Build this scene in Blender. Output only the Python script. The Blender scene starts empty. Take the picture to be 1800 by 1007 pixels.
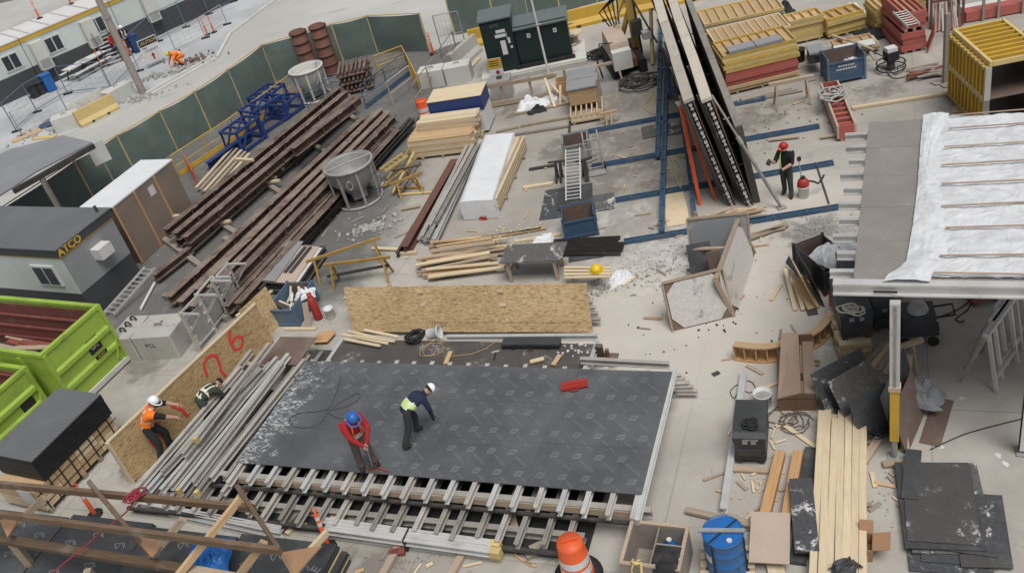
import bpy, bmesh, math, random
from mathutils import Vector, Matrix, noise as mnoise
random.seed(7)
S = bpy.context.scene
COL = S.collection
V = Vector
R = math.radians

# ---------------------------------------------------------------- camera
FPX, CX, CY, CAMH = 1640.0, 900.0, 503.5, 14.9
_n = V((660, -2397, -1640)).normalized()          # straight down, seen from the camera
_Z = -_n
_Y = (V((0, 0, -1)) - V((0, 0, -1)).dot(_Z) * _Z).normalized()
_X = _Y.cross(_Z)
ROT = Matrix((_X, _Y, _Z))
cd = bpy.data.cameras.new('camera')
cam = bpy.data.objects.new('camera', cd)
COL.objects.link(cam)
cd.sensor_width = 36.0
cd.lens = 36.0 * FPX / 1800.0
cd.clip_end = 2000
cam.matrix_world = Matrix.Translation((0, 0, CAMH)) @ ROT.to_4x4()
S.camera = cam

# ---------------------------------------------------------------- sky, sun, exposure
SUN_EL, SUN_AZ = 66.0, 158.0      # azimuth measured from +Y clockwise
w = bpy.data.worlds.new('World')
S.world = w
w.use_nodes = True
nt = w.node_tree
bg = nt.nodes['Background']
sky = nt.nodes.new('ShaderNodeTexSky')
sky.sky_type = 'NISHITA'
sky.sun_disc = False
sky.sun_elevation = R(SUN_EL)
sky.sun_rotation = R(SUN_AZ)
sky.air_density = 0.7
sky.dust_density = 1.0
sky.ozone_density = 1.0
hs = nt.nodes.new('ShaderNodeHueSaturation')
hs.inputs['Saturation'].default_value = 0.22
nt.links.new(sky.outputs[0], hs.inputs['Color'])
nt.links.new(hs.outputs[0], bg.inputs[0])
bg.inputs[1].default_value = 0.05
sd = bpy.data.lights.new('sun', 'SUN')
sd.energy = 1.5
sd.angle = R(35)
sd.color = (1.0, 0.97, 0.92)
sun = bpy.data.objects.new('sun', sd)
COL.objects.link(sun)
_d = V((math.sin(R(SUN_AZ)) * math.cos(R(SUN_EL)), math.cos(R(SUN_AZ)) * math.cos(R(SUN_EL)), math.sin(R(SUN_EL))))
sun.rotation_euler = _d.to_track_quat('Z', 'Y').to_euler()
sun.location = (0, 0, 40)
vs = S.view_settings
vs.view_transform = 'Standard'
vs.look = 'None'
vs.exposure = 0.95
vs.gamma = 1.0
vs.use_curve_mapping = False

# ---------------------------------------------------------------- where things stand: photo point -> point on a level plane
def G(x, y, z=0.0):
    v = ROT @ V((x - CX, CY - y, -FPX))
    return V((0, 0, CAMH)) + v * ((z - CAMH) / v.z)
def fr(A, B, z=0.0):
    a, b = G(A[0], A[1], z), G(B[0], B[1], z)
    d = b - a
    return a, math.atan2(d.y, d.x), d.length
def jit(a): return random.uniform(-a, a)

# ---------------------------------------------------------------- materials
M = {}
class N:
    def __init__(s, name):
        m = bpy.data.materials.new(name); m.use_nodes = True
        s.m = m; s.t = m.node_tree; s.b = s.t.nodes['Principled BSDF']
        s.co = s.t.nodes.new('ShaderNodeTexCoord').outputs['Object']
        s.rnd = s.t.nodes.new('ShaderNodeObjectInfo').outputs['Random']
        M[name] = m
    def new(s, ty, **k):
        n = s.t.nodes.new(ty)
        for a, v in k.items(): setattr(n, a, v)
        return n
    def put(s, sock, v):
        if hasattr(v, 'is_linked') or hasattr(v, 'links'): s.t.links.new(v, sock)
        else: sock.default_value = v
    def mapv(s, scale=(1, 1, 1), rot=0.0, vec=None, off=True):
        n = s.new('ShaderNodeMapping'); s.put(n.inputs['Vector'], vec or s.co)
        n.inputs['Scale'].default_value = scale; n.inputs['Rotation'].default_value = (0, 0, rot)
        if off:
            c = s.new('ShaderNodeVectorMath', operation='SCALE'); c.inputs[0].default_value = (37, 23, 11); s.put(c.inputs['Scale'], s.rnd)
            s.t.links.new(c.outputs[0], n.inputs['Location'])
        return n.outputs[0]
    def noise(s, scale, detail=4.0, rough=0.55, vec=None, dist=0.0):
        n = s.new('ShaderNodeTexNoise'); s.put(n.inputs['Vector'], vec or s.mapv())
        n.inputs['Scale'].default_value = scale; n.inputs['Detail'].default_value = detail
        n.inputs['Roughness'].default_value = rough; n.inputs['Distortion'].default_value = dist
        return n.outputs['Fac']
    def ramp(s, v, a, b, inv=False):
        n = s.new('ShaderNodeMapRange', interpolation_type='SMOOTHSTEP'); s.put(n.inputs['Value'], v)
        n.inputs['From Min'].default_value = a; n.inputs['From Max'].default_value = b
        if inv: n.inputs['To Min'].default_value = 1; n.inputs['To Max'].default_value = 0
        return n.outputs['Result']
    def mix(s, f, a, b):
        n = s.new('ShaderNodeMix', data_type='RGBA')
        s.put(n.inputs[0], f)
        s.put(n.inputs[6], (*a, 1) if isinstance(a, tuple) else a)
        s.put(n.inputs[7], (*b, 1) if isinstance(b, tuple) else b)
        return n.outputs[2]
    def mth(s, op, a, b=0.0, c=0.0):
        n = s.new('ShaderNodeMath', operation=op); s.put(n.inputs[0], a); s.put(n.inputs[1], b); s.put(n.inputs[2], c)
        return n.outputs[0]
    def hsv(s, col, val=0.2):
        n = s.new('ShaderNodeHueSaturation'); s.put(n.inputs['Color'], col)
        r = s.mth('MULTIPLY_ADD', s.rnd, 2 * val, 1 - val); s.put(n.inputs['Value'], r)
        return n.outputs[0]
    def done(s, col, rough=0.7, metal=0.0, bump=None, bs=0.2, bd=0.01, spec=0.4):
        s.put(s.b.inputs['Base Color'], (*col, 1) if isinstance(col, tuple) else col)
        s.put(s.b.inputs['Roughness'], rough); s.put(s.b.inputs['Metallic'], metal)
        s.b.inputs['Specular IOR Level'].default_value = spec
        if bump is not None:
            n = s.new('ShaderNodeBump'); s.put(n.inputs['Height'], bump)
            n.inputs['Strength'].default_value = bs; n.inputs['Distance'].default_value = bd
            s.t.links.new(n.outputs[0], s.b.inputs['Normal'])
        return s.m
def paint(name, c, dirt=(0.16, 0.14, 0.12), amt=0.35, rough=0.55, metal=0.0, sc=3.0, vary=0.0, bs=0.15):
    """painted or coated surface with uneven grime and scuffs"""
    s = N(name)
    a = s.noise(sc, 6, 0.62); b = s.noise(sc * 9, 5, 0.6)
    k = s.mth('MULTIPLY', s.ramp(s.mth('ADD', a, s.mth('MULTIPLY', b, 0.35)), 0.62, 0.95), amt)
    tint = s.mix(s.noise(sc * 0.6, 3), tuple(x * 0.86 for x in c), tuple(min(1, x * 1.12) for x in c))
    col = s.mix(k, tint, dirt)
    if vary: col = s.hsv(col, vary)
    return s.done(col, s.mth('MULTIPLY_ADD', b, 0.3, rough - 0.12), metal, b, bs, 0.006)
def wood(name, c1, c2, grey=0.0, rough=0.75, vary=0.18):
    """sawn timber, grain along local X"""
    s = N(name)
    g = s.noise(5, 6, 0.65, s.mapv((0.35, 9, 9)), 0.6)
    f = s.noise(14, 5, 0.7, s.mapv((0.25, 12, 12)))
    col = s.mix(s.ramp(g, 0.3, 0.7), c1, c2)
    col = s.mix(s.mth('MULTIPLY', s.ramp(f, 0.55, 0.8), 0.4), col, tuple(x * 0.5 for x in c1))
    d = s.noise(1.6, 5, 0.6)
    col = s.mix(s.mth('MULTIPLY', s.ramp(d, 0.5, 0.75), 0.25 + grey), col, (0.30, 0.28, 0.26))
    return s.done(s.hsv(col, vary), rough, 0, g, 0.25, 0.004)
wood('lumber', (0.56, 0.45, 0.29), (0.67, 0.56, 0.40), 0.0, vary=0.1)
wood('lumber_old', (0.30, 0.23, 0.17), (0.44, 0.35, 0.26), 0.25)
wood('lumber_tan', (0.42, 0.28, 0.15), (0.54, 0.39, 0.23), 0.1)
wood('lumber_grey', (0.22, 0.19, 0.165), (0.33, 0.29, 0.25), 0.3)
wood('lumber_orange', (0.43, 0.24, 0.11), (0.56, 0.34, 0.17), 0.0, vary=0.08)
wood('lumber_brown', (0.095, 0.060, 0.036), (0.165, 0.112, 0.072), 0.2)
wood('lumber_pale', (0.44, 0.39, 0.33), (0.56, 0.51, 0.44), 0.2)
wood('lumber_red', (0.19, 0.05, 0.045), (0.27, 0.09, 0.075), 0.1)
paint('ply_tan', (0.50, 0.35, 0.20), amt=0.2, sc=2)
paint('ply_pale', (0.48, 0.38, 0.31), (0.33, 0.25, 0.2), 0.3, sc=1.5)
paint('ply_brown', (0.15, 0.105, 0.085), (0.24, 0.21, 0.19), 0.5, sc=1.3)
paint('form_brown', (0.19, 0.115, 0.075), (0.12, 0.09, 0.07), 0.3, sc=1.5)
paint('ply_dark', (0.055, 0.057, 0.062), (0.22, 0.215, 0.21), 0.3, 0.5, sc=1.1, vary=0.15)
paint('wrap_black', (0.012, 0.013, 0.016), (0.05, 0.05, 0.055), 0.5, 0.5)
paint('alum', (0.58, 0.55, 0.51), (0.25, 0.235, 0.21), 0.5, 0.5, 0.35, sc=2.5, vary=0.12)
paint('alum_bright', (0.62, 0.62, 0.61), (0.35, 0.33, 0.31), 0.4, 0.42, 0.35, sc=2.5, vary=0.08)
paint('alum_dull', (0.35, 0.33, 0.30), (0.15, 0.14, 0.125), 0.6, 0.6, 0.2, sc=2.5, vary=0.15)
paint('galv', (0.36, 0.36, 0.35), (0.2, 0.19, 0.18), 0.5, 0.55, 0.3)
paint('steel_dark', (0.06, 0.058, 0.056), (0.14, 0.11, 0.09), 0.5, 0.6, 0.2)
def rusty():
    s = N('rust')
    a = s.noise(1.6, 6, 0.65); f = s.noise(14, 6, 0.7); st = s.noise(3, 5, 0.7, s.mapv((0.25, 4, 4)))
    col = s.mix(s.ramp(a, 0.3, 0.7), (0.085, 0.055, 0.045), (0.16, 0.10, 0.078))
    col = s.mix(s.mth('MULTIPLY', s.ramp(st, 0.45, 0.7), 0.6), col, (0.235, 0.195, 0.165))
    g = s.new('ShaderNodeNewGeometry'); z = s.new('ShaderNodeSeparateXYZ'); s.put(z.inputs[0], g.outputs['Normal'])
    dust = s.mth('MULTIPLY', s.ramp(z.outputs[2], 0.6, 0.95), s.ramp(s.mth('ADD', s.mth('MULTIPLY', f, 0.5), s.mth('MULTIPLY', a, 0.5)), 0.38, 0.6))
    col = s.mix(s.mth('MULTIPLY', dust, 0.6), col, (0.29, 0.245, 0.205))
    s.done(s.hsv(col, 0.25), 0.85, 0, f, 0.4, 0.006, 0.25)
rusty()
paint('ply_rose', (0.33, 0.235, 0.18), (0.25, 0.18, 0.14), 0.3, sc=1.5)
paint('form_dark', (0.075, 0.066, 0.058), (0.13, 0.115, 0.1), 0.5, 0.7, sc=0.9)
paint('hose_grey', (0.085, 0.09, 0.1), (0.12, 0.12, 0.12), 0.3, 0.7)
paint('rust_red', (0.155, 0.07, 0.052), (0.08, 0.06, 0.055), 0.5, 0.8, sc=2)
paint('blue', (0.045, 0.098, 0.17), (0.16, 0.155, 0.15), 0.65, 0.55)
paint('blue_pale', (0.10, 0.17, 0.25), (0.2, 0.19, 0.18), 0.6, 0.6)
paint('blue_navy', (0.018, 0.045, 0.17), (0.05, 0.05, 0.08), 0.3, 0.45)
paint('blue_bright', (0.015, 0.13, 0.42), (0.05, 0.08, 0.12), 0.3, 0.4)
paint('blue_drum', (0.02, 0.125, 0.34), (0.09, 0.11, 0.14), 0.3, 0.35)
paint('yellow_dull', (0.36, 0.225, 0.06), (0.16, 0.11, 0.07), 0.6, 0.6)
paint('yellow', (0.58, 0.36, 0.045), (0.30, 0.22, 0.12), 0.4, 0.5, vary=0.1)
paint('yellow_form', (0.52, 0.355, 0.095), (0.26, 0.19, 0.11), 0.6, 0.6, sc=2, vary=0.12)
paint('yellow_pale', (0.58, 0.445, 0.19), (0.35, 0.28, 0.18), 0.45, 0.6, vary=0.12)
paint('red', (0.36, 0.03, 0.025), (0.18, 0.08, 0.06), 0.4, 0.5)
paint('red_form', (0.40, 0.105, 0.085), (0.28, 0.19, 0.17), 0.5, 0.6, sc=2, vary=0.1)
paint('orange', (0.70, 0.11, 0.03), (0.35, 0.12, 0.07), 0.3, 0.5)
paint('green_bin', (0.31, 0.46, 0.065), (0.17, 0.19, 0.06), 0.6, 0.45, sc=1.4)
paint('green_dark', (0.011, 0.026, 0.024), (0.03, 0.04, 0.04), 0.3, 0.4)
paint('green_top', (0.12, 0.155, 0.15), (0.18, 0.19, 0.18), 0.3, 0.5)
paint('screen', (0.115, 0.155, 0.138), (0.18, 0.215, 0.2), 0.6, 0.8, sc=1.0)
paint('white', (0.62, 0.62, 0.61), (0.45, 0.43, 0.4), 0.35, 0.5)
paint('wrap_white', (0.70, 0.715, 0.74), (0.6, 0.6, 0.6), 0.2, 0.4)
paint('ply_weather', (0.235, 0.185, 0.15), (0.14, 0.11, 0.09), 0.6, sc=1.2)
paint('trailer_grey', (0.27, 0.275, 0.285), (0.17, 0.17, 0.175), 0.3, 0.55, sc=1)
paint('trailer_dark', (0.058, 0.06, 0.066), (0.09, 0.09, 0.09), 0.3, 0.6, sc=1)
paint('trailer_pale', (0.55, 0.60, 0.575), (0.4, 0.42, 0.4), 0.25, 0.5, sc=1)
paint('roof_grey', (0.125, 0.13, 0.14), (0.18, 0.18, 0.18), 0.4, 0.75, sc=0.8)
paint('shade_grey', (0.22, 0.23, 0.245), (0.3, 0.3, 0.3), 0.4, 0.75, sc=0.8)
paint('rubber', (0.02, 0.02, 0.021), (0.06, 0.058, 0.055), 0.5, 0.75)
paint('char', (0.045, 0.047, 0.052), (0.12, 0.115, 0.11), 0.3, 0.5)
paint('glass', (0.035, 0.045, 0.055), (0.07, 0.08, 0.085), 0.3, 0.15)
paint('block', (0.42, 0.41, 0.38), (0.24, 0.22, 0.2), 0.5, 0.85, sc=1.5, bs=0.4)
paint('block_pale', (0.56, 0.56, 0.52), (0.4, 0.38, 0.35), 0.4, 0.85, sc=1.5, bs=0.4)
paint('stone', (0.38, 0.37, 0.35), (0.25, 0.24, 0.22), 0.5, 0.9, bs=0.5)
paint('cardboard', (0.34, 0.2, 0.115), (0.24, 0.15, 0.09), 0.3, 0.85)
paint('rope', (0.55, 0.53, 0.45), (0.3, 0.28, 0.24), 0.4, 0.9)
paint('cord_tan', (0.42, 0.30, 0.16), (0.3, 0.22, 0.14), 0.3, 0.8)
paint('cord_red', (0.28, 0.03, 0.05), (0.2, 0.05, 0.05), 0.3, 0.6)
paint('skin', (0.42, 0.24, 0.17), (0.36, 0.2, 0.14), 0.2, 0.55)
paint('shirt_red', (0.36, 0.02, 0.025), (0.2, 0.02, 0.02), 0.3, 0.9)
paint('shirt_navy', (0.018, 0.028, 0.06), (0.03, 0.035, 0.06), 0.4, 0.9)
paint('shirt_black', (0.013, 0.014, 0.014), (0.03, 0.03, 0.03), 0.4, 0.9)
paint('shirt_olive', (0.045, 0.05, 0.038), (0.07, 0.07, 0.06), 0.4, 0.9)
paint('pants_dark', (0.03, 0.033, 0.036), (0.06, 0.058, 0.055), 0.4, 0.9)
paint('pants_brown', (0.105, 0.085, 0.072), (0.15, 0.13, 0.115), 0.4, 0.9)
paint('pants_green', (0.045, 0.055, 0.055), (0.07, 0.075, 0.07), 0.4, 0.9)
paint('boot', (0.035, 0.026, 0.021), (0.07, 0.055, 0.045), 0.4, 0.8)
paint('vest_orange', (0.85, 0.19, 0.02), (0.6, 0.15, 0.03), 0.2, 0.7)
paint('vest_lime', (0.55, 0.72, 0.30), (0.4, 0.5, 0.25), 0.2, 0.7)
paint('stripe', (0.72, 0.71, 0.60), (0.5, 0.5, 0.42), 0.2, 0.5)
paint('helmet_white', (0.85, 0.85, 0.85), (0.6, 0.6, 0.6), 0.1, 0.3)
paint('helmet_blue', (0.03, 0.13, 0.42), (0.05, 0.1, 0.25), 0.1, 0.3)
paint('helmet_red', (0.42, 0.025, 0.02), (0.25, 0.03, 0.03), 0.1, 0.3)
paint('helmet_yellow', (0.75, 0.5, 0.02), (0.5, 0.35, 0.05), 0.1, 0.3)
paint('spray_red', (0.72, 0.06, 0.05), (0.55, 0.13, 0.08), 0.3, 0.8)
paint('print_grey', (0.25, 0.255, 0.26), (0.13, 0.132, 0.136), 0.8, 0.6, sc=0.8)
paint('ink', (0.02, 0.02, 0.02), (0.05, 0.05, 0.05), 0.2, 0.8)
def osb(name, c1, c2, c3):
    s = N(name)
    def flakes(rot, sx, sy):
        v = s.mapv((sx, sy, sy), rot)
        n = s.new('ShaderNodeTexVoronoi'); s.put(n.inputs['Vector'], v); n.inputs['Scale'].default_value = 1.0
        sp = s.new('ShaderNodeSeparateColor'); s.t.links.new(n.outputs['Color'], sp.inputs[0])
        return sp.outputs[0], n.outputs['Distance']
    a, da = flakes(0.5, 11, 32); b, db = flakes(-0.9, 13, 38); c, dc = flakes(1.5, 9, 30)
    k = s.mth('ADD', s.mth('MULTIPLY', a, 0.4), s.mth('ADD', s.mth('MULTIPLY', b, 0.35), s.mth('MULTIPLY', c, 0.25)))
    col = s.mix(s.ramp(k, 0.25, 0.75), c1, c2)
    col = s.mix(s.mth('MULTIPLY', s.ramp(k, 0.35, 0.16), 0.8), col, c3)
    col = s.mix(s.mth('MULTIPLY', s.ramp(s.noise(1.1, 4), 0.45, 0.75), 0.3), col, c3)
    return s.done(s.hsv(col, 0.13), 0.75, 0, k, 0.25, 0.003)
osb('osb', (0.46, 0.32, 0.165), (0.63, 0.475, 0.27), (0.28, 0.175, 0.08))
osb('osb_dark', (0.42, 0.285, 0.14), (0.58, 0.42, 0.225), (0.25, 0.15, 0.07))
def deck_black():
    """film-faced ply, worn, with whitish cement dust towards one end (local x small)"""
    s = N('deck_black')
    a = s.noise(0.9, 6, 0.65, s.mapv(off=False)); f = s.noise(22, 6, 0.75, s.mapv((1, 1, 1), off=False), 0.5)
    col = s.mix(s.ramp(a, 0.3, 0.7), (0.078, 0.083, 0.091), (0.115, 0.12, 0.128))
    x = s.new('ShaderNodeSeparateXYZ'); s.put(x.inputs[0], s.co)
    g = s.noise(2.3, 6, 0.72, s.mapv(off=False), 0.4)
    edge = s.mth('ADD', s.ramp(x.outputs[0], 0.0, 2.0, True), s.mth('MULTIPLY', s.mth('SUBTRACT', g, 0.5), 2.6))
    e2 = s.mth('MULTIPLY', s.ramp(edge, 0.62, 0.95), s.ramp(s.noise(6, 6, 0.75, s.mapv((1, 2.2, 1), 0.9, off=False), 1.2), 0.5, 0.57))
    col = s.mix(s.mth('MULTIPLY', e2, 0.8), col, (0.55, 0.56, 0.56))
    e3 = s.mth('MULTIPLY', s.ramp(s.noise(1.3, 6, 0.7, s.mapv((1, 2.5, 1), 0.4, off=False)), 0.63, 0.75), s.ramp(f, 0.5, 0.62))
    col = s.mix(s.mth('MULTIPLY', e3, 0.5), col, (0.4, 0.41, 0.41))
    return s.done(col, s.mth('MULTIPLY_ADD', a, 0.3, 0.2), 0, f, 0.06, 0.003, 0.5)
deck_black()
def deck_old(name, c1, c2, rib=38.0, rot=0.6, dust=0.5):
    """anti-slip ply: fine raised ribs at an angle, plus dried cement"""
    s = N(name)
    v = s.mapv((1, 1, 1), rot, off=False)
    wv = s.new('ShaderNodeTexWave'); s.put(wv.inputs['Vector'], v); wv.inputs['Scale'].default_value = rib / 6.28; wv.inputs['Distortion'].default_value = 0.3
    a = s.noise(1.2, 6, 0.65); f = s.noise(9, 6, 0.7)
    col = s.mix(s.ramp(a, 0.3, 0.7), c1, c2)
    col = s.mix(s.mth('MULTIPLY', wv.outputs['Fac'], 0.45), col, tuple(x * 1.7 for x in c2))
    col = s.mix(s.mth('MULTIPLY', s.mth('MULTIPLY', s.ramp(a, 0.55, 0.66), s.ramp(f, 0.48, 0.62)), dust), col, (0.55, 0.54, 0.52))
    return s.done(col, 0.6, 0, wv.outputs['Fac'], 0.4, 0.004)
deck_old('deck_ribbed', (0.050, 0.044, 0.043), (0.085, 0.075, 0.07), 60, 0.5)
deck_old('deck_grey', (0.17, 0.16, 0.145), (0.215, 0.20, 0.185), 26, 0.9, 0.15)
deck_old('deck_scrap', (0.04, 0.04, 0.042), (0.066, 0.064, 0.064), 50, 0.75, 0.75)
def splat(name, c1, c2):
    s = N(name)
    a = s.noise(1.7, 7, 0.7, dist=0.8); f = s.noise(13, 6, 0.7)
    col = s.mix(s.ramp(f, 0.35, 0.7), c1, c2)
    col = s.mix(s.mth('MULTIPLY', s.ramp(a, 0.55, 0.64), s.ramp(f, 0.4, 0.55)), col, (0.6, 0.6, 0.6) if c1[0] < .3 else (0.25, 0.24, 0.24))
    return s.done(col, 0.5, 0, f, 0.2, 0.004)
splat('form_face', (0.46, 0.44, 0.41), (0.56, 0.54, 0.51))
splat('ply_splat', (0.055, 0.057, 0.062), (0.085, 0.086, 0.09))
splat('ply_splat2', (0.09, 0.088, 0.086), (0.14, 0.135, 0.13))
def plastic_sheet():
    s = N('poly_sheet')
    a = s.noise(1.5, 6, 0.6, dist=1.2); f = s.noise(2.2, 3, 0.5, dist=1.5)
    col = s.mix(s.ramp(a, 0.3, 0.7), (0.56, 0.57, 0.595), (0.69, 0.70, 0.725))
    return s.done(col, 0.28, 0, f, 0.6, 0.12, 0.5)
plastic_sheet()
def metal_roof():
    s = N('roof_white')
    a = s.noise(0.8, 5)
    return s.done(s.mix(a, (0.58, 0.57, 0.57), (0.74, 0.73, 0.73)), 0.5)
metal_roof()

# ---------------------------------------------------------------- mesh building
class MB:
    def __init__(s): s.v = []; s.f = []; s.sm = []
    def _add(s, vs, fs, smooth=False):
        o = len(s.v); s.v += [tuple(x) for x in vs]
        for f in fs: s.f.append(tuple(o + i for i in f)); s.sm.append(smooth)
        return s
    def box(s, c, d, rot=None):
        hx, hy, hz = d[0] / 2, d[1] / 2, d[2] / 2
        vs = [V((x, y, z)) for x in (-hx, hx) for y in (-hy, hy) for z in (-hz, hz)]
        if rot is not None: vs = [rot @ v for v in vs]
        c = V(c)
        return s._add([v + c for v in vs], [(0, 1, 3, 2), (4, 6, 7, 5), (0, 4, 5, 1), (2, 3, 7, 6), (0, 2, 6, 4), (1, 5, 7, 3)])
    def b0(s, x0, y0, z0, x1, y1, z1):
        return s.box(((x0 + x1) / 2, (y0 + y1) / 2, (z0 + z1) / 2), (abs(x1 - x0), abs(y1 - y0), abs(z1 - z0)))
    def bar(s, p, q, w, h, up=(0, 0, 1)):
        p, q = V(p), V(q); x = (q - p); L = x.length; x.normalize(); up = V(up)
        y = up.cross(x)
        if y.length < 1e-4: y = V((0, 1, 0)).cross(x)
        y.normalize(); z = x.cross(y)
        return s.box((p + q) / 2, (L, w, h), Matrix((x, y, z)).transposed())
    def tube(s, p, q, r, n=8, r2=None, cap=True):
        p, q = V(p), V(q); r2 = r if r2 is None else r2
        x = (q - p).normalized(); a = x.orthogonal().normalized(); b = x.cross(a)
        vs = []
        for c, rr in ((p, r), (q, r2)):
            vs += [c + (a * math.cos(t) + b * math.sin(t)) * rr for t in [2 * math.pi * i / n for i in range(n)]]
        s._add(vs, [(i, (i + 1) % n, n + (i + 1) % n, n + i) for i in range(n)], n > 5)
        if cap: s._add(vs, [tuple(range(n - 1, -1, -1)), tuple(range(n, 2 * n))])
        return s
    def path(s, pts, r, n=6):
        pts = [V(p) for p in pts]; rings = []; a = None
        for i, p in enumerate(pts):
            x = (pts[min(i + 1, len(pts) - 1)] - pts[max(i - 1, 0)])
            x = x.normalized() if x.length > 1e-6 else V((1, 0, 0))
            a = x.orthogonal().normalized() if a is None else (a - x * a.dot(x)).normalized()
            b = x.cross(a)
            rings.append([p + (a * math.cos(2 * math.pi * k / n) + b * math.sin(2 * math.pi * k / n)) * r for k in range(n)])
        vs = [v for g in rings for v in g]
        fs = [(i * n + k, i * n + (k + 1) % n, (i + 1) * n + (k + 1) % n, (i + 1) * n + k) for i in range(len(pts) - 1) for k in range(n)]
        s._add(vs, fs, True)
        return s._add(rings[0] + rings[-1], [tuple(range(n - 1, -1, -1)), tuple(range(n, 2 * n))])
    def lathe(s, prof, n=24, c=(0, 0, 0), a0=0.0, a1=2 * math.pi):
        c = V(c); m = len(prof); full = abs(a1 - a0 - 2 * math.pi) < 1e-5; k = n if full else n + 1
        vs = [c + V((r * math.cos(a0 + (a1 - a0) * i / n), r * math.sin(a0 + (a1 - a0) * i / n), z)) for i in range(k) for r, z in prof]
        fs = [(i * m + j, ((i + 1) % k) * m + j, ((i + 1) % k) * m + j + 1, i * m + j + 1) for i in range(n) for j in range(m - 1)]
        return s._add(vs, fs, True)
    def prism(s, poly, d, mat=None):
        """poly: list of 3D points (planar), extruded by vector d"""
        n = len(poly); d = V(d); p = [V(x) for x in poly]
        vs = p + [x + d for x in p]
        return s._add(vs, [tuple(range(n - 1, -1, -1)), tuple(range(n, 2 * n))] + [(i, (i + 1) % n, n + (i + 1) % n, n + i) for i in range(n)])
    def sec(s, p, q, pts, up=(0, 0, 1)):
        """extrude a closed 2D section (y,z) from p to q"""
        p, q = V(p), V(q); x = (q - p).normalized(); y = V(up).cross(x)
        if y.length < 1e-4: y = V((0, 1, 0)).cross(x)
        y.normalize(); z = x.cross(y)
        return s.prism([p + y * a + z * b for a, b in pts], q - p)
    def grid(s, fn, nu, nv, smooth=True):
        vs = [fn(i / nu, j / nv) for i in range(nu + 1) for j in range(nv + 1)]
        m = nv + 1
        return s._add(vs, [(i * m + j, (i + 1) * m + j, (i + 1) * m + j + 1, i * m + j + 1) for i in range(nu) for j in range(nv)], smooth)
    def mesh(s, name):
        me = bpy.data.meshes.new(name); me.from_pydata(s.v, [], s.f); me.update()
        bm = bmesh.new(); bm.from_mesh(me); bmesh.ops.recalc_face_normals(bm, faces=bm.faces); bm.to_mesh(me); bm.free()
        if any(s.sm): me.polygons.foreach_set('use_smooth', s.sm)
        return me
def I_SEC(h, w, t):
    a, b = w / 2, h / 2
    return [(-a, -b), (a, -b), (a, -b + t), (t / 2, -b + t), (t / 2, b - t), (a, b - t), (a, b), (-a, b), (-a, b - t), (-t / 2, b - t), (-t / 2, -b + t), (-a, -b + t)]
ORD = ['first', 'second', 'third', 'fourth', 'fifth', 'sixth', 'seventh', 'eighth', 'ninth', 'tenth', 'eleventh', 'twelfth', 'thirteenth', 'fourteenth']
def link(name, me, mat, parent=None, loc=None, rz=None):
    o = bpy.data.objects.new(name, me); COL.objects.link(o)
    if mat and not me.materials: me.materials.append(M[mat])
    if parent is not None: o.parent = parent
    if loc is not None: o.location = loc
    if rz is not None: o.rotation_euler = (0, 0, rz) if not hasattr(rz, '__len__') else rz
    return o
def part(t, name, mb, mat, loc=None, rz=None, label=None):
    o = link(name, mb.mesh(name) if isinstance(mb, MB) else mb, mat, t, loc, rz)
    if label: o['label'] = label
    return o
def tag(o, label, cat, group=None):
    o['label'] = label; o['category'] = cat
    if group: o['group'] = group
    return o
def thing(name, label, cat, loc, rz=0.0, group=None):
    o = bpy.data.objects.new(name, None); COL.objects.link(o); o.empty_display_size = 0.2
    o.location = loc; o.rotation_euler = (0, 0, rz)
    return tag(o, label, cat, group)
def solo(name, label, cat, mb, mat, loc=(0, 0, 0), rz=0.0, group=None):
    return tag(link(name, mb.mesh(name) if isinstance(mb, MB) else mb, mat, None, loc, rz), label, cat, group)
def struct(name, mb, mat, loc=(0, 0, 0), rz=0.0):
    o = link(name, mb.mesh(name), mat, None, loc, rz); o['kind'] = 'structure'
    return o
def B(*a): return MB().b0(*a)
def pframe(A, Bq, z=0.0):
    return fr(A, Bq, z)
_pl = {}
def plank_mesh(L, w, h, ch=0.006):
    k = (round(L, 2), round(w, 3), round(h, 3))
    if k not in _pl:
        L, w, h = k; a = w / 2; b = h / 2
        pts = [(-a + ch, -b), (a - ch, -b), (a, -b + ch), (a, b - ch), (a - ch, b), (-a + ch, b), (-a, b - ch), (-a, -b + ch)]
        _pl[k] = MB().prism([V((-L / 2, y, z)) for y, z in pts], (L, 0, 0)).mesh('plank')
    return _pl[k]
def plank(name, mat, L, w, h, parent=None, loc=(0, 0, 0), rot=(0, 0, 0)):
    me = plank_mesh(L, w, h)
    key = (me.name, mat)
    if key not in _pl:
        c = me.copy(); c.materials.clear(); c.materials.append(M[mat]); _pl[key] = c
    o = bpy.data.objects.new(name, _pl[key]); COL.objects.link(o)
    o.parent = parent; o.location = loc; o.rotation_euler = rot
    return o
def plank_pq(name, mat, p, q, w, h, parent=None):
    p, q = V(p), V(q); d = q - p
    return plank(name, mat, d.length, w, h, parent, (p + q) / 2, (0, -math.asin(max(-1, min(1, d.z / d.length))), math.atan2(d.y, d.x)))
_tx = {}
TMP = bpy.data.scenes.new('scratch')          # evaluated apart from the big scene, removed at the end
def evaluated(o):
    TMP.collection.objects.link(o)
    vl = TMP.view_layers[0]; vl.update(); dg = vl.depsgraph
    me = bpy.data.meshes.new_from_object(o.evaluated_get(dg))
    bpy.data.objects.remove(o)
    return me
def text_mesh(s, size, ext=0.0, bold=0.0):
    k = (s, size, ext, bold)
    if k in _tx: return _tx[k]
    c = bpy.data.curves.new('lettering', 'FONT'); c.body = s; c.size = size; c.extrude = ext; c.align_x = 'CENTER'; c.align_y = 'CENTER'; c.resolution_u = 2; c.offset = bold
    o = bpy.data.objects.new('lettering', c)
    me = evaluated(o); me.name = 'lettering'; _tx[k] = me
    return me
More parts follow.
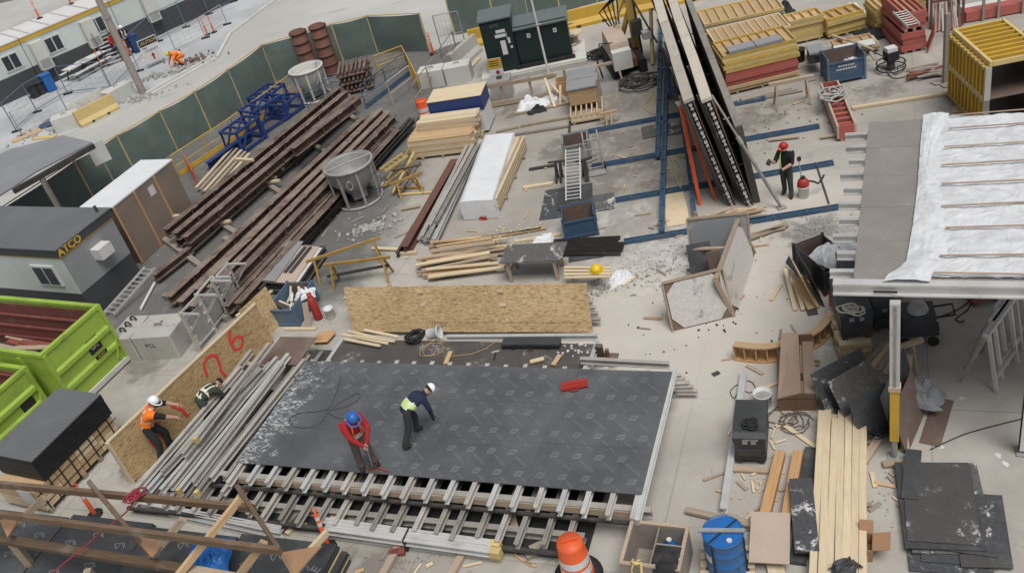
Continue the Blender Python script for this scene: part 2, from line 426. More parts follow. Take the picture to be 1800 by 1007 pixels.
def text(parent, s, size, loc, rot, mat, name='lettering', ext=0.002, bold=0.0):
    me = text_mesh(s, size, ext, bold).copy(); me.materials.clear()
    return part(parent, name, me, mat, loc, rot)
def copy_tree(o, parent=None):
    c = o.copy(); COL.objects.link(c); c.parent = parent
    for ch in list(o.children):
        copy_tree(ch, c)
    return c
def lbl(o, label): o['label'] = label; return o
# ================================================================ setting
def ground_mat():
    s = N('ground')
    xyz = s.co
    big = s.noise(0.16, 5, 0.6, s.mapv(off=False)); mid = s.noise(1.1, 6, 0.65, s.mapv(off=False), 0.3); fine = s.noise(24, 6, 0.7, s.mapv(off=False)); sp = s.noise(7, 6, 0.75, s.mapv(off=False))
    col = s.mix(s.ramp(big, 0.3, 0.7), (0.33, 0.31, 0.28), (0.46, 0.435, 0.395))
    col = s.mix(s.mth('MULTIPLY', s.ramp(mid, 0.35, 0.7), 0.35), col, (0.52, 0.495, 0.455))
    col = s.mix(s.mth('MULTIPLY', s.ramp(fine, 0.5, 0.72), 0.25), col, (0.20, 0.19, 0.175))
    drips = s.mth('MULTIPLY', s.ramp(s.noise(0.55, 6, 0.7, s.mapv(off=False), 0.8), 0.58, 0.68), s.ramp(sp, 0.35, 0.55))
    col = s.mix(s.mth('MULTIPLY', drips, 0.45), col, (0.185, 0.17, 0.15))
    tr = s.mth('MULTIPLY', s.ramp(s.noise(0.5, 5, 0.6, s.mapv((0.18, 1.6, 1), R(20), off=False), 0.3), 0.52, 0.72), s.ramp(sp, 0.3, 0.65))
    col = s.mix(s.mth('MULTIPLY', tr, 0.4), col, (0.22, 0.195, 0.165))
    col = s.mix(s.mth('MULTIPLY', s.ramp(s.noise(0.35, 6, 0.65, s.mapv((1, 1, 2), 0.3, off=False), 0.9), 0.5, 0.62), 0.28), col, (0.25, 0.235, 0.21))
    # saw-cut joints, 5 m apart, in line with the slabs
    a = R(-26.5)
    m = s.mapv((1, 1, 1), -a, off=False)
    sx = s.new('ShaderNodeSeparateXYZ'); s.put(sx.inputs[0], m)
    def joint(o):
        t = s.mth('ABSOLUTE', s.mth('SUBTRACT', s.mth('FRACT', s.mth('MULTIPLY_ADD', o, 0.2, 100.33)), 0.5))
        return s.ramp(t, 0.0035, 0.001) if False else s.mth('LESS_THAN', t, 0.0028)
    jj = s.mth('MAXIMUM', joint(sx.outputs[0]), joint(sx.outputs[1]))
    col = s.mix(s.mth('MULTIPLY', jj, 0.45), col, (0.17, 0.165, 0.155))
    def spot(px, py, r):
        g = G(px, py)
        n = s.new('ShaderNodeVectorMath', operation='DISTANCE'); s.put(n.inputs[0], xyz); n.inputs[1].default_value = g
        return s.ramp(s.mth('ADD', n.outputs['Value'], s.mth('MULTIPLY', s.mth('SUBTRACT', mid, 0.5), 3.0)), r * 0.35, r, True)
    wet = s.ramp(s.noise(2.6, 7, 0.7, s.mapv(off=False), 0.6), 0.4, 0.6)
    dust = None
    for px, py, r in ((1140, 470, 2.6), (1180, 430, 2.2), (1000, 430, 1.5), (1500, 600, 1.3), (950, 440, 1.5), (1080, 380, 1.3), (1440, 480, 1.6), (1640, 900, 0.8)):
        k = spot(px, py, r); dust = k if dust is None else s.mth('MAXIMUM', dust, k)
    col = s.mix(s.mth('MULTIPLY', s.mth('MULTIPLY', dust, wet), 0.7), col, (0.62, 0.615, 0.59))
    pale = None
    for px, py, r in ((1140, 610, 4.5), (1390, 470, 3.5), (1240, 600, 3.0), (1400, 350, 2.5)):
        k = spot(px, py, r); pale = k if pale is None else s.mth('MAXIMUM', pale, k)
    col = s.mix(s.mth('MULTIPLY', pale, 0.75), col, s.mix(mid, (0.50, 0.46, 0.41), (0.60, 0.56, 0.505)))
    st = None
    for px, py, r in ((1040, 260, 2.0), (1070, 180, 2.2), (1120, 290, 1.2), (1010, 330, 1.2), (1700, 200, 1.0), (1560, 155, 0.8), (1530, 160, 0.8), (1668, 62, 0.6), (255, 640, 0.9), (1680, 185, 0.8), (240, 810, 0.8), (1410, 410, 0.9), (1060, 320, 1.6), (1120, 250, 1.5), (1090, 140, 1.5), (1150, 320, 1.0), (1330, 210, 1.2), (980, 260, 1.0), (900, 190, 1.5), (1480, 60, 1.2), (660, 990, 1.0), (1250, 520, .7)):
        k = spot(px, py, r); st = k if st is None else s.mth('MAXIMUM', st, k)
    col = s.mix(s.mth('MULTIPLY', s.mth('MULTIPLY', st, s.ramp(s.noise(1.8, 6, 0.7, s.mapv((1, 1, 1), 0.4, off=False), 0.7), 0.3, 0.55)), 0.75), col, (0.135, 0.115, 0.098))
    dy = None
    for px, py, r in ((1080, 230, 9.0), (1300, 150, 9.0), (1550, 120, 10.0), (1000, 380, 5.0), (880, 300, 6.0), (300, 650, 4.0), (620, 960, 5.0)):
        k = spot(px, py, r); dy = k if dy is None else s.mth('MAXIMUM', dy, k)
    col = s.mix(s.mth('MULTIPLY', s.mth('MULTIPLY', dy, s.ramp(mid, 0.25, 0.7)), 0.6), col, (0.235, 0.215, 0.19))
    # dark gravelly asphalt under the steel yard
    def half(P, Q):
        p, q = G(*P), G(*Q); d = (q - p).normalized(); n = V((-d.y, d.x, 0))
        v = s.new('ShaderNodeVectorMath', operation='DOT_PRODUCT'); s.put(v.inputs[0], xyz); v.inputs[1].default_value = n
        return s.mth('SUBTRACT', v.outputs['Value'], n.dot(p))
    yard = s.mth('MINIMUM', half((640, 520), (800, 170)), half((170, 600), (560, 545)))
    yk = s.ramp(s.mth('ADD', yard, s.mth('MULTIPLY', s.mth('SUBTRACT', mid, 0.5), 2.4)), -0.5, 0.9)
    grav = s.mix(s.ramp(fine, 0.3, 0.7), (0.085, 0.084, 0.083), (0.155, 0.152, 0.148))
    grav = s.mix(s.mth('MULTIPLY', s.ramp(mid, 0.5, 0.72), 0.5), grav, (0.24, 0.235, 0.225))
    col = s.mix(s.mth('MULTIPLY', yk, 0.92), col, grav)
    gs = None
    for px, py, r in ((1000, 110, 1.6), (1040, 150, 1.3), (930, 165, 0.9), (1440, 400, 0.9)):
        k = spot(px, py, r); gs = k if gs is None else s.mth('MAXIMUM', gs, k)
    col = s.mix(s.mth('MULTIPLY', gs, 0.8), col, s.mix(s.ramp(fine, 0.35, 0.65), (0.16, 0.16, 0.158), (0.34, 0.335, 0.325)))
    return s.done(col, s.mth('MULTIPLY_ADD', mid, 0.3, 0.6), 0, fine, 0.25, 0.01, 0.3)
ground_mat()
struct('ground', MB().grid(lambda u, v: V((-180 + 360 * u, -60 + 320 * v, 0)), 6, 6, False), 'ground')
def road_mat():
    s = N('road')
    big = s.noise(0.12, 5, 0.6, s.mapv((1, 1, 1), off=False)); mid = s.noise(0.9, 6, 0.65, s.mapv((0.25, 1.6, 1), R(-50), off=False), 0.3); fine = s.noise(30, 6, 0.7, s.mapv(off=False))
    col = s.mix(s.ramp(big, 0.3, 0.7), (0.40, 0.395, 0.375), (0.50, 0.495, 0.47))
    col = s.mix(s.mth('MULTIPLY', s.ramp(mid, 0.56, 0.76), 0.55), col, (0.22, 0.215, 0.205))
    col = s.mix(s.mth('MULTIPLY', s.ramp(fine, 0.5, 0.75), 0.2), col, (0.25, 0.245, 0.23))
    s.done(col, 0.8, 0, fine, 0.2, 0.01, 0.3)
    s = N('pavement')
    big = s.noise(0.3, 5, 0.6, s.mapv(off=False)); fine = s.noise(9, 6, 0.7, s.mapv(off=False))
    col = s.mix(s.ramp(big, 0.3, 0.7), (0.35, 0.36, 0.375), (0.49, 0.50, 0.515))
    col = s.mix(s.mth('MULTIPLY', s.ramp(fine, 0.5, 0.75), 0.35), col, (0.28, 0.28, 0.28))
    s.done(col, 0.8, 0, fine, 0.2, 0.01, 0.3)
road_mat()
def sheet(name, pts, mat, z, thick=0.0):
    mb = MB()
    p = [V((q.x, q.y, z)) for q in pts]
    if thick: mb.prism([x - V((0, 0, thick)) for x in p], (0, 0, thick))
    else: mb._add(p, [tuple(range(len(p)))])
    return struct(name, mb, mat)
FB = [G(*q) for q in ((28, 452), (168, 354), (240, 308), (312, 264), (371, 229), (427, 189), (484, 144), (604, 108), (665, 94), (756, 92))]
far = [G(1050, 14), G(1200, -60), G(900, -140), G(300, -60)]
sheet('road', [G(-150, 560)] + FB + [G(790, 80), G(850, 60)] + far + [G(-60, 20), G(-260, 300)], 'road', 0.004)
# kerb and pavement in front of the site offices
kl = [(20, 262), (120, 240), (268, 168), (382, 104), (405, 62), (470, 12), (560, -50)]
kp = [G(*q) for q in kl]
sheet('pavement', kp + [G(300, -60), G(-80, 90), G(-160, 300)], 'pavement', 0.012)
mb = MB()
for a, b in zip(kp[2:-1], kp[3:]): mb.bar(a + V((0, 0, .05)), b + V((0, 0, .05)), 0.18, 0.15)
struct('kerb', mb, 'block_pale')
off = (kp[3] - kp[2]).normalized().cross(V((0, 0, 1))) * -0.55
mb = MB(); mb.bar(kp[2] + off + V((0, 0, .05)), kp[3] + off + V((0, 0, .05)), 0.16, 0.14)
struct('kerb', mb, 'block_pale')
# ================================================================ street side, top left
# ---- long row of site offices
a, rz, L = fr((20, 180), (330, 40))
u = V((math.cos(rz), math.sin(rz), 0)); nrm = V((-u.y, u.x, 0))
def office(x0, x1, wins, acs, label):
    t = thing('site_office', label, 'office', a + u * x0, rz, 'site offices along the street')
    W = x1 - x0; D = 3.2
    part(t, 'wall', B(0, 0.02, 1.32, W, D, 2.78), 'trailer_pale')
    part(t, 'skirt', B(0.0, 0, 0.0, W, D, 1.32), 'trailer_dark')
    part(t, 'fascia', B(-0.002, -0.03, 2.78, W + .002, D + .03, 3.02), 'yellow')
    rf = part(t, 'roof', B(0, -0.06, 3.02, W, D + .06, 3.09), 'roof_white')
    k = 0
    x = 0.6
    while x < W:
        part(rf, 'roof_rib', B(x, -0.05, 3.09, x + .09, D + .05, 3.14), 'alum_bright'); x += 1.25
    for wx in wins:
        wi = part(t, 'window', B(wx - .52, -0.03, 1.55, wx + .52, 0.02, 2.5), 'white')
        for sgn in (-1, 1): part(wi, 'pane', B(wx + sgn * .235 - .2, -0.042, 1.63, wx + sgn * .235 + .2, -0.03, 2.42), 'glass')
    for ax in acs:
        ac = part(t, 'air_conditioner', B(ax - .38, -0.42, 0.95, ax + .38, -0.002, 2.6), 'block_pale')
        part(ac, 'grille', B(ax - .3, -0.435, 1.05, ax + .3, -0.42, 1.55), 'galv')
    return t
def wx(px, py, z=1.6):   # distance along the wall of a photo point at height z
    return (G(px, py, z) - a).dot(u)
w1, w2, w3 = wx(37, 125), wx(104, 90), wx(170, 55)
c1, c2, c3 = wx(85, 105), wx(145, 60), wx(270, 20)
cuts = [w1 - 3.2, (c1 + w1) / 2 - 2.2, (c2 + w2) / 2, (w3 + c3) / 2, c3 + 6]
office(w1 - 6, (c1 + w1) / 2 + .1, [w1 - (w1 - 6)], [], 'pale site office with yellow fascia, at the left edge of the street row')
x0 = (c1 + w1) / 2 + .14
office(x0, w3 + 1.2, [w2 - x0, w3 - x0], [c1 - x0, c2 - x0], 'pale site office with two windows and two wall cooling units, behind the black stairs')
x0 = w3 + 1.24
office(x0, c3 + 7, [c3 + 2.6 - x0], [c3 - x0], 'pale site office right of the street lamp pole, with one cooling unit in view')
# ---- stairs up to the office
b, r2, _ = fr((204, 113), (168, 71))
t = thing('stair', 'black metal stairs with light treads against the site office', 'stairs', b, r2)
d = 2.2
for sy in (-.45, .45): part(t, 'stringer', MB().bar((0, sy, .1), (d, sy, 1.3), .05, .22), 'steel_dark')
for i in range(7): part(t, 'tread', MB().box((0.1 + d * i / 7, 0, .16 + 1.2 * i / 7), (.22, .86, .04)), 'alum_bright')
for sy in (-.45, .45): part(t, 'handrail', MB().path([(0, sy, .1), (0, sy, 1.0), (d, sy, 2.2), (d, sy, 1.3)], .025), 'steel_dark')
# ---- picnic tables, drums and odds beside the stairs
for (p, q, lb) in (((130, 143), (152, 131), 'white-topped picnic table left of the black stairs'), ((154, 129), (178, 117), 'white-topped picnic table closest to the black stairs')):
    b, r2, _ = fr(p, q)
    t = thing('picnic_table', lb, 'table', b, r2, 'picnic tables outside the offices')
    part(t, 'table_top', B(-.2, -.35, .72, 1.5, .4, .77), 'white')
    for sy in (-.75, .65): part(t, 'bench', B(-.2, sy - .02, .42, 1.5, sy + .24, .46), 'white')
    for x in (0.05, 1.2):
        for sg in (-1, 1): part(t, 'leg', MB().bar((x, sg * .62 , 0), (x, sg * .15, .72), .06, .06), 'steel_dark')
def bin_box(px, py, w, d, h, mat, label, name='wheelie_bin', rzz=rz):
    t = thing(name, label, 'bin', G(px, py), rzz)
    part(t, 'body', MB().prism([(-w / 2 + .04, -d / 2 + .04, 0.06), (w / 2 - .04, -d / 2 + .04, 0.06), (w / 2 - .04, d / 2 - .04, 0.06), (-w / 2 + .04, d / 2 - .04, 0.06)], (0, 0, h - .06)), mat)
    part(t, 'lid', B(-w / 2, -d / 2, h, w / 2, d / 2 + .03, h + .06), mat)
    for sx in (-1, 1): part(t, 'wheel', MB().tube((sx * (w / 2 - .08), d / 2, .09), (sx * (w / 2 - .02), d / 2, .09), .09, 10), 'rubber')
bin_box(92, 160, .6, .65, 1.0, 'blue_bright', 'bright blue recycling bin against the dark office skirting')
bin_box(64, 172, .5, .5, .75, 'rubber', 'black bin left of the blue recycling bin')
bin_box(76, 166, .45, .45, .7, 'rubber', 'black bin touching the blue recycling bin')
bin_box(243, 92, .55, .55, 1.05, 'blue_navy', 'navy bin behind the lamp pole by the office')
# ---- street lamp pole
b = G(252, 165)
t = thing('lamp_pole', 'weathered wooden utility pole standing by the street kerb', 'pole', b)
part(t, 'shaft', MB().tube((0, 0, 0), (0, 0, 9), .2, 12, .15), 'lumber_grey')
part(t, 'collar', MB().tube((0, 0, 4.2), (0, 0, 4.3), .21, 12), 'galv')
# ---- caution board
a2, r2, L2 = fr((262, 122), (293, 108))
t = thing('caution_sign', 'white caution board with black header and red arrow, beside the wooden pole', 'sign', a2, r2)
part(t, 'board', B(0, 0, .25, L2, .03, 1.65), 'white')
part(t, 'header', B(.03, -.006, 1.25, L2 - .03, 0, 1.6), 'ink')
text(t, 'CAUTION', .27, (L2 / 2, -.01, 1.42), (R(90), 0, 0), 'yellow_pale')
text(t, 'FIRE', .15, (L2 / 2 - .3, -.004, 1.12), (R(90), 0, 0), 'ink')
text(t, 'HYDRANT', .17, (L2 / 2 + .05, -.004, .93), (R(90), 0, 0), 'ink')
part(t, 'arrow', MB().prism([(L2 / 2 - .05, -.006, .38), (L2 / 2 + .05, -.006, .38), (L2 / 2 + .05, -.006, .6), (L2 / 2 + .13, -.006, .6), (L2 / 2, -.006, .8), (L2 / 2 - .13, -.006, .6), (L2 / 2 - .05, -.006, .6)], (0, .006, 0)), 'red')
for x in (.1, L2 - .1): part(t, 'leg', B(x - .03, .03, 0, x + .03, .07, 1.6), 'lumber_grey')
# ---- delineator posts
def delineator(px, py, label, h=1.0, mat='orange', grp='delineator posts', zz=0.0, rz=0.0):
    t = thing('delineator', label, 'post', G(px, py, zz), rz, grp)
    part(t, 'base', MB().lathe([(0.001, 0), (.2, 0), (.2, .05), (.06, .08), (0.001, .08)], 8), 'rubber')
    part(t, 'post', MB().lathe([(.055, .06), (.05, h * .93), (.03, h * .95), (.03, h), (0.001, h + .01)], 12), mat)
    for z in (.62, .78): part(t, 'reflective_band', MB().lathe([(.056, h * z), (.055, h * (z + .09))], 12), 'white')
    part(t, 'handle', MB().path([(-.05, 0, h), (-.05, 0, h + .1), (.05, 0, h + .1), (.05, 0, h)], .015), mat)
    return t
for px, py, lb in ((180, 118, 'orange delineator post at the foot of the black stairs'), (229, 98, 'orange delineator post right behind the wooden pole'),
                   (365, 62, 'orange delineator post leftmost of the pair on the far pavement'), (377, 58, 'orange delineator post rightmost of the pair on the far pavement'),
                   (762, 96, 'orange delineator post at the open end of the green screen fence')):
    delineator(px, py, lb)
for px, py, lb in ((70, 33, 'orange delineator lying on the office roof at far left'),):
    delineator(px, py, 'orange delineator standing on the white office roof', zz=3.09)
delineator(125, 8, 'orange delineator on the office roof near the photo top', zz=3.09)
# ---- concrete road blocks and yellow barrier
def block(A, Bq, D, h, mat, label, name='concrete_block', cat='concrete block', z=0.0, grp=None):
    b, r2, L = fr(A, Bq, z)
    t = thing(name, label, cat, b, r2, grp)
    c = .05
    part(t, 'body', MB().prism([(c, 0, 0), (L - c, 0, 0), (L, c, 0), (L, D - c, 0), (L - c, D, 0), (c, D, 0), (0, D - c, 0), (0, c, 0)], (0, 0, h)), mat)
    part(t, 'lifting_eye', MB().path([(L / 2 - .12, D / 2, h - .02), (L / 2 - .1, D / 2, h + .08), (L / 2 + .1, D / 2, h + .08), (L / 2 + .12, D / 2, h - .02)], .02), 'rust')
    part(t, 'top_groove', B(.12, D / 2 - .03, h, L - .12, D / 2 + .03, h + .012), mat)
    return t, L
block((100, 237), (146, 222), .8, .75, 'block_pale', 'pale concrete block left of the yellow road barrier')
block((200, 188), (242, 165), .8, .75, 'block_pale', 'pale concrete block between yellow barrier and wooden pole')
a2, r2, L2 = fr((146, 226), (212, 192))
t = thing('road_barrier', 'faded yellow concrete road barrier on the street edge', 'barrier', a2, r2)
part(t, 'body', MB().sec((0, .3, 0), (L2, .3, 0), [(-.3, 0), (.3, 0), (.3, .15), (.14, .35), (.1, .85), (-.1, .85), (-.14, .35), (-.3, .15)]), 'yellow_pale')
for x in (.3, .7): part(t, 'forklift_slot', B(L2 * x - .07, -.012, .04, L2 * x + .07, .02, .13), 'ink')
for i, (px, py) in enumerate(((150, 195), (162, 188), (175, 184), (140, 204), (185, 178))):
    solo('rubble_bag', 'dusty pale sack heaped behind the yellow road barrier', 'sack', MB().grid(lambda uu, vv: V(((uu - .5) * 1.0, (vv - .5) * .7, .02 + .75 * (max(0, math.sin(math.pi * uu) * math.sin(math.pi * vv)) ** .6) + .05 * math.sin(9 * uu + i) * math.sin(math.pi * vv))), 10, 8), 'block', G(px, py), rz + jit(.4), 'sacks behind the barrier')
# timber and blue sheet, far left street
for i, (p, q, lb) in enumerate((((22, 250), (72, 228), 'tan board lying on the street at the left edge'), ((60, 244), (98, 240), 'yellow plank end beside the pale concrete block'))):
    o = plank_pq('plank', ['lumber_tan', 'yellow_pale'][i], G(*p, .05), G(*q, .05), .5 - .2 * i, .08); tag(o, lb, 'plank')
b, r2, L2 = fr((65, 230), (98, 222)); 
solo('tarp', 'folded blue tarpaulin left of the pale concrete block', 'tarp', MB().grid(lambda uu, vv: V((uu * L2, vv * 1.2, .03 + .06 * abs(math.sin(7 * uu + 3 * vv)))), 10, 8), 'blue', b, r2)
# ---- blue site fence in front of the offices
def mesh_fence(pts, h, label, post_mat='blue_pale', ncell=5, name='site_fence', wire='blue_pale', midrail=True, base=True):
    o = pts[0]
    t = thing(name, label, 'fence', o)
    for p in pts:
        q = p - o
        po = part(t, 'post', MB().tube(q, q + V((0, 0, h)), .03, 6), post_mat)
        if base: part(po, 'foot', MB().box(q + V((0, 0, .04)), (.5, .2, .08)), 'rubber')
    for p, q in zip(pts, pts[1:]):
        p, q = p - o, q - o
        part(t, 'top_rail', MB().tube(p + V((0, 0, h - .03)), q + V((0, 0, h - .03)), .022, 5), post_mat)
        part(t, 'bottom_rail', MB().tube(p + V((0, 0, .18)), q + V((0, 0, .18)), .022, 5), post_mat)
        m = MB(); n = max(4, int((q - p).length / .4))
        for i in range(1, n): m.tube(p.lerp(q, i / n) + V((0, 0, .18)), p.lerp(q, i / n) + V((0, 0, h - .03)), .004, 3, cap=False)
        for k in range(1, ncell): m.tube(p + V((0, 0, .18 + (h - .2) * k / ncell)), q + V((0, 0, .18 + (h - .2) * k / ncell)), .005, 3, cap=False)
        w_ = part(t, 'wire_mesh', m, wire); w_['kind'] = 'stuff'
    return t
mesh_fence([G(*q) for q in ((30, 232), (66, 198), (120, 166), (198, 158), (280, 74), (328, 49), (368, 26), (412, 4))], 1.7, 'blue wire-mesh site fence running in front of the offices')
mesh_fence([G(*q) for q in ((40, 240), (122, 202), (196, 160), (246, 126))], 1.4, 'low wire-mesh fence behind the yellow road barrier', 'galv', wire='galv')
mesh_fence([G(*q) for q in ((310, 92), (362, 68), (400, 44))], 1.3, 'short wire-mesh fence behind the crouching street worker', 'galv', wire='galv')
# ---- grey roof over the pavement at the left edge
zc = 3.0
pts = [G(-60, 380, zc), G(20, 330, zc), G(62, 302, zc), G(162, 250, zc), G(110, 238, zc), G(20, 262, zc), G(-80, 300, zc)]
o = pts[1].copy(); o.z = 0
t = thing('walkway_roof', 'grey flat roof on a post over the street at left edge', 'canopy', o)
part(t, 'roof_deck', MB().prism([p - o - V((0, 0, .06)) for p in pts], (0, 0, .06)), 'shade_grey')
e = (pts[3] - pts[1])
part(t, 'edge_beam', MB().bar(pts[1] - o + V((0, 0, -.16)), pts[3] - o + V((0, 0, -.16)), .12, .2), 'steel_dark')
for f in (.32,):
    c = pts[1] - o + e * f
    part(t, 'post', MB().b0(c.x - .08, c.y - .08, 0, c.x + .08, c.y + .08, zc - .26), 'lumber_grey')
# ================================================================ left yard
def screen_fence(pts, h, label, posts=None, rail='yellow'):
    o = pts[0]
    t = thing('screened_fence', label, 'fence', o)
    for i, p in enumerate(pts):
        q = p - o
        part(t, 'post', MB().tube(q, q + V((0, 0, h + .03)), .045, 8), 'yellow_pale')
    for i, (p, q) in enumerate(zip(pts, pts[1:])):
        p, q = p - o, q - o; n = (q - p).normalized().cross(V((0, 0, 1)))
        part(t, 'top_rail', MB().tube(p + V((0, 0, h)), q + V((0, 0, h)), .022, 6), rail)
        sd_ = i * 3.1
        part(t, 'screen', MB().grid(lambda u, v: p.lerp(q, .012 + u * .976) + V((0, 0, .06 + v * (h - .09 - .05 * math.sin(math.pi * u)))) + n * (.03 + .05 * math.sin(math.pi * u) * math.sin(math.pi * v) + .03 * mnoise.noise(V((u * 4 + sd_, v * 3, sd_)))), 14, 8), 'screen')
    return t
screen_fence([V((p.x, p.y, 0)) for p in FB], 1.95, 'green screened fence with yellow posts curving along the street edge')
screen_fence([G(*q) for q in ((800, 62), (872, 48), (930, 32), (985, 22), (1050, 5), (1110, -10))], 2.6, 'green screened fence behind the dark green transformer cabinets', rail='galv')
# yellow road barriers at the foot of that fence
def jersey(A, Bq, label, mat='yellow', h=.8):
    b, r2, L = fr(A, Bq)
    t = thing('road_barrier', label, 'barrier', b, r2, 'yellow road barriers')
    part(t, 'body', MB().sec((0, .3, 0), (L, .3, 0), [(-.3, 0), (.3, 0), (.3, .15), (.14, .35), (.1, h), (-.1, h), (-.14, .35), (-.3, .15)]), mat)
    for x in (.25, .75): part(t, 'forklift_slot', B(L * x - .1, -.012, .03, L * x + .1, .02, .12), 'ink')
jersey((828, 86), (870, 76), 'yellow road barrier left of the transformer cabinets')
jersey((996, 55), (1085, 34), 'yellow road barrier right of the transformer cabinets')
jersey((1088, 32), (1165, 16), 'yellow road barrier behind the drill rig')
jersey((1170, 14), (1235, 0), 'yellow road barrier behind the tilted wall forms')
def guard(pts, h, label, mat, toe=None, mesh=None, z=0.0, mid=True, sp=2.0):
    o = pts[0]
    t = thing('guard_rail', label, 'guard rail', o)
    for p, q in zip(pts, pts[1:]):
        p, q = p - o, q - o; n = max(1, round((q - p).length / sp))
        for i in range(n + 1):
            c = p.lerp(q, i / n); part(t, 'post', MB().tube(c, c + V((0, 0, h)), .028, 6), mat)
        part(t, 'top_rail', MB().tube(p + V((0, 0, h)), q + V((0, 0, h)), .025, 6), mat)
        if mid: part(t, 'mid_rail', MB().tube(p + V((0, 0, h * .5)), q + V((0, 0, h * .5)), .02, 6), mat)
        if toe: part(t, 'toe_board', MB().bar(p + V((0, 0, .12)), q + V((0, 0, .12)), .03, .2), toe)
        if mesh:
            m = MB(); k = max(4, int((q - p).length / .15))
            for i in range(1, k): m.tube(p.lerp(q, i / k) + V((0, 0, .1)), p.lerp(q, i / k) + V((0, 0, h)), .006, 3, cap=False)
            for i in range(1, 6): m.tube(p + V((0, 0, h * i / 6)), q + V((0, 0, h * i / 6)), .006, 3, cap=False)
            part(t, 'wire_mesh', m, mesh)['kind'] = 'stuff'
    return t
guard([G(*q) for q in ((318, 310), (420, 243), (545, 148))], 1.0, 'yellow guard rail with toe board inside the green fence', 'yellow', 'yellow')
guard([G(*q) for q in ((668, 134), (716, 116), (742, 168))], 1.0, 'yellow mesh guard rail cornering beside the brown tube stack', 'yellow', None, 'yellow')
guard([G(*q) for q in ((548, 205), (612, 165))], 1.1, 'blue mesh guard rail in front of the pale concrete bucket', 'blue', None, 'blue_pale')
guard([G(*q) for q in ((645, 192), (722, 132))], 1.1, 'blue mesh guard rail right of the brown tube stack', 'blue', 'blue', 'blue_pale')
guard([G(*q) for q in ((692, 186), (730, 156))], 1.1, 'beige barred gate panel beside the blue mesh rail', 'ply_pale', None, None, sp=1.6)
guard([G(*q) for q in ((250, 460), (318, 400))], 1.0, 'thin yellow guard rail against the brown plywood container', 'yellow')
guard([G(*q) for q in ((335, 300), (352, 330))], .8, 'orange plastic mesh barrier beside the container end', 'orange', None, 'orange', sp=.6)
guard([G(*q) for q in ((735, 195), (805, 95))], 1.1, 'timber guard rail running up from the orange drum', 'lumber_grey')
guard([G(*q) for q in ((780, 100), (822, 92))], 2.0, 'wire-mesh gate leaf standing open beside the green fence', 'galv', None, 'galv', sp=1.5)
# ---- ATCO office trailer
zt = 2.75
N0 = G(97, 440, zt); F0 = G(190, 368, zt)
d = F0 - N0; rz = math.atan2(d.y, d.x); Wd = d.length
t = thing('office_trailer', 'grey office trailer with orange ATCO lettering on its roof edge', 'trailer', (N0.x, N0.y, 0), rz)
Lh = 6.5
part(t, 'skirt', B(.03, .03, 0, Wd - .03, Lh - .03, 1.0), 'trailer_dark')
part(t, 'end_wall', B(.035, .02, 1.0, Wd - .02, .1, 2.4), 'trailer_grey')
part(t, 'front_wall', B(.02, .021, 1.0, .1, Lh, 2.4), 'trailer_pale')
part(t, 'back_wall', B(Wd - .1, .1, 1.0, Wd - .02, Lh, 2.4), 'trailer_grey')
part(t, 'trim', B(.0, .0, 2.4, Wd, Lh, 2.45), 'yellow')
part(t, 'fascia', B(-.02, -.02, 2.45, Wd + .02, Lh, zt - .02), 'trailer_dark')
part(t, 'roof', B(-.04, -.04, zt - .02, Wd + .04, Lh, zt + .02), 'roof_grey')
text(t, 'ATCO', .36, (.5, -.03, 2.59), (R(90), 0, 0), 'yellow', bold=.012)
y = 1.15
wi = part(t, 'window', B(-.03, y - .55, 1.3, .02, y + .55, 2.1), 'white')
for sg in (-1, 1): part(wi, 'pane', B(-.045, y + sg * .25 - .21, 1.38, -.03, y + sg * .25 + .21, 2.02), 'glass')
ac = part(t, 'air_conditioner', B(Wd * .56 - .28, -.38, 1.62, Wd * .56 + .28, .02, 2.02), 'white')
part(ac, 'grille', B(Wd * .56 + .28, -.34, 1.66, Wd * .56 + .292, -.04, 1.98), 'glass')
part(t, 'roof_vent', MB().tube((Wd - .2, .3, zt + .02), (Wd - .2, .3, zt + .25), .05, 8), 'steel_dark')
# ---- brown ply clad container with white sheet on top
zt = 2.4
N0 = G(197, 363, zt); F0 = G(300, 281, zt); d = F0 - N0; rz = math.atan2(d.y, d.x); Lx = d.length; D = 1.5
t = thing('site_container', 'brown plywood-clad container with a white sheet roof behind the trailer', 'container', (N0.x, N0.y, 0), rz)
n = 3
for i in range(n):
    part(t, 'panel', B(Lx * i / n + .01, 0, .02, Lx * (i + 1) / n - .01, .03, zt - .05), 'ply_weather')
    part(t, 'batten', B(Lx * i / n - .04, -.035, 0.02, Lx * i / n + .04, -.002, zt - .06), 'lumber_orange')
part(t, 'core', B(0.0, .03, 0.0, Lx, D, zt - .05), 'ply_brown')
part(t, 'roof_sheet', B(-.05, -.02, zt - .05, Lx + .05, D + .05, zt), 'wrap_white')
part(t, 'notice', B(Lx * .52, -.012, 1.75, Lx * .52 + .3, -.003, 2.1), 'white')
# white signboard behind it
b = G(196, 318)
t = thing('signboard', 'blank white signboard on a post behind the white container roof', 'sign', G(214, 345), R(30))
part(t, 'board', B(-.35, 0, 1.6, .35, .02, 2.5), 'white')
part(t, 'post', B(-.04, .021, 0, .04, .08, 2.4), 'lumber_grey')
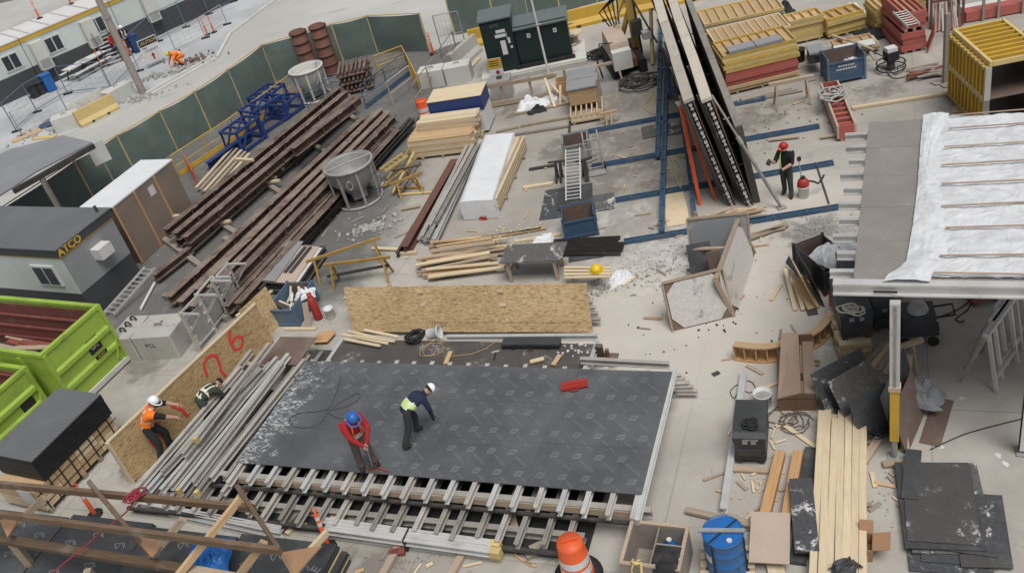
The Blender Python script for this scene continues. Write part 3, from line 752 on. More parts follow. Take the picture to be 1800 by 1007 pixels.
# ---- steel beams
def ibeam(p, q, zc, h=.31, wd=.30, mat='rust', label='', t_=.02, grp=None, up=(0, 0, 1)):
    a_ = G(*p, zc); b_ = G(*q, zc); d_ = b_ - a_
    t = thing('steel_girder', label, 'girder', a_, math.atan2(d_.y, d_.x), grp)
    part(t, 'section', MB().sec((0, 0, 0), (d_.length, 0, 0), I_SEC(h, wd, t_)), mat)
    k = 1.0 + random.random()
    while wd > .2 and mat == 'rust' and k < d_.length:
        part(t, 'stiffener', B(k - .012, -wd / 2 + .01, -h / 2 + t_ + .001, k + .012, wd / 2 - .01, h / 2 - t_ - .001), mat)
        if random.random() < .5: part(t, 'chalk_mark', B(k + .1, -wd / 2 - .003, h / 2 - t_, k + .3, -wd / 2 + .0, h / 2 - .001), 'block_pale')
        k += random.uniform(.7, 1.8)
    return t
gA = 'rusty beams in the stack nearest the fence'; gB = 'rusty beams in the stack in the middle'; gC = 'thin beams on the right of the yard'
lA = 'long rusty steel beam in the left stack, nearest the green fence'
lB = 'long rusty steel beam in the middle stack of the steel yard'
lC = 'slim dark steel beam on the right side of the steel yard'
NA = 0
for p, q in (((292, 410), (598, 158)), ((309, 416), (610, 165)), ((326, 423), (623, 173))): ibeam(p, q, .72, label='long rusty girder, %s from the fence in the top layer of the left stack' % ORD[NA], grp=gA); NA += 1
NA = 0
for p, q in (((312, 428), (600, 182)), ((330, 436), (615, 188))): ibeam(p, q, .38, label='long rusty girder, %s from the fence in the bottom layer of the left stack' % ORD[NA], grp=gA); NA += 1
ibeam((515, 268), (634, 176), .95, .36, .32, label='short deep rusty steel beam lying on top of the left stack')
NA = 0
for p, q in (((298, 528), (640, 212)), ((318, 537), (652, 217)), ((340, 545), (664, 222))): ibeam(p, q, .38, label='long rusty girder, %s from the left in the low row of the middle stack' % ORD[NA], grp=gB); NA += 1
NA = 0
for p, q in (((348, 515), (672, 196)), ((372, 512), (684, 202)), ((394, 515), (694, 208))): ibeam(p, q, .72, label='long rusty girder, %s from the left in the top row of the middle stack' % ORD[NA], grp=gB); NA += 1
NA = 0
for p, q in (((372, 545), (680, 225)), ((398, 545), (690, 230)), ((420, 540), (700, 234))): ibeam(p, q, .38, label='long rusty girder, %s from the left under the right side of the middle stack' % ORD[NA], grp=gB); NA += 1
NA = 0
for p, q, z in (((440, 520), (704, 228), .33), ((458, 512), (714, 224), .33), ((505, 455), (722, 210), .33), ((530, 430), (728, 212), .33)): ibeam(p, q, z, .18, .14, 'steel_dark' if z > .3 and p[0] > 450 else 'rust', 'slim girder, %s from the left on the right side of the steel yard' % ORD[NA], .012, gC); NA += 1
ibeam((272, 488), (336, 438), .3, .25, .25, 'rust', 'single dark beam with white chalk marks beside the aluminium ladder')
for i, (p, q) in enumerate((((288, 420), (372, 482)), ((350, 370), (450, 432)), ((430, 300), (545, 372)), ((510, 232), (628, 300)), ((575, 180), (690, 250)), ((290, 520), (400, 560)), ((395, 420), (500, 470)))):
    o = plank_pq('sleeper', 'lumber_grey', G(*p, .1), G(*q, .1), .2, .2); tag(o, 'grey timber sleeper under the steel beam stacks', 'sleeper', 'sleepers under the beams')
for i, (p, q, z) in enumerate((((468, 297), (498, 297), .3), ((455, 312), (485, 312), .3), ((450, 322), (492, 318), .3), ((368, 394), (405, 389), .3), ((415, 280), (445, 282), .9), ((670, 252), (694, 250), .12), ((556, 380), (578, 384), .15), ((285, 380), (332, 380), .6), ((620, 253), (640, 250), .3), ((672, 208), (690, 207), .2))):
    o = plank_pq('plank', 'lumber', G(*p, z), G(*q, z), .14, .1); tag(o, 'pale offcut of timber wedged among the steel beams', 'plank', 'pale timber offcuts between the beams')
# pale plank rack beside the blue frames
for i in range(5):
    o = plank_pq('plank', 'lumber_old' if i % 2 else 'lumber', G(345 + i * 7, 330 + i * 3, .25 + .02 * i), G(410 + i * 7, 258 + i * 3, .25 + .02 * i), .14, .05); tag(o, 'loose plank between the blue frames and the steel beams', 'plank', 'planks beside the blue frames')
# ---- navy steel frames
def frame_box(px, py, rzz, L, W, H, label):
    t = thing('steel_trestle', label, 'trestle', G(px, py), rzz, 'navy steel frames')
    pts = [(0, 0), (L, 0), (L, W), (0, W)]
    for x, y in pts: part(t, 'leg', MB().bar((x, y, 0), (x * .94 + .03 * L, y * .94 + .03 * W, H), .1, .1), 'blue_navy')
    for z in (.12, H):
        for (p, q) in zip(pts, pts[1:] + pts[:1]): part(t, 'rail', MB().bar((*p, z), (*q, z), .09, .09), 'blue_navy')
    for x in (.33, .66): part(t, 'cross_bar', MB().bar((L * x, 0, H), (L * x, W, H), .08, .08), 'blue_navy')
    for y in (0, W): part(t, 'diagonal', MB().bar((0, y, .12), (L * .5, y, H), .07, .07), 'blue_navy')
    part(t, 'diagonal', MB().bar((0, 0, H), (L, W, H), .06, .06), 'blue_navy')
    return t
frame_box(430, 272, R(52), 1.5, 1.0, 1.0, 'navy steel frame nearest the pale planks, front of the group')
frame_box(462, 240, R(46), 1.7, 1.0, 1.15, 'navy steel frame second from the front of the group')
frame_box(478, 205, R(55), 1.5, 1.1, .9, 'navy steel frame at the back beside the concrete bucket')
frame_box(505, 212, R(50), 1.2, .9, .7, 'small navy steel frame between the others and the mesh rail')
ibeam((366, 292), (440, 238), .25, .3, .25, 'blue_navy', 'navy steel beam lying left of the navy frames')
# ---- concrete buckets
def bucket(px, py, r, h, mat, label, spin=0.0):
    t = thing('concrete_bucket', label, 'concrete bucket', G(px, py), spin, 'crane concrete buckets')
    part(t, 'shell', MB().lathe([(r * .35, h * .22), (r * .42, h * .3), (r * .93, h * .62), (r * .97, h * .97), (r, h), (r * .955, h), (r * .92, h * .96), (r * .88, h * .66), (r * .38, h * .36), (0.001, h * .34)], 32), mat)
    part(t, 'rim', MB().lathe([(r * .97, h * .96), (r * 1.05, h * .96), (r * 1.05, h * 1.01), (r * .955, h * 1.01)], 32), mat)
    part(t, 'base_ring', MB().path([(r * .95 * math.cos(x), r * .95 * math.sin(x), .05) for x in [2 * math.pi * i / 28 for i in range(29)]], .05, 6), mat)
    for i in range(8):
        x = 2 * math.pi * i / 8
        part(t, 'leg', MB().bar((r * .95 * math.cos(x), r * .95 * math.sin(x), .04), (r * .98 * math.cos(x), r * .98 * math.sin(x), h * .97), .09, .06, (math.cos(x), math.sin(x), 0)), mat)
    part(t, 'discharge_gate', MB().b0(-r * .3, -r * .3, .15, r * .3, r * .3, h * .3), 'galv')
    part(t, 'cross_bar', MB().tube((-r, 0, h), (r, 0, h), .03, 6), mat)
    part(t, 'control_lever', MB().path([(r * .5, -r * .75, h * .3), (r * .8, -r * .95, h * .35), (r * 1.1, -r, h * .3)], .025), 'steel_dark')
    part(t, 'shackle', MB().path([(-r * .4 + .1 * math.cos(x), -r * 1.08, h * .72 + .16 * math.sin(x)) for x in [2 * math.pi * i / 12 for i in range(13)]], .02), 'galv')
    return t
bucket(634, 350, .88, 1.5, 'galv', 'grey concrete bucket on a ring frame in the middle of the dark yard', .3)
bucket(556, 172, .78, 1.5, 'block_pale', 'whitish concrete bucket between navy frames and brown tube stack', .8)
# ---- rusty round column forms
for px, py, lb in ((552, 140, 'rusty ribbed round steel casing, left one of the pair'), (585, 130, 'rusty ribbed round steel casing, right one of the pair')):
    t = thing('steel_casing', lb, 'casing', G(px, py), 0, 'round steel casings')
    part(t, 'shell', MB().lathe([(.36, 0), (.36, 2.5), (.33, 2.5), (.33, 0)], 24), 'rust_red')
    for k in range(6): part(t, 'rib', MB().lathe([(.36, .05 + k * .465), (.405, .05 + k * .465), (.405, .12 + k * .465), (.36, .12 + k * .465)], 24), 'rust_red')
    for x in (0, math.pi): part(t, 'flange', B(.36 * math.cos(x) - .03, -.02, 0, .36 * math.cos(x) + .08 * math.cos(x) + .03, .02, 2.5), 'rust_red')
# ---- stack of brown tubes
b, rz2, L2 = fr((604, 172), (652, 160))
t = thing('tube_stack', 'stack of rusty brown steel tubes by the yellow mesh rail', 'tube stack', b, rz2)
for k in range(6):
    for j in range(8):
        if k % 2 == 0: part(t, 'tube', MB().tube((jit(.08), .08 + j * .19, .16 + k * .19), (L2 + .1 + jit(.1), .08 + j * .19 + jit(.03), .16 + k * .19), .065, 6), 'rust')
        elif j < 7: part(t, 'tube', MB().tube((.1 + j * L2 / 6.4, jit(.06), .16 + k * .19), (.1 + j * L2 / 6.4 + jit(.04), 1.55 + jit(.06), .16 + k * .19), .06, 6), 'rust')
part(t, 'sleeper', B(.2, -.1, 0, .35, 1.6, .09), 'lumber_grey'); part(t, 'sleeper', B(L2 - .3, -.1, 0, L2 - .15, 1.6, .09), 'lumber_grey')
# ---- aluminium ladder on the ground
def ladder(A, Bq, wdt, z0, z1, n, label, mat='alum_bright', name='ladder'):
    a_, b_ = G(*A, z0), G(*Bq, z1); d_ = b_ - a_; x_ = d_.normalized(); y_ = V((0, 0, 1)).cross(x_).normalized(); L_ = d_.length
    t = thing(name, label, 'ladder', a_)
    for s_ in (-1, 1): part(t, 'rail', MB().bar(y_ * s_ * wdt / 2, x_ * L_ + y_ * s_ * wdt / 2, .035, .08), mat)
    for i in range(n): part(t, 'rung', MB().tube(x_ * L_ * (i + .5) / n - y_ * wdt / 2, x_ * L_ * (i + .5) / n + y_ * wdt / 2, .018, 6), mat)
    return t
ladder((191, 552), (264, 470), .5, .15, .5, 11, 'aluminium ladder lying beside the office trailer skirting')
solo('pipe', 'thin white pipe on the ground behind the concrete blocks', 'pipe', MB().tube(G(247, 544, .06), G(272, 497, .06), .05, 8), 'white')
# ---- big concrete blocks
t, L2 = block((250, 634), (318, 630), 1.15, .85, 'block', 'concrete counterweight block marked PCL on its front face', grp='counterweight blocks')
text(t, 'PCL', .2, (L2 * .42, -.004, .55), (R(90), 0, 0), 'ink')
text(t, '9', .2, (L2 * .5, .75, .856), (0, 0, 0), 'ink')
t, L2 = block((211, 634), (248, 634), 1.15, .85, 'block', 'plain concrete block between green bin and the PCL block', grp='counterweight blocks')
for i in range(3):
    part(t, 'shackle', MB().path([(L2 * .45 + .1 * math.cos(x) , .35 + i * .28, .9 + .1 * math.sin(x)) for x in [2 * math.pi * k / 10 for k in range(11)]], .03), 'steel_dark')
# ---- green roll-off bins
def rolloff(N0, rz, W, L, h, label, logo=True):
    t = thing('waste_bin', label, 'waste bin', (N0.x, N0.y, 0), rz, 'green waste bins')
    th = .08; z0 = .18
    part(t, 'floor', B(0.02, 0.02, z0, W - .02, L - .02, z0 + .08), 'steel_dark')
    e = part(t, 'end_door', B(0, 0, z0, W, th, h), 'green_bin')
    for z in (.3, .62): part(e, 'rib', MB().prism([(.12, 0, z0 + (h - z0) * z - .13), (.12, -.07, z0 + (h - z0) * z - .06), (.12, -.07, z0 + (h - z0) * z + .06), (.12, 0, z0 + (h - z0) * z + .13)], (W - .24, 0, 0)), 'green_bin')
    for x in (.06, W - .06): part(e, 'corner_post', B(x - .06, -.05, z0, x + .06, -.001, h), 'green_bin')
    part(e, 'sill', B(-.02, -.06, z0 - .12, W + .02, .02, z0 + .04), 'block_pale')
    part(e, 'hinge_brace', MB().bar((W - .35, -.05, z0 + .2), (W - .1, -.05, z0 + .75), .05, .05), 'green_bin')
    for s_, nm in ((0, 'side_wall'), (W - th, 'side_wall')):
        sw = part(t, nm, B(s_, th + .002, z0, s_ + th, L, h), 'green_bin')
        k = 1.0
        while k < L:
            part(sw, 'rib', B(s_ - .06 if s_ == 0 else s_ + th, k - .06, z0, s_ if s_ == 0 else s_ + th + .06, k + .06, h - .1), 'green_bin'); k += 1.0
    part(t, 'top_rim', MB().bar((-.03, 0.04, h + .03), (W + .03, 0.04, h + .03), .14, .1), 'green_bin')
    for s_ in (.04, W - .04): part(t, 'top_rim', MB().bar((s_, .12, h + .03), (s_, L, h + .03), .14, .1), 'green_bin')
    ins = part(t, 'liner', B(W - th - .02, th + .01, z0 + .1, W - th, L, h - .12), 'lumber_red')
    for z in (.55, 1.0, 1.45): part(ins, 'liner_rail', B(W - th - .06, th + .02, z, W - th - .02, L, z + .08), 'lumber_red')
    for x in (.35, W - .35): part(t, 'roller', MB().tube((x - .1, .1, .1), (x + .1, .1, .1), .1, 10), 'steel_dark')
    if logo:
        lg = part(t, 'logo_plate', B(W * .56, -.012, 1.02, W * .56 + .46, -.002, 1.48), 'ink')
        text(lg, 'GFL', .17, (W * .56 + .23, -.016, 1.19), (R(90), 0, 0), 'white')
        for a_ in (-40, 0, 40): part(lg, 'leaf_mark', MB().bar((W * .56 + .23, -.016, 1.29), (W * .56 + .23 + .1 * math.sin(R(a_)), -.016, 1.29 + .1 * math.cos(R(a_))), .006, .03, (0, 1, 0)), 'white')
        pl = part(t, 'number_plate', B(W * .57, -.082, .84, W * .57 + .44, -.071, .95), 'ink')
        text(pl, 'GFLENV', .08, (W * .57 + .22, -.086, .892), (R(90), 0, 0), 'yellow')
    return t
h = 2.05
N0 = G(73, 628, h); F0 = G(175, 539, h); d = F0 - N0; rz = math.atan2(d.y, d.x)
rolloff(N0, rz, d.length, 6.0, h, 'lime green roll-off waste bin with black leaf logo, beside the concrete blocks')
h2 = 1.75
xd = V((math.cos(rz), math.sin(rz), 0)); F0 = G(47, 648, h2); N0 = F0 - xd * 2.3
t = rolloff(N0, rz, 2.3, 5.0, h2, 'lime green waste bin cut off by the left edge, behind the black-topped stack', False)
part(t, 'logo_plate', B(1.55, -.015, .75, 2.0, -.003, 1.1), 'ink')
# debris in the first bin
for i in range(6):
    q = G(26 + i * 9, 612 - (i % 4) * 9, .55)
    o = plank('plank', 'lumber_red' if i % 2 else 'lumber_old', 1.8 + jit(.5), .2, .05, None, q + V((0, 0, jit(.06))), (jit(.1), jit(.08), rz + R(90) + jit(.15))); tag(o, 'reddish scrap board lying inside the larger green waste bin', 'plank', 'scrap boards in the green bin')
# ---- black topped stack on strapped crates
zt = 1.55
N0 = G(54, 811, zt); F0 = G(176, 692, zt); d = F0 - N0; rz = math.atan2(d.y, d.x); L2 = d.length; D = 1.6
t = thing('panel_pack', 'black film-faced panel pack on strapped beige crates, bottom left', 'panel pack', (N0.x, N0.y, 0), rz)
for i in range(26):
    z = .86 + i * .0265
    part(t, 'panel', B(jit(.006), jit(.006), z, L2 + jit(.006), D + jit(.006), z + .0255), 'wrap_black' if i < 25 else 'roof_grey')  # top panel coloured lighter, sky reflection put into its colour
t = thing('crate_pack', 'beige strapped crates under the black panel pack', 'crate', (N0.x, N0.y, 0), rz)
for k in range(2):
    for i in range(4): part(t, 'slab', B(-.35 + i * (L2 + .3) / 4, .03, .16 + k * .34, -.35 + (i + 1) * (L2 + .3) / 4 - .02, D - .05, .16 + k * .34 + .32), 'ply_tan' if (i + k) % 3 else 'lumber')
for i in range(5): part(t, 'skid', B(-.3 + i * L2 / 4.2, 0, 0, -.18 + i * L2 / 4.2, D, .15), 'lumber_grey')
for i in range(8): part(t, 'strap', B(-.25 + i * L2 / 7, .005, .12, -.22 + i * L2 / 7, .028, .85), 'ink')
for z in (.34, .66): part(t, 'strap', B(-.36, .002, z, L2 + .02, .004, z + .03), 'ink')
part(t, 'label_sheet', B(-.372, .2, .3, -.362, .7, .8), 'white')
# ---- OSB hoarding with red spray
A0 = G(237, 848); B0 = G(482, 602); d = B0 - A0; rz = math.atan2(d.y, d.x); L2 = d.length
t = thing('osb_hoarding', 'long low OSB hoarding sprayed with red numbers, beside the aluminium beams', 'hoarding', A0, rz)
for i in range(3): part(t, 'sheet', B(L2 * i / 3 + .003, 0, .02, L2 * (i + 1) / 3 - .003, .02, 1.16), 'osb_dark')
part(t, 'top_sheet', B(0, .004, 1.165, L2, .024, 1.42), 'osb_dark')
part(t, 'cap', B(0, -.01, 1.42, L2, .08, 1.46), 'lumber')
part(t, 'end_post', B(-.06, -.03, 0, -.002, .09, 1.44), 'lumber')
for i in range(5): part(t, 'stud', B(L2 * i / 4.2 + .05, .03, 0, L2 * i / 4.2 + .1, .13, 1.4), 'lumber')
def spray(pts, wd=.055):
    m = MB()
    for p, q in zip(pts, pts[1:]): m.bar((p[0], -.006, p[1]), (q[0], -.006, q[1]), .005, wd, (0, 1, 0)) if False else m.bar((p[0], -.005, p[1]), (q[0], -.005, q[1]), wd, .004, (0, 1, 0))
    return m
def arc(cx, cz, rx, rzz, a0, a1, n=14): return [(cx + rx * math.cos(R(a0 + (a1 - a0) * i / n)), cz + rzz * math.sin(R(a0 + (a1 - a0) * i / n))) for i in range(n + 1)]
sx = L2 * .62
part(t, 'red_digit', spray([(sx - .3, .8)] + arc(sx - .02, 1.02, .25, .22, 170, -20) + [(sx + .2, .8), (sx + .14, .6), (sx + .2, .35)], .09), 'spray_red')
part(t, 'red_digit', spray([(sx + .98, 1.4), (sx + .86, 1.22), (sx + .82, 1.05)] + arc(sx + 1.02, .9, .2, .18, 150, 500, 20), .09), 'spray_red')
sx = L2 * .2
part(t, 'red_digit', spray([(sx - .2, .35)] + arc(sx, .68, .2, .24, 180, 20) + [(sx + .14, .4), (sx + .1, .05)], .1), 'spray_red')
part(t, 'red_digit', spray([(sx + .75, .95), (sx + .95, .6), (sx + 1.0, .3)], .1), 'spray_red')
# smaller OSB sheet leaning at the far end
A0 = G(437, 590); B0 = G(495, 578)
b, r2, L3 = fr((448, 606), (500, 590))
solo('osb_sheet', 'square OSB sheet leaning at the far end of the sprayed hoarding', 'OSB sheet', MB().box((0, 0, 0), (1.2, .02, 1.3)), 'osb', G(462, 556, .62), (R(-8), 0, rz))
for i in range(3):
    o = plank_pq('plank', 'lumber', G(415 + i * 9, 556 - i * 6, .9 + .05 * i), G(470 + i * 4, 515 - i * 2, .95), .1, .05); tag(o, 'pale timber strip on top of the sprayed OSB hoarding end', 'plank', 'strips on the hoarding end')
# ---- aluminium stair frames
def alu_frame(px, py, rzz, label, n=5):
    t = thing('scaffold_frame', label, 'scaffold frame', G(px, py), rzz, 'aluminium scaffold frames')
    for x in (0, .9):
        part(t, 'post', MB().bar((x, 0, 0), (x, 0, 1.5), .07, .07), 'alum')
    for k in range(n): part(t, 'rung', MB().bar((0, 0, .2 + 1.25 * k / (n - 1)), (.9, 0, .2 + 1.25 * k / (n - 1)), .05, .05), 'alum_bright')
    for x in (0, .9): part(t, 'arm', MB().bar((x, 0, 1.45), (x, -.7, 1.45), .05, .05), 'alum_bright')
    for x in (0, .9): part(t, 'brace', MB().bar((x, 0, .7), (x, -.7, 1.42), .035, .035), 'alum')
    part(t, 'plate', B(.15, -.03, .3, .75, -.005, 1.2), 'galv')
    return t
alu_frame(352, 618, R(62), 'aluminium scaffold frame standing right behind the concrete block')
alu_frame(378, 585, R(66), 'aluminium scaffold frame in the middle of the group')
alu_frame(405, 560, R(64), 'aluminium scaffold frame farthest from the concrete block')
# ================================================================ table forms in the middle
ZD = .9
O = G(415, 812, ZD); O.z = 0
RT = R(-26.2)
t = thing('table_form', 'large black-decked table form with two workers on it', 'table form', O, RT)
LX, LY = 9.75, 3.66
def logo_print():
    m = MB()
    def st(p, q, w): m.bar((p[0], p[1], 0), (q[0], q[1], 0), w, .0012)
    rnd = random.Random(3)
    for j, y in enumerate((.3, .9)):
        for i in range(5):
            x = .22 + .49 * i + (.16 if j else 0)
            if x > 2.3: continue
            c = .068
            q = [(x - c - .02, y - c), (x + c - .02, y - c), (x + c + .02, y + c), (x - c + .02, y + c)]
            for a_, b_ in zip(q, q[1:] + q[:1]): st(a_, b_, .011)
            st((x - .04, y - .045), (x - .01, y + .045), .008); st((x - .02, y - .045), (x + .035, y - .03), .008); st((x + .0, y + .04), (x + .05, y + .045), .008)
            st((x + .02, y - .045), (x + .045, y + .045), .008)
            for k in range(8):
                u = .1 + k * .058; cx, cy = x + .05 + u * .74, y - .07 - u * .62
                if not (.03 < cx < 2.4 and .03 < cy < 1.2):
                    cy += 1.2 if cy < .03 else 0
                    if not (.03 < cx < 2.4 and .03 < cy < 1.2): continue
                a_ = rnd.choice((.5, .9, 1.3)); l = .03
                st((cx - l * math.cos(a_), cy - l * math.sin(a_)), (cx + l * math.cos(a_), cy + l * math.sin(a_)), .005)
                st((cx, cy - l), (cx + l * .9, cy - l * .2), .005)
    return m.mesh('print')
pm = logo_print(); pm.materials.append(M['print_grey'])
for r in range(3):
    for c in range(4):
        x0, y0 = c * LX / 4, r * LY / 3
        pn = part(t, 'deck_panel', MB().b0(x0 + .002, y0 + .002, ZD - .018, x0 + LX / 4 - .002, y0 + LY / 3 - .002, ZD + jit(.001)), 'deck_black')
        if c > 0 or r == 2:
            part(pn, 'print', pm, None, (x0, y0, ZD + .0025))['kind'] = 'stuff'
def joist(tt, p, q, mat='alum', h=.165, w=.1, name='joist', tip=None):
    o = part(tt, name, MB().sec(p, q, [(-w / 2, -h / 2), (w / 2, -h / 2), (w / 2, -h / 2 + .02), (.012, -h / 2 + .03), (.012, h / 2 - .045), (w / 2, h / 2 - .03), (w / 2, h / 2), (.014, h / 2), (.014, h / 2 - .02), (-.014, h / 2 - .02), (-.014, h / 2), (-w / 2, h / 2), (-w / 2, h / 2 - .03), (-.012, h / 2 - .045), (-.012, -h / 2 + .03), (-w / 2, -h / 2 + .02)]), mat)
    if tip:
        d_ = (V(q) - V(p)).normalized()
        part(o, 'painted_tip', MB().bar(V(p) - d_ * .002, V(p) + d_ * .1, w + .006, h + .006), tip)
    return o
zj = ZD - .02 - .083
for i in range(20):
    x = .12 + i * (LX - .2) / 19
    joist(t, (x, -.55 + jit(.05), zj), (x, LY + .12 + jit(.04), zj), 'alum_bright' if i % 3 else 'alum')
joist(t, (LX + .02, -.62, zj + .01), (LX + .02, LY + .2, zj + .01), 'alum_bright', name='end_joist')
part(t, 'stringer', MB().sec((-.4, -.2, .61), (LX + .2, -.2, .61), I_SEC(.21, .14, .02)), 'alum_dull')
part(t, 'stringer', MB().sec((-.4, 3.3, .61), (LX + .1, 3.3, .61), I_SEC(.21, .14, .02)), 'alum_dull')
part(t, 'timber_plate', B(-.3, -.28, .70, LX, -.13, .712), 'lumber_grey')
part(t, 'timber_face', B(-.3, -.30, .52, LX, -.275, .69), 'lumber_old')
# lower table stacked underneath
t = thing('table_form', 'lower table form with bare aluminium joists, under the black-decked one', 'table form', O, RT)
for i in range(24):
    x = -2.6 + i * .475
    if x > 8.4: break
    joist(t, (x + jit(.05), -1.12 + jit(.08), .36), (x, 3.4 if x > 0 else 4.6, .36), 'alum_dull' if i % 4 else 'alum')
for y, x0, x1 in ((-.62, -2.9, 8.6), (4.2, -2.6, 8.4), (1.8, -2.8, 8.5)):
    part(t, 'stringer', MB().sec((x0, y, .16), (x1, y, .16), I_SEC(.2, .14, .02)), 'alum_dull')
part(t, 'edge_plate', B(-1.2, -.42, .445, 9.9, -.34, .50), 'steel_dark')
for x0, x1 in ((-2.8, 3.2), (6.2, 8.6)): part(t, 'edge_plate', B(x0, -1.16, .2, x1, -1.07, .27), 'steel_dark')
for i in range(5): part(t, 'shade_sheet', B(-2.8 + i * 2.3, -1.05, .02, -2.8 + (i + 1) * 2.3 - .01, 3.4, .04), 'ink')  # black sheets added to give the gaps between joists their deep shade
# deck of the lower table, far side
q0 = G(605, 598, .56); q1 = G(1046, 602, .56)
Mi = (Matrix.Translation(O) @ Matrix.Rotation(RT, 4, 'Z')).inverted()
l0, l1 = Mi @ q0, Mi @ q1
yb = (l0.y + l1.y) / 2
print('lower deck', l0, l1)
n = 4
for i in range(n):
    x0 = l0.x + (l1.x - l0.x) * i / n; x1 = l0.x + (l1.x - l0.x) * (i + 1) / n
    part(t, 'deck_panel', B(x0 + .002, 3.6, .54, x1 - .002, yb, .56), 'deck_ribbed')
joist(t, (l1.x + .06, 3.4, .52), (l1.x + .06, yb + .1, .52), 'alum_bright', name='edge_joist')
joist(t, (l0.x - .06, 3.3, .52), (l0.x - .06, yb + .05, .52), 'alum_bright', name='edge_joist')
part(t, 'deck_panel', B(l0.x - 2.2, 3.9, .5, l0.x - 1.0, yb + .1, .52), 'ply_brown')
part(t, 'deck_panel', B(l0.x - .95, 3.7, .30, l0.x - .12, yb - .2, .32), 'ply_dark')
joist(t, (l1.x - .1, 4.1, .78), (9.6, 4.02, .78), 'alum', name='back_joist')
part(t, 'void_shade_strip', B(l1.x, 3.76, .30, 9.5, 3.98, .32), 'ink')  # black strip standing in for the dark void beside the lower deck
def TL(px, py, z=.56): return G(px, py, z)
# ---- aluminium joists stacked loose on the left
LJ = [((240, 862), (424, 647), .75), ((262, 862), (444, 650), .62), ((286, 832), (461, 650), .78), ((300, 858), (475, 640), .62), ((284, 863), (488, 630), .62), ((343, 776), (474, 606), 1.0), ((322, 800), (452, 640), .95), ((313, 866), (508, 624), .68), ((345, 870), (520, 648), .68), ((340, 850), (498, 640), .86), ((372, 842), (536, 634), .72), ((398, 842), (546, 645), .72), ((392, 868), (440, 805), .55)]
for i, (p, q, z) in enumerate(LJ):
    a_, b_ = G(*p, z), G(*q, z); d_ = b_ - a_
    tt = thing('aluminium_joist', 'loose aluminium joist, %s counting from the sprayed hoarding towards the black deck' % ORD[i], 'joist', a_, math.atan2(d_.y, d_.x), 'loose aluminium joists left of the black deck')
    joist(tt, (0, 0, 0), (d_.length, 0, 0), ('alum', 'alum_bright', 'alum_dull')[i % 3] if i % 5 else 'alum', name='extrusion', tip='yellow_pale' if i in (5, 7, 8) else None)
# bundle poking out at the right of the deck
for i in range(5):
    a_ = G(1150, 688 - i * 5, .2 + .12 * (i % 3)); b_ = G(1226 - i * 7, 688 - i * 7, .2 + .12 * (i % 3)); d_ = b_ - a_
    tt = thing('aluminium_joist', 'aluminium joist poking out under the right end of the deck, %s from the front' % ORD[i], 'joist', a_, math.atan2(d_.y, d_.x), 'joists under the right end of the deck')
    joist(tt, (0, 0, 0), (d_.length, 0, 0), 'alum', h=.12, name='extrusion')
# ---- three leaning OSB sheets with joists behind
A0 = G(620, 583, .15); B0 = G(1042, 586, .15); d = B0 - A0; rz = math.atan2(d.y, d.x); L3 = d.length
for i, lb in enumerate(('OSB sheet leaning behind the black deck, left of three', 'OSB sheet leaning behind the black deck, middle of three', 'OSB sheet leaning behind the black deck, right of three with printed line')):
    tt = thing('osb_sheet', lb, 'OSB sheet', A0 + d * ((i + .5) / 3), rz, 'leaning OSB sheets')
    sh = part(tt, 'board', MB().box((0, .18 + .02 * i, .66), (L3 / 3 - .02 + (.06 if i == 1 else 0), .018, 1.36), Matrix.Rotation(R(-15), 3, 'X')), 'osb')
    if i < 2:
        for z in (.3, .75, 1.15): part(tt, 'batten', MB().box((L3 / 6, .06 + .2 * z + .0, .0 + z + .03), (.16, .03, .07), Matrix.Rotation(R(-15), 3, 'X')), 'lumber')
    if i:
        m = MB(); rr = random.Random(i)
        for k in range(26): m.box((-1.0 + k * .075, -.0155 + .027 * .36, .355 + .0), (.02 + .03 * rr.random(), .002, .035), Matrix.Rotation(R(-15), 3, 'X'))
        part(tt, 'printed_mark', m, 'form_brown')['kind'] = 'stuff'
for k in range(5):
    a_ = G(596 + k * 4, 538 + k * 9, .75 - k * .13); b_ = a_ + V((math.cos(rz), math.sin(rz), 0)) * (L3 + .3) + V((-math.sin(rz), math.cos(rz), 0)) * .35
    a_ = a_ + V((-math.sin(rz), math.cos(rz), 0)) * .35
    dd = b_ - a_
    tt = thing('aluminium_joist', 'aluminium joist lying behind the leaning OSB sheets, %s from the top' % ORD[k], 'joist', a_, math.atan2(dd.y, dd.x), 'joists behind the OSB sheets')
    joist(tt, (0, 0, 0), (dd.length, 0, 0), 'alum', h=.12, name='extrusion')
a_, b_ = G(786, 594, .66), G(1050, 592, .66); dd = b_ - a_
tt = thing('aluminium_joist', 'pale aluminium joist lying along the foot of the OSB sheets', 'joist', a_, math.atan2(dd.y, dd.x))
joist(tt, (0, 0, 0), (dd.length, 0, 0), 'alum_bright', name='extrusion')
# ---- small things on the lower deck
for i, (p, q) in enumerate((((602, 588), (682, 604)), ((612, 582), (690, 600)), ((606, 596), (668, 608)), ((640, 580), (700, 592)), ((620, 590), (694, 600)))):
    o = plank_pq('plank', 'lumber', G(*p, .6 + .03 * (i % 3)), G(*q, .6 + .03 * (i % 3)), .09, .045); tag(o, 'short pale plank in the small heap left of the cable coil', 'plank', 'short planks left of the coil')
for p, q, mt, lb, z in (((500, 578), (556, 578), 'lumber', 'pale plank across the end of the brown panel, below the blue bin', .6), ((783, 640), (792, 618), 'lumber_tan', 'tan offcut standing across the far edge of the black deck', .62), ((932, 636), (956, 630), 'lumber', 'pale offcut left of the tan block, at the far deck edge', .62), ((972, 642), (984, 624), 'lumber_tan', 'tan block lying at the far deck edge near the foam bits', .62)):
    o = plank_pq('plank', mt, G(*p, z), G(*q, z), .12, .05); tag(o, lb, 'plank')
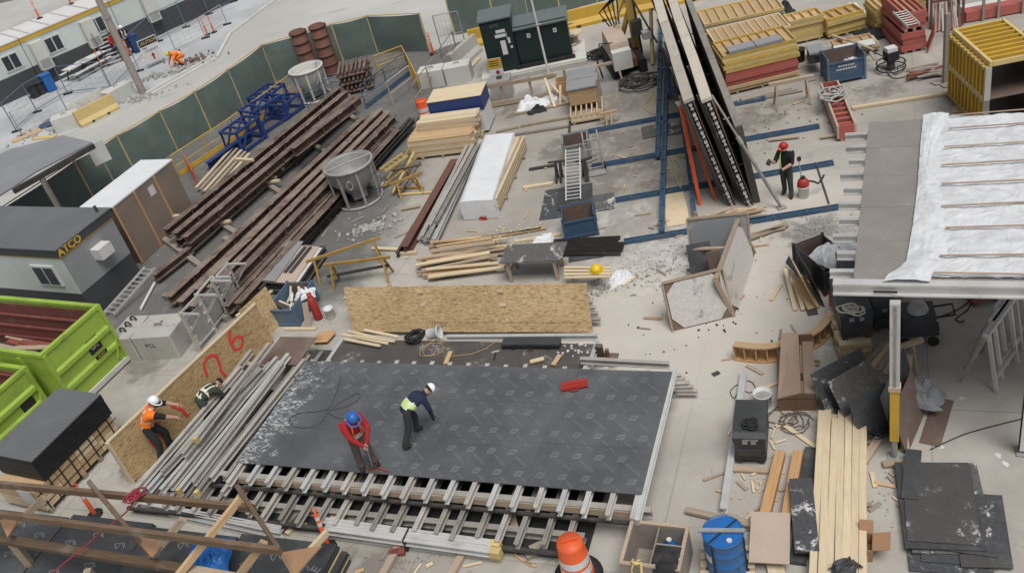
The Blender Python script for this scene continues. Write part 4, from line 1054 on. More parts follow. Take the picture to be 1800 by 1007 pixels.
def coil(px, py, z, r, turns, rad, mat, label, name='cable_coil', cat='cable', mess=.25):
    pts = []; rr = random.Random(int(px)); n = int(turns * 14); ph = [rr.uniform(0, 6.28) for _ in range(6)]
    for i in range(n + 1):
        a_ = 2 * math.pi * i / 14; k = i / n
        q = r * (1 + mess * math.sin(a_ * .37 + ph[0]) * .6 + mess * rr.uniform(-.3, .3))
        pts.append((q * math.cos(a_) + mess * r * math.sin(a_ * .21 + ph[1]), q * math.sin(a_) * .9 + mess * r * math.cos(a_ * .17 + ph[2]), rad + rad * 1.2 * k * turns * .4 + rr.uniform(0, rad)))
    return solo(name, label, cat, MB().path(pts, rad, 5), mat, G(px, py, z))
coil(731, 596, .57, .2, 12, .025, 'rubber', 'tangled black cable coil beside the white bucket')
coil(762, 612, .565, .26, 2, .011, 'cord_tan', 'loose tan cord looped on the ribbed deck below the bucket', mess=.5)
solo('cord', 'thin tan cord trailing across the ribbed deck to the OSB sheets', 'cord', MB().path([G(780, 628, .57), G(800, 625, .57), G(830, 622, .57), G(855, 612, .57), G(878, 596, .6)], .011, 5), 'cord_tan')
def pail(px, py, z, label, mat='white', r=.15, h=.36, tilt=None, rzz=0, full=None):
    t = thing('bucket', label, 'bucket', G(px, py, z), rzz)
    if tilt: t.rotation_euler = tilt
    part(t, 'shell', MB().lathe([(0.001, .01), (r * .86, .01), (r * .9, .03), (r, h), (r * 1.06, h), (r * 1.06, h - .05), (r * .96, h - .04), (r * .84, .04), (0.001, .04)], 20), mat)
    part(t, 'bail', MB().path([(r * 1.04 * math.cos(x), r * .25 - r * .2, h - .05 + r * math.sin(x) * .9) if False else (r * 1.04 * math.cos(x), -r * 1.02 * math.sin(x), h - .03) for x in [math.pi * i / 10 for i in range(11)]], .006, 4), 'galv')
    if full: part(t, 'contents', MB().lathe([(0.001, h * .75), (r * .93, h * .7)], 16), full)
    return t
pail(752, 588, .72, 'white bucket tipped on its side by the black cable coil', tilt=(0, R(80), R(-20)), r=.17)
pail(583, 558, 0, 'white bucket standing right of the red gas bottle')
# long black case
b, r2, L2 = fr((884, 614), (984, 614), .56)
t = thing('tool_case', 'long black plastic case lying on the ribbed deck', 'case', b, r2)
part(t, 'body', B(0, 0, 0, L2, .22, .1), 'rubber'); part(t, 'lid', B(-.01, -.01, .1, L2 + .01, .23, .17), 'char')
for x in (.2, .5, .8): part(t, 'latch', B(L2 * x - .05, -.03, .04, L2 * x + .05, -.011, .15), 'rubber')
part(t, 'handle', MB().path([(L2 * .45, -.03, .08), (L2 * .45, -.08, .08), (L2 * .55, -.08, .08), (L2 * .55, -.03, .08)], .015), 'rubber')
rr = random.Random(5)
for i in range(22):
    px, py = 990 + rr.uniform(0, 44), 603 + rr.uniform(0, 20)
    if i > 15: px, py = 1000 + rr.uniform(-20, 20), 615 + rr.uniform(0, 12)
    solo('foam_scrap', 'white foam scrap scattered on the right end of the ribbed deck', 'scrap', MB().box((0, 0, .02), (rr.uniform(.03, .08), rr.uniform(.03, .06), .03)), 'white', G(px, py, .562), rr.uniform(0, 3), 'foam scraps on the deck')
# hammer on the ribbed deck
t = thing('hammer', 'claw hammer lying on the ribbed deck left of the black case', 'hammer', G(872, 620, .57), R(10))
part(t, 'handle', MB().tube((0, 0, .02), (-.14, -.26, .02), .016, 6), 'rubber'); part(t, 'head', MB().bar((-.1, .03, .03), (.1, -.01, .03), .035, .035), 'alum_bright')
# clamp block right end of ribbed deck
t = thing('steel_bracket', 'rusty steel bracket standing beyond the end of the ribbed deck', 'bracket', G(1062, 628, .3), RT)
part(t, 'plate', B(-.3, -.12, 0, .35, .12, .05), 'rust'); part(t, 'upright', B(-.16, -.07, .05, 0, .07, .38), 'rust'); part(t, 'lug', B(.06, -.05, .05, .14, .05, .26), 'rust')
# orange board + brown circular offcut
o = solo('plywood_offcut', 'tan pointed plywood offcut on the floor between blue bin and ribbed deck', 'plywood', MB().prism([(0, 0, 0), (.45, -.08, 0), (.62, .28, 0), (.55, .5, 0), (.1, .42, 0)], (0, 0, .02)), 'lumber_orange', G(550, 603, .1), R(-10))
# ---- red tool tray and hose on the black deck
b, r2, L2 = fr((988, 690), (1034, 682), ZD)
t = thing('level_case', 'red tool case lying on the black deck', 'tool case', b + V((0, 0, .003)), r2)
part(t, 'body', MB().sec((0, .12, .06), (L2, .12, .06), [(-.1, -.06), (.1, -.06), (.12, 0), (.1, .06), (-.1, .06), (-.12, 0)]), 'red')
part(t, 'lid_ridge', B(.02, .09, .12, L2 - .02, .15, .14), 'red'); part(t, 'handle', MB().path([(L2 * .35, 0.01, .06), (L2 * .35, -.06, .06), (L2 * .6, -.06, .06), (L2 * .6, .01, .06)], .015), 'red')
hz = [(598, 660), (595, 676), (590, 690), (584, 705), (578, 716), (560, 722), (530, 725), (512, 732), (508, 742), (522, 750), (545, 750), (562, 742), (575, 726), (590, 712), (612, 698), (628, 690), (632, 698), (620, 708), (600, 716), (580, 720), (574, 722), (590, 732), (608, 736), (622, 742)]
def smooth(pts, z, n=4, dz=None):
    P = [G(x, y, z) for x, y in pts]; out = []
    for i in range(len(P) - 1):
        p0, p1, p2, p3 = P[max(i - 1, 0)], P[i], P[i + 1], P[min(i + 2, len(P) - 1)]
        for k in range(n):
            t_ = k / n
            out.append(.5 * ((2 * p1) + (-p0 + p2) * t_ + (2 * p0 - 5 * p1 + 4 * p2 - p3) * t_ ** 2 + (-p0 + 3 * p1 - 3 * p2 + p3) * t_ ** 3))
    return out + [P[-1]]
solo('air_hose', 'dark hose looped on the left part of the black deck', 'hose', MB().path(smooth(hz, ZD + .018), .013, 6), 'hose_grey')
solo('air_hose', 'short red hose at the feet of the red-shirted worker', 'hose', MB().path(smooth([(648, 820), (665, 823), (682, 828)], ZD + .02), .014, 6), 'red')
# ================================================================ middle of the yard
def toploc(N_, F_, z):
    """box frame from two top corner points at height z -> base point, angle, length"""
    a_, b_ = G(*N_, z), G(*F_, z); d_ = b_ - a_
    return V((a_.x, a_.y, 0)), math.atan2(d_.y, d_.x), d_.length
# ---- blue and white wrapped pack
z = 1.6
b, r2, L2 = toploc((750, 181), (844, 167), z)
t = thing('wrapped_pack', 'blue and white wrapped panel pack with tan top, above the pale timber stack', 'panel pack', b, r2)
part(t, 'top_sheet', B(-.02, -.02, z - .02, L2 + .02, 1.22, z), 'lumber')
part(t, 'blue_wrap', B(0, 0, z - .62, L2, 1.2, z - .02), 'blue_navy')
part(t, 'white_wrap', B(.01, .01, .12, L2 - .01, 1.19, z - .62), 'wrap_white')
for x in (.2, L2 / 2, L2 - .3): part(t, 'skid', B(x, .02, 0, x + .12, 1.18, .12), 'lumber_grey')
# ---- pale timber stacks
def stack(name, label, A, Bq, D, tiers, mat, w=.09, h=.045, z0=.1, cat='timber stack', mats=None, gap=.006, jl=.08, trim=None):
    b, r2, L = fr(A, Bq)
    t = thing(name, label, cat, b, r2)
    n = int(D / (w + gap))
    for k in range(tiers):
        nn = n if trim is None else max(2, n - int(trim * k))
        for j in range(nn):
            l = L + jit(jl)
            plank('plank', (mats[(k + j * 3) % len(mats)] if mats else mat), round(l, 1), w, h, t, (L / 2 + jit(jl * .5), D - (j + .5) * (w + gap), z0 + (k + .5) * (h + .003)), (0, 0, jit(.004)))
    for x in (.18, .5, .82): part(t, 'bearer', B(L * x - .05, 0, 0, L * x + .05, D, z0 - .003), 'lumber_grey')
    return t
stack('timber_stack', 'pale yellow timber stack in front of the blue and white pack', (724, 284), (836, 271), 1.5, 9, 'lumber', .14, .075, mats=['lumber', 'lumber', 'lumber_tan'])
b, r2, L2 = fr((724, 284), (836, 271))
t = thing('timber_stack', 'upper bundle of yellow boards lying on the pale timber stack', 'timber stack', b + V((0, 0, .80)), r2)
for k in range(7):
    for j in range(5): plank('plank', 'lumber', round(L2 * .92 + jit(.06), 1), .14, .05, t, (L2 * .58, 1.42 - j * .145, .03 + k * .053), (0, 0, jit(.004)))
stack('timber_bundle', 'narrow timber bundle right of the white wrapped pack', (884, 372), (931, 262), .55, 7, 'lumber', .09, .06, mats=['lumber', 'lumber_tan', 'lumber', 'lumber_old'], cat='timber bundle')
# white wrapped pack
z = .72
b, r2, L2 = toploc((806, 355), (866, 351), z)
dF = G(850, 238, z) - G(806, 355, z)
D = dF.length
t = thing('wrapped_pack', 'long white plastic-wrapped pack with a red tag at its near end', 'panel pack', b, r2)
y_ = V((math.cos(math.atan2(dF.y, dF.x) - r2), math.sin(math.atan2(dF.y, dF.x) - r2), 0)) * D
def wrapf(u, v):   # wrinkled wrap around the pack, u round the section, v along
    per = [(0, .02), (0, .5), (.03, z - .01), (L2 * .5, z), (L2 - .03, z - .01), (L2, .5), (L2, .02)]
    k = u * 6; i = min(5, int(k)); f = k - i
    x = per[i][0] * (1 - f) + per[i + 1][0] * f; zz = per[i][1] * (1 - f) + per[i + 1][1] * f
    p = V((x, 0, zz)) + y_ * v
    side = 0 if zz > z - .08 else 1
    return p + V((mnoise.noise(V((v * 14, zz * 5, x))) * .035 * side, 0, 0))
part(t, 'wrap', MB().grid(wrapf, 24, 40), 'wrap_white')
def endf(v0):
    return MB().grid(lambda u, w_: V((u * L2, 0, .02 + w_ * (z - .03))) + y_ * v0 + V((0, -.04 * math.sin(math.pi * w_) * abs(mnoise.noise(V((u * 6, w_ * 4, v0)))) * (1 if v0 < .5 else -1), 0)), 14, 8)
part(t, 'end_fold', endf(0.0), 'wrap_white'); part(t, 'end_fold', endf(1.0), 'wrap_white')
part(t, 'red_tag', MB().prism([(L2 * .45, -.05, .03), (L2 * .72, -.08, .02), (L2 * .7, -.05, .12), (L2 * .52, -.05, .14)], (0, -.01, 0)), 'red')
# aluminium beam bundle
for i, (p, q, zz) in enumerate((((737, 424), (826, 250), .1), ((748, 428), (836, 252), .1), ((760, 430), (846, 252), .1), ((742, 418), (828, 246), .27), ((753, 421), (838, 246), .27), ((764, 423), (846, 248), .27), ((756, 398), (832, 256), .42), ((768, 392), (842, 256), .42))):
    a_, b_ = G(*p, zz), G(*q, zz); d_ = b_ - a_
    tt = thing('aluminium_joist', 'long aluminium joist in the bundle beside the white pack, %s from its left bottom' % ORD[i], 'joist', a_, math.atan2(d_.y, d_.x), 'joist bundle beside the white pack')
    joist(tt, (0, 0, 0), (d_.length, 0, 0), ('alum', 'alum_dull', 'alum_bright')[i % 3], name='extrusion', w=.13)
ibeam((712, 440), (800, 286), .2, .3, .28, 'rust_red', 'rusty red girder lying left of the aluminium joist bundle')
ibeam((698, 448), (775, 320), .14, .14, .1, 'steel_dark', 'thin dark girder left of the rusty red girder', .012)
o = plank_pq('plank', 'lumber', G(655, 436, .06), G(700, 438, .06), .14, .05); tag(o, 'pale board lying left of the rusty red girder end', 'plank')
o = plank_pq('plank', 'lumber', G(700, 446, .06), G(732, 444, .06), .1, .1); tag(o, 'short pale block under the near end of the rusty girder', 'plank')
o = plank_pq('plank', 'lumber_old', G(705, 368, .06), G(738, 362, .06), .14, .05); tag(o, 'short board on the dark ground left of the rusty girder', 'plank')
# ---- yellow trestles
def sawhorse(A, Bq, label, mat='yellow', h=.8, grp='yellow sawhorses', beam=.1, splay=.32):
    b, r2, L = fr(A, Bq)
    t = thing('sawhorse', label, 'sawhorse', b, r2, grp)
    part(t, 'top_beam', B(-.15, -beam / 2, h - beam, L + .15, beam / 2, h), mat)
    for x in (.1, L - .1):
        for s_ in (-1, 1): part(t, 'leg', MB().bar((x + (-.06 if x < .5 else .06), s_ * splay, 0), (x, s_ * .04, h - beam), .06, .05), mat)
        part(t, 'stretcher', MB().bar((x, -splay * .55, h * .4), (x, splay * .55, h * .4), .04, .05), mat)
    return t
sawhorse((560, 492), (672, 455), 'long yellow sawhorse, back one of the group beside the mat stack', 'yellow_dull', .8, beam=.08)
sawhorse((590, 500), (690, 488), 'long yellow sawhorse, front one of the group above the OSB sheets', 'yellow_dull', .8, beam=.08)
o = solo('steel_bar', 'dark square steel bar resting across the yellow sawhorse legs', 'steel bar', MB().bar(G(575, 486, .3), G(684, 466, .4), .07, .07), 'steel_dark')
def loose_bars(specs, name, label, cat, grp, mat, w=.06, h=.06):
    for i, (p, z0, q, z1) in enumerate(specs):
        o = plank_pq(name, mat[i % len(mat)] if isinstance(mat, list) else mat, G(*p, z0), G(*q, z1), w, h); tag(o, label, cat, grp)
loose_bars([((672, 330), .1, (735, 275), .6), ((690, 340), .1, (728, 268), .5), ((700, 345), .05, (738, 285), .5), ((680, 315), .3, (720, 262), .5), ((697, 330), .05, (745, 330), .05), ((705, 342), .05, (760, 338), .05), ((688, 300), .4, (740, 290), .5), ((715, 300), .05, (745, 340), .05), ((668, 300), .5, (706, 272), .6)], 'yellow_bar', 'yellow steel trestle piece in the heap right of the concrete bucket', 'steel bar', 'yellow trestle heap', ['yellow_dull', 'yellow_pale', 'rust', 'yellow_dull'], .08, .06)
sawhorse((700, 346), (742, 330), 'small dark-legged trestle half under the yellow trestle heap', 'yellow_dull', .6, beam=.08)
ladder((672, 300), (712, 272), .35, .5, .6, 5, 'short yellow ladder section on top of the trestle heap', 'yellow_pale')
# ---- stack of mats and sheets
z = .5
b, r2, L2 = toploc((458, 490), (520, 494), z)
dF = G(508, 424, z) - G(458, 490, z); an = math.atan2(dF.y, dF.x) - r2; D = dF.length
t = thing('sheet_stack', 'stack of dark sheets topped with pale boards, above the blue debris bin', 'sheet stack', b, r2)
ys = V((math.cos(an), math.sin(an), 0))
rr = random.Random(9)
for k in range(11):
    ox, oy, ll = rr.uniform(-.12, .1), rr.uniform(-.15, .12), D + rr.uniform(-.2, .15)
    p0 = V((ox, 0, .03 + k * .042)) + ys * oy
    part(t, 'sheet', MB().prism([p0, p0 + V((L2, 0, 0)), p0 + V((L2, 0, 0)) + ys * ll, p0 + ys * ll], (0, 0, .03)), ['ply_dark', 'rubber', 'ply_brown', 'ply_dark'][k % 4] if k < 9 else ['ply_pale', 'white'][k % 2])
p0 = V((.02, 0, .5)) + ys * -.1
part(t, 'top_strip', MB().prism([p0, p0 + V((L2 * .45, 0, 0)), p0 + V((L2 * .42, 0, 0)) + ys * (D + .1), p0 + ys * (D + .1)], (0, 0, .025)), 'trailer_grey')
for f in (.55, .7): part(t, 'top_strip', MB().bar(V((L2 * f, 0, .52)) + ys * .4, V((L2 * (f + .05), 0, .52)) + ys * (D - .3), .12, .02), 'char')
# leaning rough slab
solo('concrete_slab', 'rough pale slab leaning on edge beside the sheet stack', 'slab', MB().grid(lambda u, v: V((u * 1.9, .25 * v + .05 * mnoise.noise(V((u * 8, v * 3, 0))), .02 + .65 * v * (1 - .25 * u) + .02 * mnoise.noise(V((u * 9, v * 9, 3))))), 20, 6).grid(lambda u, v: V((u * 1.9, .25 * v - .1, .02 + .63 * v * (1 - .25 * u))), 10, 4).grid(lambda u, v: V((u * 1.9, .25 - .1 * (1 - v) + .04 * (v), .65 * (1 - .25 * u) + .01)), 10, 1), 'stone', G(535, 420), fr((535, 420), (566, 362))[1])
# crushed stone on the dark ground
def pebbles(px, py, rx, ry, n, s0, s1, mat, name, seed, z=0.0):
    rr = random.Random(seed); m = MB(); c = G(px, py, z)
    for i in range(n):
        a_, k = rr.uniform(0, 6.28), abs(rr.gauss(0, .45)); r_ = rr.uniform(s0, s1)
        p = V((math.cos(a_) * k * rx, math.sin(a_) * k * ry, r_ * .4))
        m.box(p, (r_ * rr.uniform(.7, 1.3), r_ * rr.uniform(.6, 1.1), r_ * .8), Matrix.Rotation(rr.uniform(0, 3), 3, V((rr.random(), rr.random(), rr.random() + .1)).normalized()))
    o = link(name, m.mesh(name), mat, None, c); o['kind'] = 'stuff'; o['label'] = 'loose ' + name.replace('_', ' ') + ' scattered on the ground'; o['category'] = name.split('_')[0]
    return o
pebbles(650, 402, 1.2, .6, 160, .04, .12, 'stone', 'crushed_stone', 1)
pebbles(630, 330, 3.5, 3.0, 140, .02, .06, 'stone', 'gravel', 2)
pebbles(1060, 505, 1.6, .5, 130, .03, .09, 'stone', 'rubble', 3)
pebbles(1160, 470, 3.5, 2.0, 260, .015, .05, 'stone', 'gravel', 4)
pebbles(960, 168, 1.2, .8, 200, .03, .08, 'stone', 'gravel', 5)
pebbles(1440, 400, 1.0, .8, 200, .02, .05, 'stone', 'gravel', 6)
pebbles(1340, 850, 1.2, .9, 90, .015, .05, 'lumber', 'sawdust_scraps', 7)
pebbles(1580, 880, .7, 1.0, 90, .01, .035, 'stone', 'gravel', 8)
pebbles(760, 980, 5.0, 1.0, 80, .012, .04, 'lumber_grey', 'wood_scraps', 9)
pebbles(1250, 560, 4.0, 3.0, 60, .015, .05, 'steel_dark', 'scrap_bits', 10)
pebbles(1380, 200, 5.0, 5.0, 90, .02, .06, 'lumber_grey', 'wood_scraps', 11)
pebbles(300, 128, 3.0, 1.0, 160, .05, .18, 'stone', 'rubble', 13, .012)
pebbles(250, 172, 2.5, 1.0, 120, .04, .14, 'stone', 'rubble', 14, .006)
pebbles(110, 225, 3.0, 1.5, 90, .04, .16, 'stone', 'rubble', 15, .012)
pebbles(345, 108, 2.0, 1.2, 80, .05, .2, 'ply_brown', 'soil', 16, .012)
pebbles(450, 330, 5.0, 6.0, 160, .02, .07, 'stone', 'gravel', 17)
pebbles(880, 415, 2.4, 1.0, 120, .02, .07, 'lumber', 'wood_scraps', 12)
rl = random.Random(88)
for i, (px, py, n_, sx_, sy_) in enumerate(((1000, 400, 16, 60, 40), (1120, 300, 14, 50, 60), (1300, 440, 12, 60, 40), (1400, 620, 10, 60, 60), (1340, 880, 16, 40, 60), (700, 390, 12, 60, 50), (850, 300, 8, 40, 30), (1560, 870, 8, 20, 60), (560, 440, 10, 40, 40), (1440, 130, 10, 60, 30), (760, 985, 12, 100, 15), (1180, 520, 8, 60, 40))):
    for k in range(n_):
        q = G(px + rl.gauss(0, sx_), py + rl.gauss(0, sy_), .03); l = rl.choice((.15, .2, .3, .4, .5))
        if (560 < px < 620) and False: continue
        o = plank('offcut', rl.choice(['lumber', 'lumber_old', 'lumber_grey', 'lumber_tan']), l, rl.choice((.04, .06, .09)), .025, None, q, (0, 0, rl.uniform(0, 3.1))); tag(o, 'small wood offcut strewn on the yard floor', 'offcut', 'wood offcuts strewn over the yard')
# ---- loose lumber pile
rr = random.Random(21)
for i in range(34):
    row = i % 9; lay = i // 9
    y0 = 428 + row * 7.6; x0 = 728 + rr.uniform(0, 30) + (18 if row < 3 else 0); ln = rr.uniform(100, 150) if row > 2 else rr.uniform(70, 120)
    a_ = G(x0, y0 + rr.uniform(-3, 3), .05 + lay * .07); b_ = G(x0 + ln, y0 - ln * rr.uniform(.08, .2), .05 + lay * .07)
    o = plank_pq('plank', rr.choice(['lumber_tan', 'lumber_old', 'lumber', 'lumber_tan']), a_, b_, rr.choice((.09, .14, .09)), .06); tag(o, 'weathered board in the loose pile behind the OSB sheets', 'plank', 'loose board pile behind the OSB sheets')
for i in range(6):
    a_ = G(820 + i * 14, 420 - i * 1.5, .06); b_ = G(915 + i * 9, 408 - i * 1.5, .06)
    o = plank_pq('plank', ['lumber', 'lumber_tan'][i % 2], a_, b_, .1, .05); tag(o, 'thin pale board left of the blue bin with the ladder', 'plank', 'thin boards left of the blue bin')
# ---- work table with dark top
b, r2, L2 = fr((892, 496), (990, 492))
t = thing('work_table', 'work table with a worn dark plywood top behind the OSB sheets', 'table', b, r2)
part(t, 'table_top', B(-.05, -.1, .72, L2 + .1, .85, .75), 'ply_splat2')
for x in (.15, L2 - .15):
    for y in (0, .7): part(t, 'leg', MB().bar((x, y, 0), (x, y, .72), .08, .08), 'lumber_old')
    part(t, 'brace', MB().bar((x, 0, .3), (x, .7, .3), .04, .09), 'lumber_old')
b, r2, L2 = fr((1000, 462), (1062, 452))
solo('plywood_sheet', 'dark plywood sheet on the floor right of the work table', 'plywood', B(0, 0, .01, L2, .7, .03), 'ply_dark', b, r2)
for i in range(4):
    o = plank_pq('plank', 'lumber', G(992, 470 + i * 6, .5 - .03 * i), G(1074, 471 + i * 5, .5), .09, .04); tag(o, 'pale batten under the yellow helmet, right of the work table', 'plank', 'battens under the yellow helmet')
b, r2, L2 = fr((1000, 500), (1060, 498))
t = thing('trestle', 'timber trestle holding the pale battens right of the work table', 'trestle', b, r2)
part(t, 'top_beam', B(0, .0, .36, L2, .1, .46), 'lumber_old')
for x in (.1, L2 - .1):
    for s_ in (-.2, .3): part(t, 'leg', MB().bar((x, s_, 0), (x, .05, .36), .06, .06), 'lumber_old')
def helmet_mesh(r=.135):
    m = MB(); m.lathe([(0.001, r * .95), (r * .35, r * .9), (r * .7, r * .68), (r * .93, r * .3), (r, 0), (r * .96, 0), (r * .88, r * .28), (0.001, r * .85)], 18)
    m._add([V(((r + .05 * max(0, math.cos(a_))) * math.cos(a_) * k, (r + .05 * max(0, math.cos(a_))) * math.sin(a_) * k, z)) for k, z in ((.94, .0), (1.12, -.012)) for a_ in [2 * math.pi * i / 18 for i in range(18)]], [(i, (i + 1) % 18, 18 + (i + 1) % 18, 18 + i) for i in range(18)], True)
    return m
solo('hard_hat', 'yellow hard hat lying on the pale battens', 'helmet', helmet_mesh(.17), 'helmet_yellow', G(1048, 474, .54), 1.0)
def crumple(px, py, z, L, W, h, mat, label, name, cat, seed, rzz=0.0):
    return solo(name, label, cat, MB().grid(lambda u, v: V(((u - .5) * L + .12 * mnoise.noise(V((u * 3, v * 3, seed))), (v - .5) * W + .12 * mnoise.noise(V((u * 3, v * 3, seed + 5))), .01 + max(0, math.sin(math.pi * u) * math.sin(math.pi * v)) ** .5 * h * (.45 + .8 * abs(mnoise.noise(V((u * 4, v * 4, seed + 9))))))), 22, 18, False), mat, G(px, py, z), rzz)
crumple(1085, 492, 0, .9, .6, .25, 'wrap_white', 'crumpled white plastic beside the yellow helmet battens', 'plastic_sheet', 'plastic', 3, .3)
crumple(955, 425, 0, .8, .6, .2, 'wrap_white', 'crumpled white plastic on the ground left of the blue bin', 'plastic_sheet', 'plastic', 8, .9)
# ---- black channels pile
for i in range(8):
    a_ = G(966 + rr.uniform(0, 20), 424 + i * 3.0, .06 + .06 * (i % 2)); b_ = G(1085 + rr.uniform(0, 16), 420 + i * 3.6 - 2, .06 + .06 * (i % 2)); d_ = b_ - a_
    solo('steel_channel', 'dark steel channel in the flat pile below the blue bin', 'channel', MB().sec((0, 0, 0), (d_.length, 0, 0), [(-.06, -.04), (.06, -.04), (.06, .04), (.05, .04), (.05, -.028), (-.05, -.028), (-.05, .04), (-.06, .04)]), 'steel_dark', a_, math.atan2(d_.y, d_.x), 'dark channels below the blue bin')
# ---- steel material bins
def steel_bin(A, Bq, D, h, mat, label, leg=.18, post='steel_dark', fill=None, inner='ply_brown', lettering=False):
    b, r2, L = fr(A, Bq)
    t = thing('steel_bin', label, 'steel bin', b, r2)
    th = .03; z0 = leg
    part(t, 'floor', B(th, th, z0, L - th, D - th, z0 + .03), inner)
    f_ = part(t, 'front_wall', B(0, 0, z0, L, th, h * .86), mat)
    part(t, 'back_wall', B(0, D - th, z0, L, D, h), mat)
    part(t, 'side_wall', B(0, th, z0, th, D - th, h), mat); part(t, 'side_wall', B(L - th, th, z0, L, D - th, h), mat)
    part(t, 'inner_lining', B(th, D - th - .012, z0 + .03, L - th, D - th - .001, h - .03), inner)
    for x in (0, L):
        for y in (0, D): part(t, 'corner_post', B(x - .035, y - .035, 0, x + .035, y + .035, h + .03), post if mat != 'galv' else mat)
    for z_ in (z0 + .02, h * .84): part(t, 'rail', B(.04, -.03, z_ - .03, L - .04, -.002, z_ + .03), mat)
    if lettering:
        for k, ww in enumerate((.5, .62)):
            m = MB(); n = 7
            for i in range(n): m.b0(L * (.5 - ww / 2 * .9) + i * L * ww * .9 / n, -.006, h * (.66 - k * .13), L * (.5 - ww / 2 * .9) + (i + .72) * L * ww * .9 / n, -.002, h * (.66 - k * .13) + .055)
            part(f_, 'stencil', m, 'white')['kind'] = 'stuff'
    if fill:
        rq = random.Random(int(A[0]))
        for i in range(fill[0]):
            x, y = rq.uniform(.15, L - .15), rq.uniform(.12, D - .12); l = rq.uniform(.3, min(L, 1.0) * .8)
            o = solo('scrap', fill[2], 'scrap', MB().bar((-l / 2, 0, 0), (l / 2, 0, rq.uniform(0, .25)), rq.uniform(.03, .1), rq.uniform(.02, .08)), rq.choice(fill[1]), t.matrix_basis @ V((x, y, z0 + .1 + rq.uniform(.05, .3))), rq.uniform(0, 3), fill[3])
    return t, b, r2, L
steel_bin((996, 424), (1052, 413), .85, .75, 'blue', 'small open blue steel bin below the aluminium ladder', .08, 'blue')
steel_bin((996, 292), (1040, 284), .75, .85, 'galv', 'open grey steel bin at the far end of the aluminium ladder', .1, 'galv')
steel_bin((484, 573), (528, 573), 1.3, .7, 'blue_pale', 'blue-grey debris bin heaped with rubbish behind the OSB hoarding', .05, 'blue_pale', (16, ['white', 'steel_dark', 'lumber', 'rope', 'green_top'], 'scrap in the blue-grey debris bin', 'scrap in the debris bin'))
crumple(537, 520, .55, .6, .5, .3, 'wrap_white', 'white plastic bag on the rim of the blue-grey debris bin', 'plastic_bag', 'bag', 4)
def gas_bottle(px, py, label, r=.13, h=.85, z=0.0):
    t = thing('gas_bottle', label, 'gas bottle', G(px, py, z))
    part(t, 'cylinder', MB().lathe([(0.001, 0), (r * .9, 0), (r, .04), (r, h * .82), (r * .75, h * .93), (r * .3, h * .98), (0.001, h * .98)], 18), 'red')
    part(t, 'collar', MB().lathe([(r * .55, h * .93), (r * .6, h * 1.1), (r * .52, h * 1.1), (r * .5, h * .95)], 14), 'red'); part(t, 'valve', MB().tube((0, 0, h * .97), (0, 0, h * 1.05), .03, 8), 'galv')
gas_bottle(561, 560, 'red gas bottle between the debris bin and the white bucket')
gas_bottle(1470, 552, 'red gas bottle at the foot of the plastic-filled bin', .16, .8)
b, r2, L2 = fr((538, 570), (552, 566))
o = plank('plank', 'ply_pale', 1.0, .2, .03, None, G(540, 560, .3), (R(80), R(-70), R(60))); tag(o, 'pale board leaning on the right side of the debris bin', 'plank')
# ---- dark plywood on the floor by the ladder
for i, (A, Bq, D, lb) in enumerate((((948, 388), (1030, 378), 1.9, 'large splattered dark plywood sheet under the aluminium ladder'), ((1015, 378), (1080, 368), 1.0, 'dark plywood sheet right of the ladder foot'), ((980, 372), (1042, 362), 1.4, 'dark plywood sheet under the upper half of the ladder'))):
    b, r2, L2 = fr(A, Bq); solo('plywood_sheet', lb, 'plywood', B(0, 0, .008 + .022 * i, L2, D, .026 + .022 * i), ['ply_splat', 'ply_splat2', 'ply_dark'][i], b, r2)
ladder((1008, 352), (1007, 262), .48, .1, .95, 15, 'aluminium ladder sloping from the grey bin down to the dark plywood')
sawhorse((978, 318), (996, 316), 'small dark metal sawhorse left of the aluminium ladder', 'steel_dark', .75, 'dark sawhorses', .06, .22)
sawhorse((1026, 316), (1040, 312), 'small dark metal sawhorse right of the aluminium ladder', 'steel_dark', .75, 'dark sawhorses', .06, .22)
# tube trolley right of the grey bin
b, r2, L2 = fr((1036, 304), (1056, 300))
t = thing('hand_trolley', 'grey tubular trolley right of the open grey bin', 'trolley', b, r2)
for x in (0, .5): part(t, 'upright', MB().path([(x, 0, 0), (x, 0, 1.25), (x, .25, 1.4)], .025), 'galv')
for z in (.15, .5, .85, 1.2): part(t, 'cross_bar', MB().tube((0, 0, z), (.5, 0, z), .02, 6), 'galv')
part(t, 'toe_plate', B(-.05, -.35, .02, .55, 0, .05), 'galv')
for x in (-.06, .56): part(t, 'wheel', MB().tube((x - .03, .1, .13), (x + .03, .1, .13), .13, 12), 'rubber')
coil(1030, 282, 0, .25, 5, .02, 'galv', 'tangled grey cable at the foot of the tubular trolley', mess=.5)
# timber on the ground, formwork strips
for p, q, mt, w_, lb in (((905, 200), (1003, 180), 'lumber_old', .2, 'long weathered board behind the tarp bundle, along the sleeper edge'), ((915, 222), (1003, 206), 'lumber_old', .1, 'long weathered board between white pack and the plywood crate'), ((905, 237), (1000, 222), 'lumber_grey', .12, 'grey board on the ground just above the white pack'), ((920, 330), (972, 322), 'lumber', .14, 'pale board end right of the narrow timber bundle'), ((930, 298), (978, 290), 'steel_dark', .1, 'dark strip on the ground right of the narrow timber bundle'), ((872, 232), (912, 223), 'lumber_old', .12, 'short weathered board right of the blue and white pack'), ((1002, 215), (996, 290), 'steel_dark', .08, 'thin dark strip running along the left of the grey bin'), ((905, 425), (985, 412), 'lumber', .12, 'pale board on the ground left of the small blue bin')):
    o = plank_pq('plank', mt, G(*p, .05), G(*q, .05), w_, .08); tag(o, lb, 'plank')
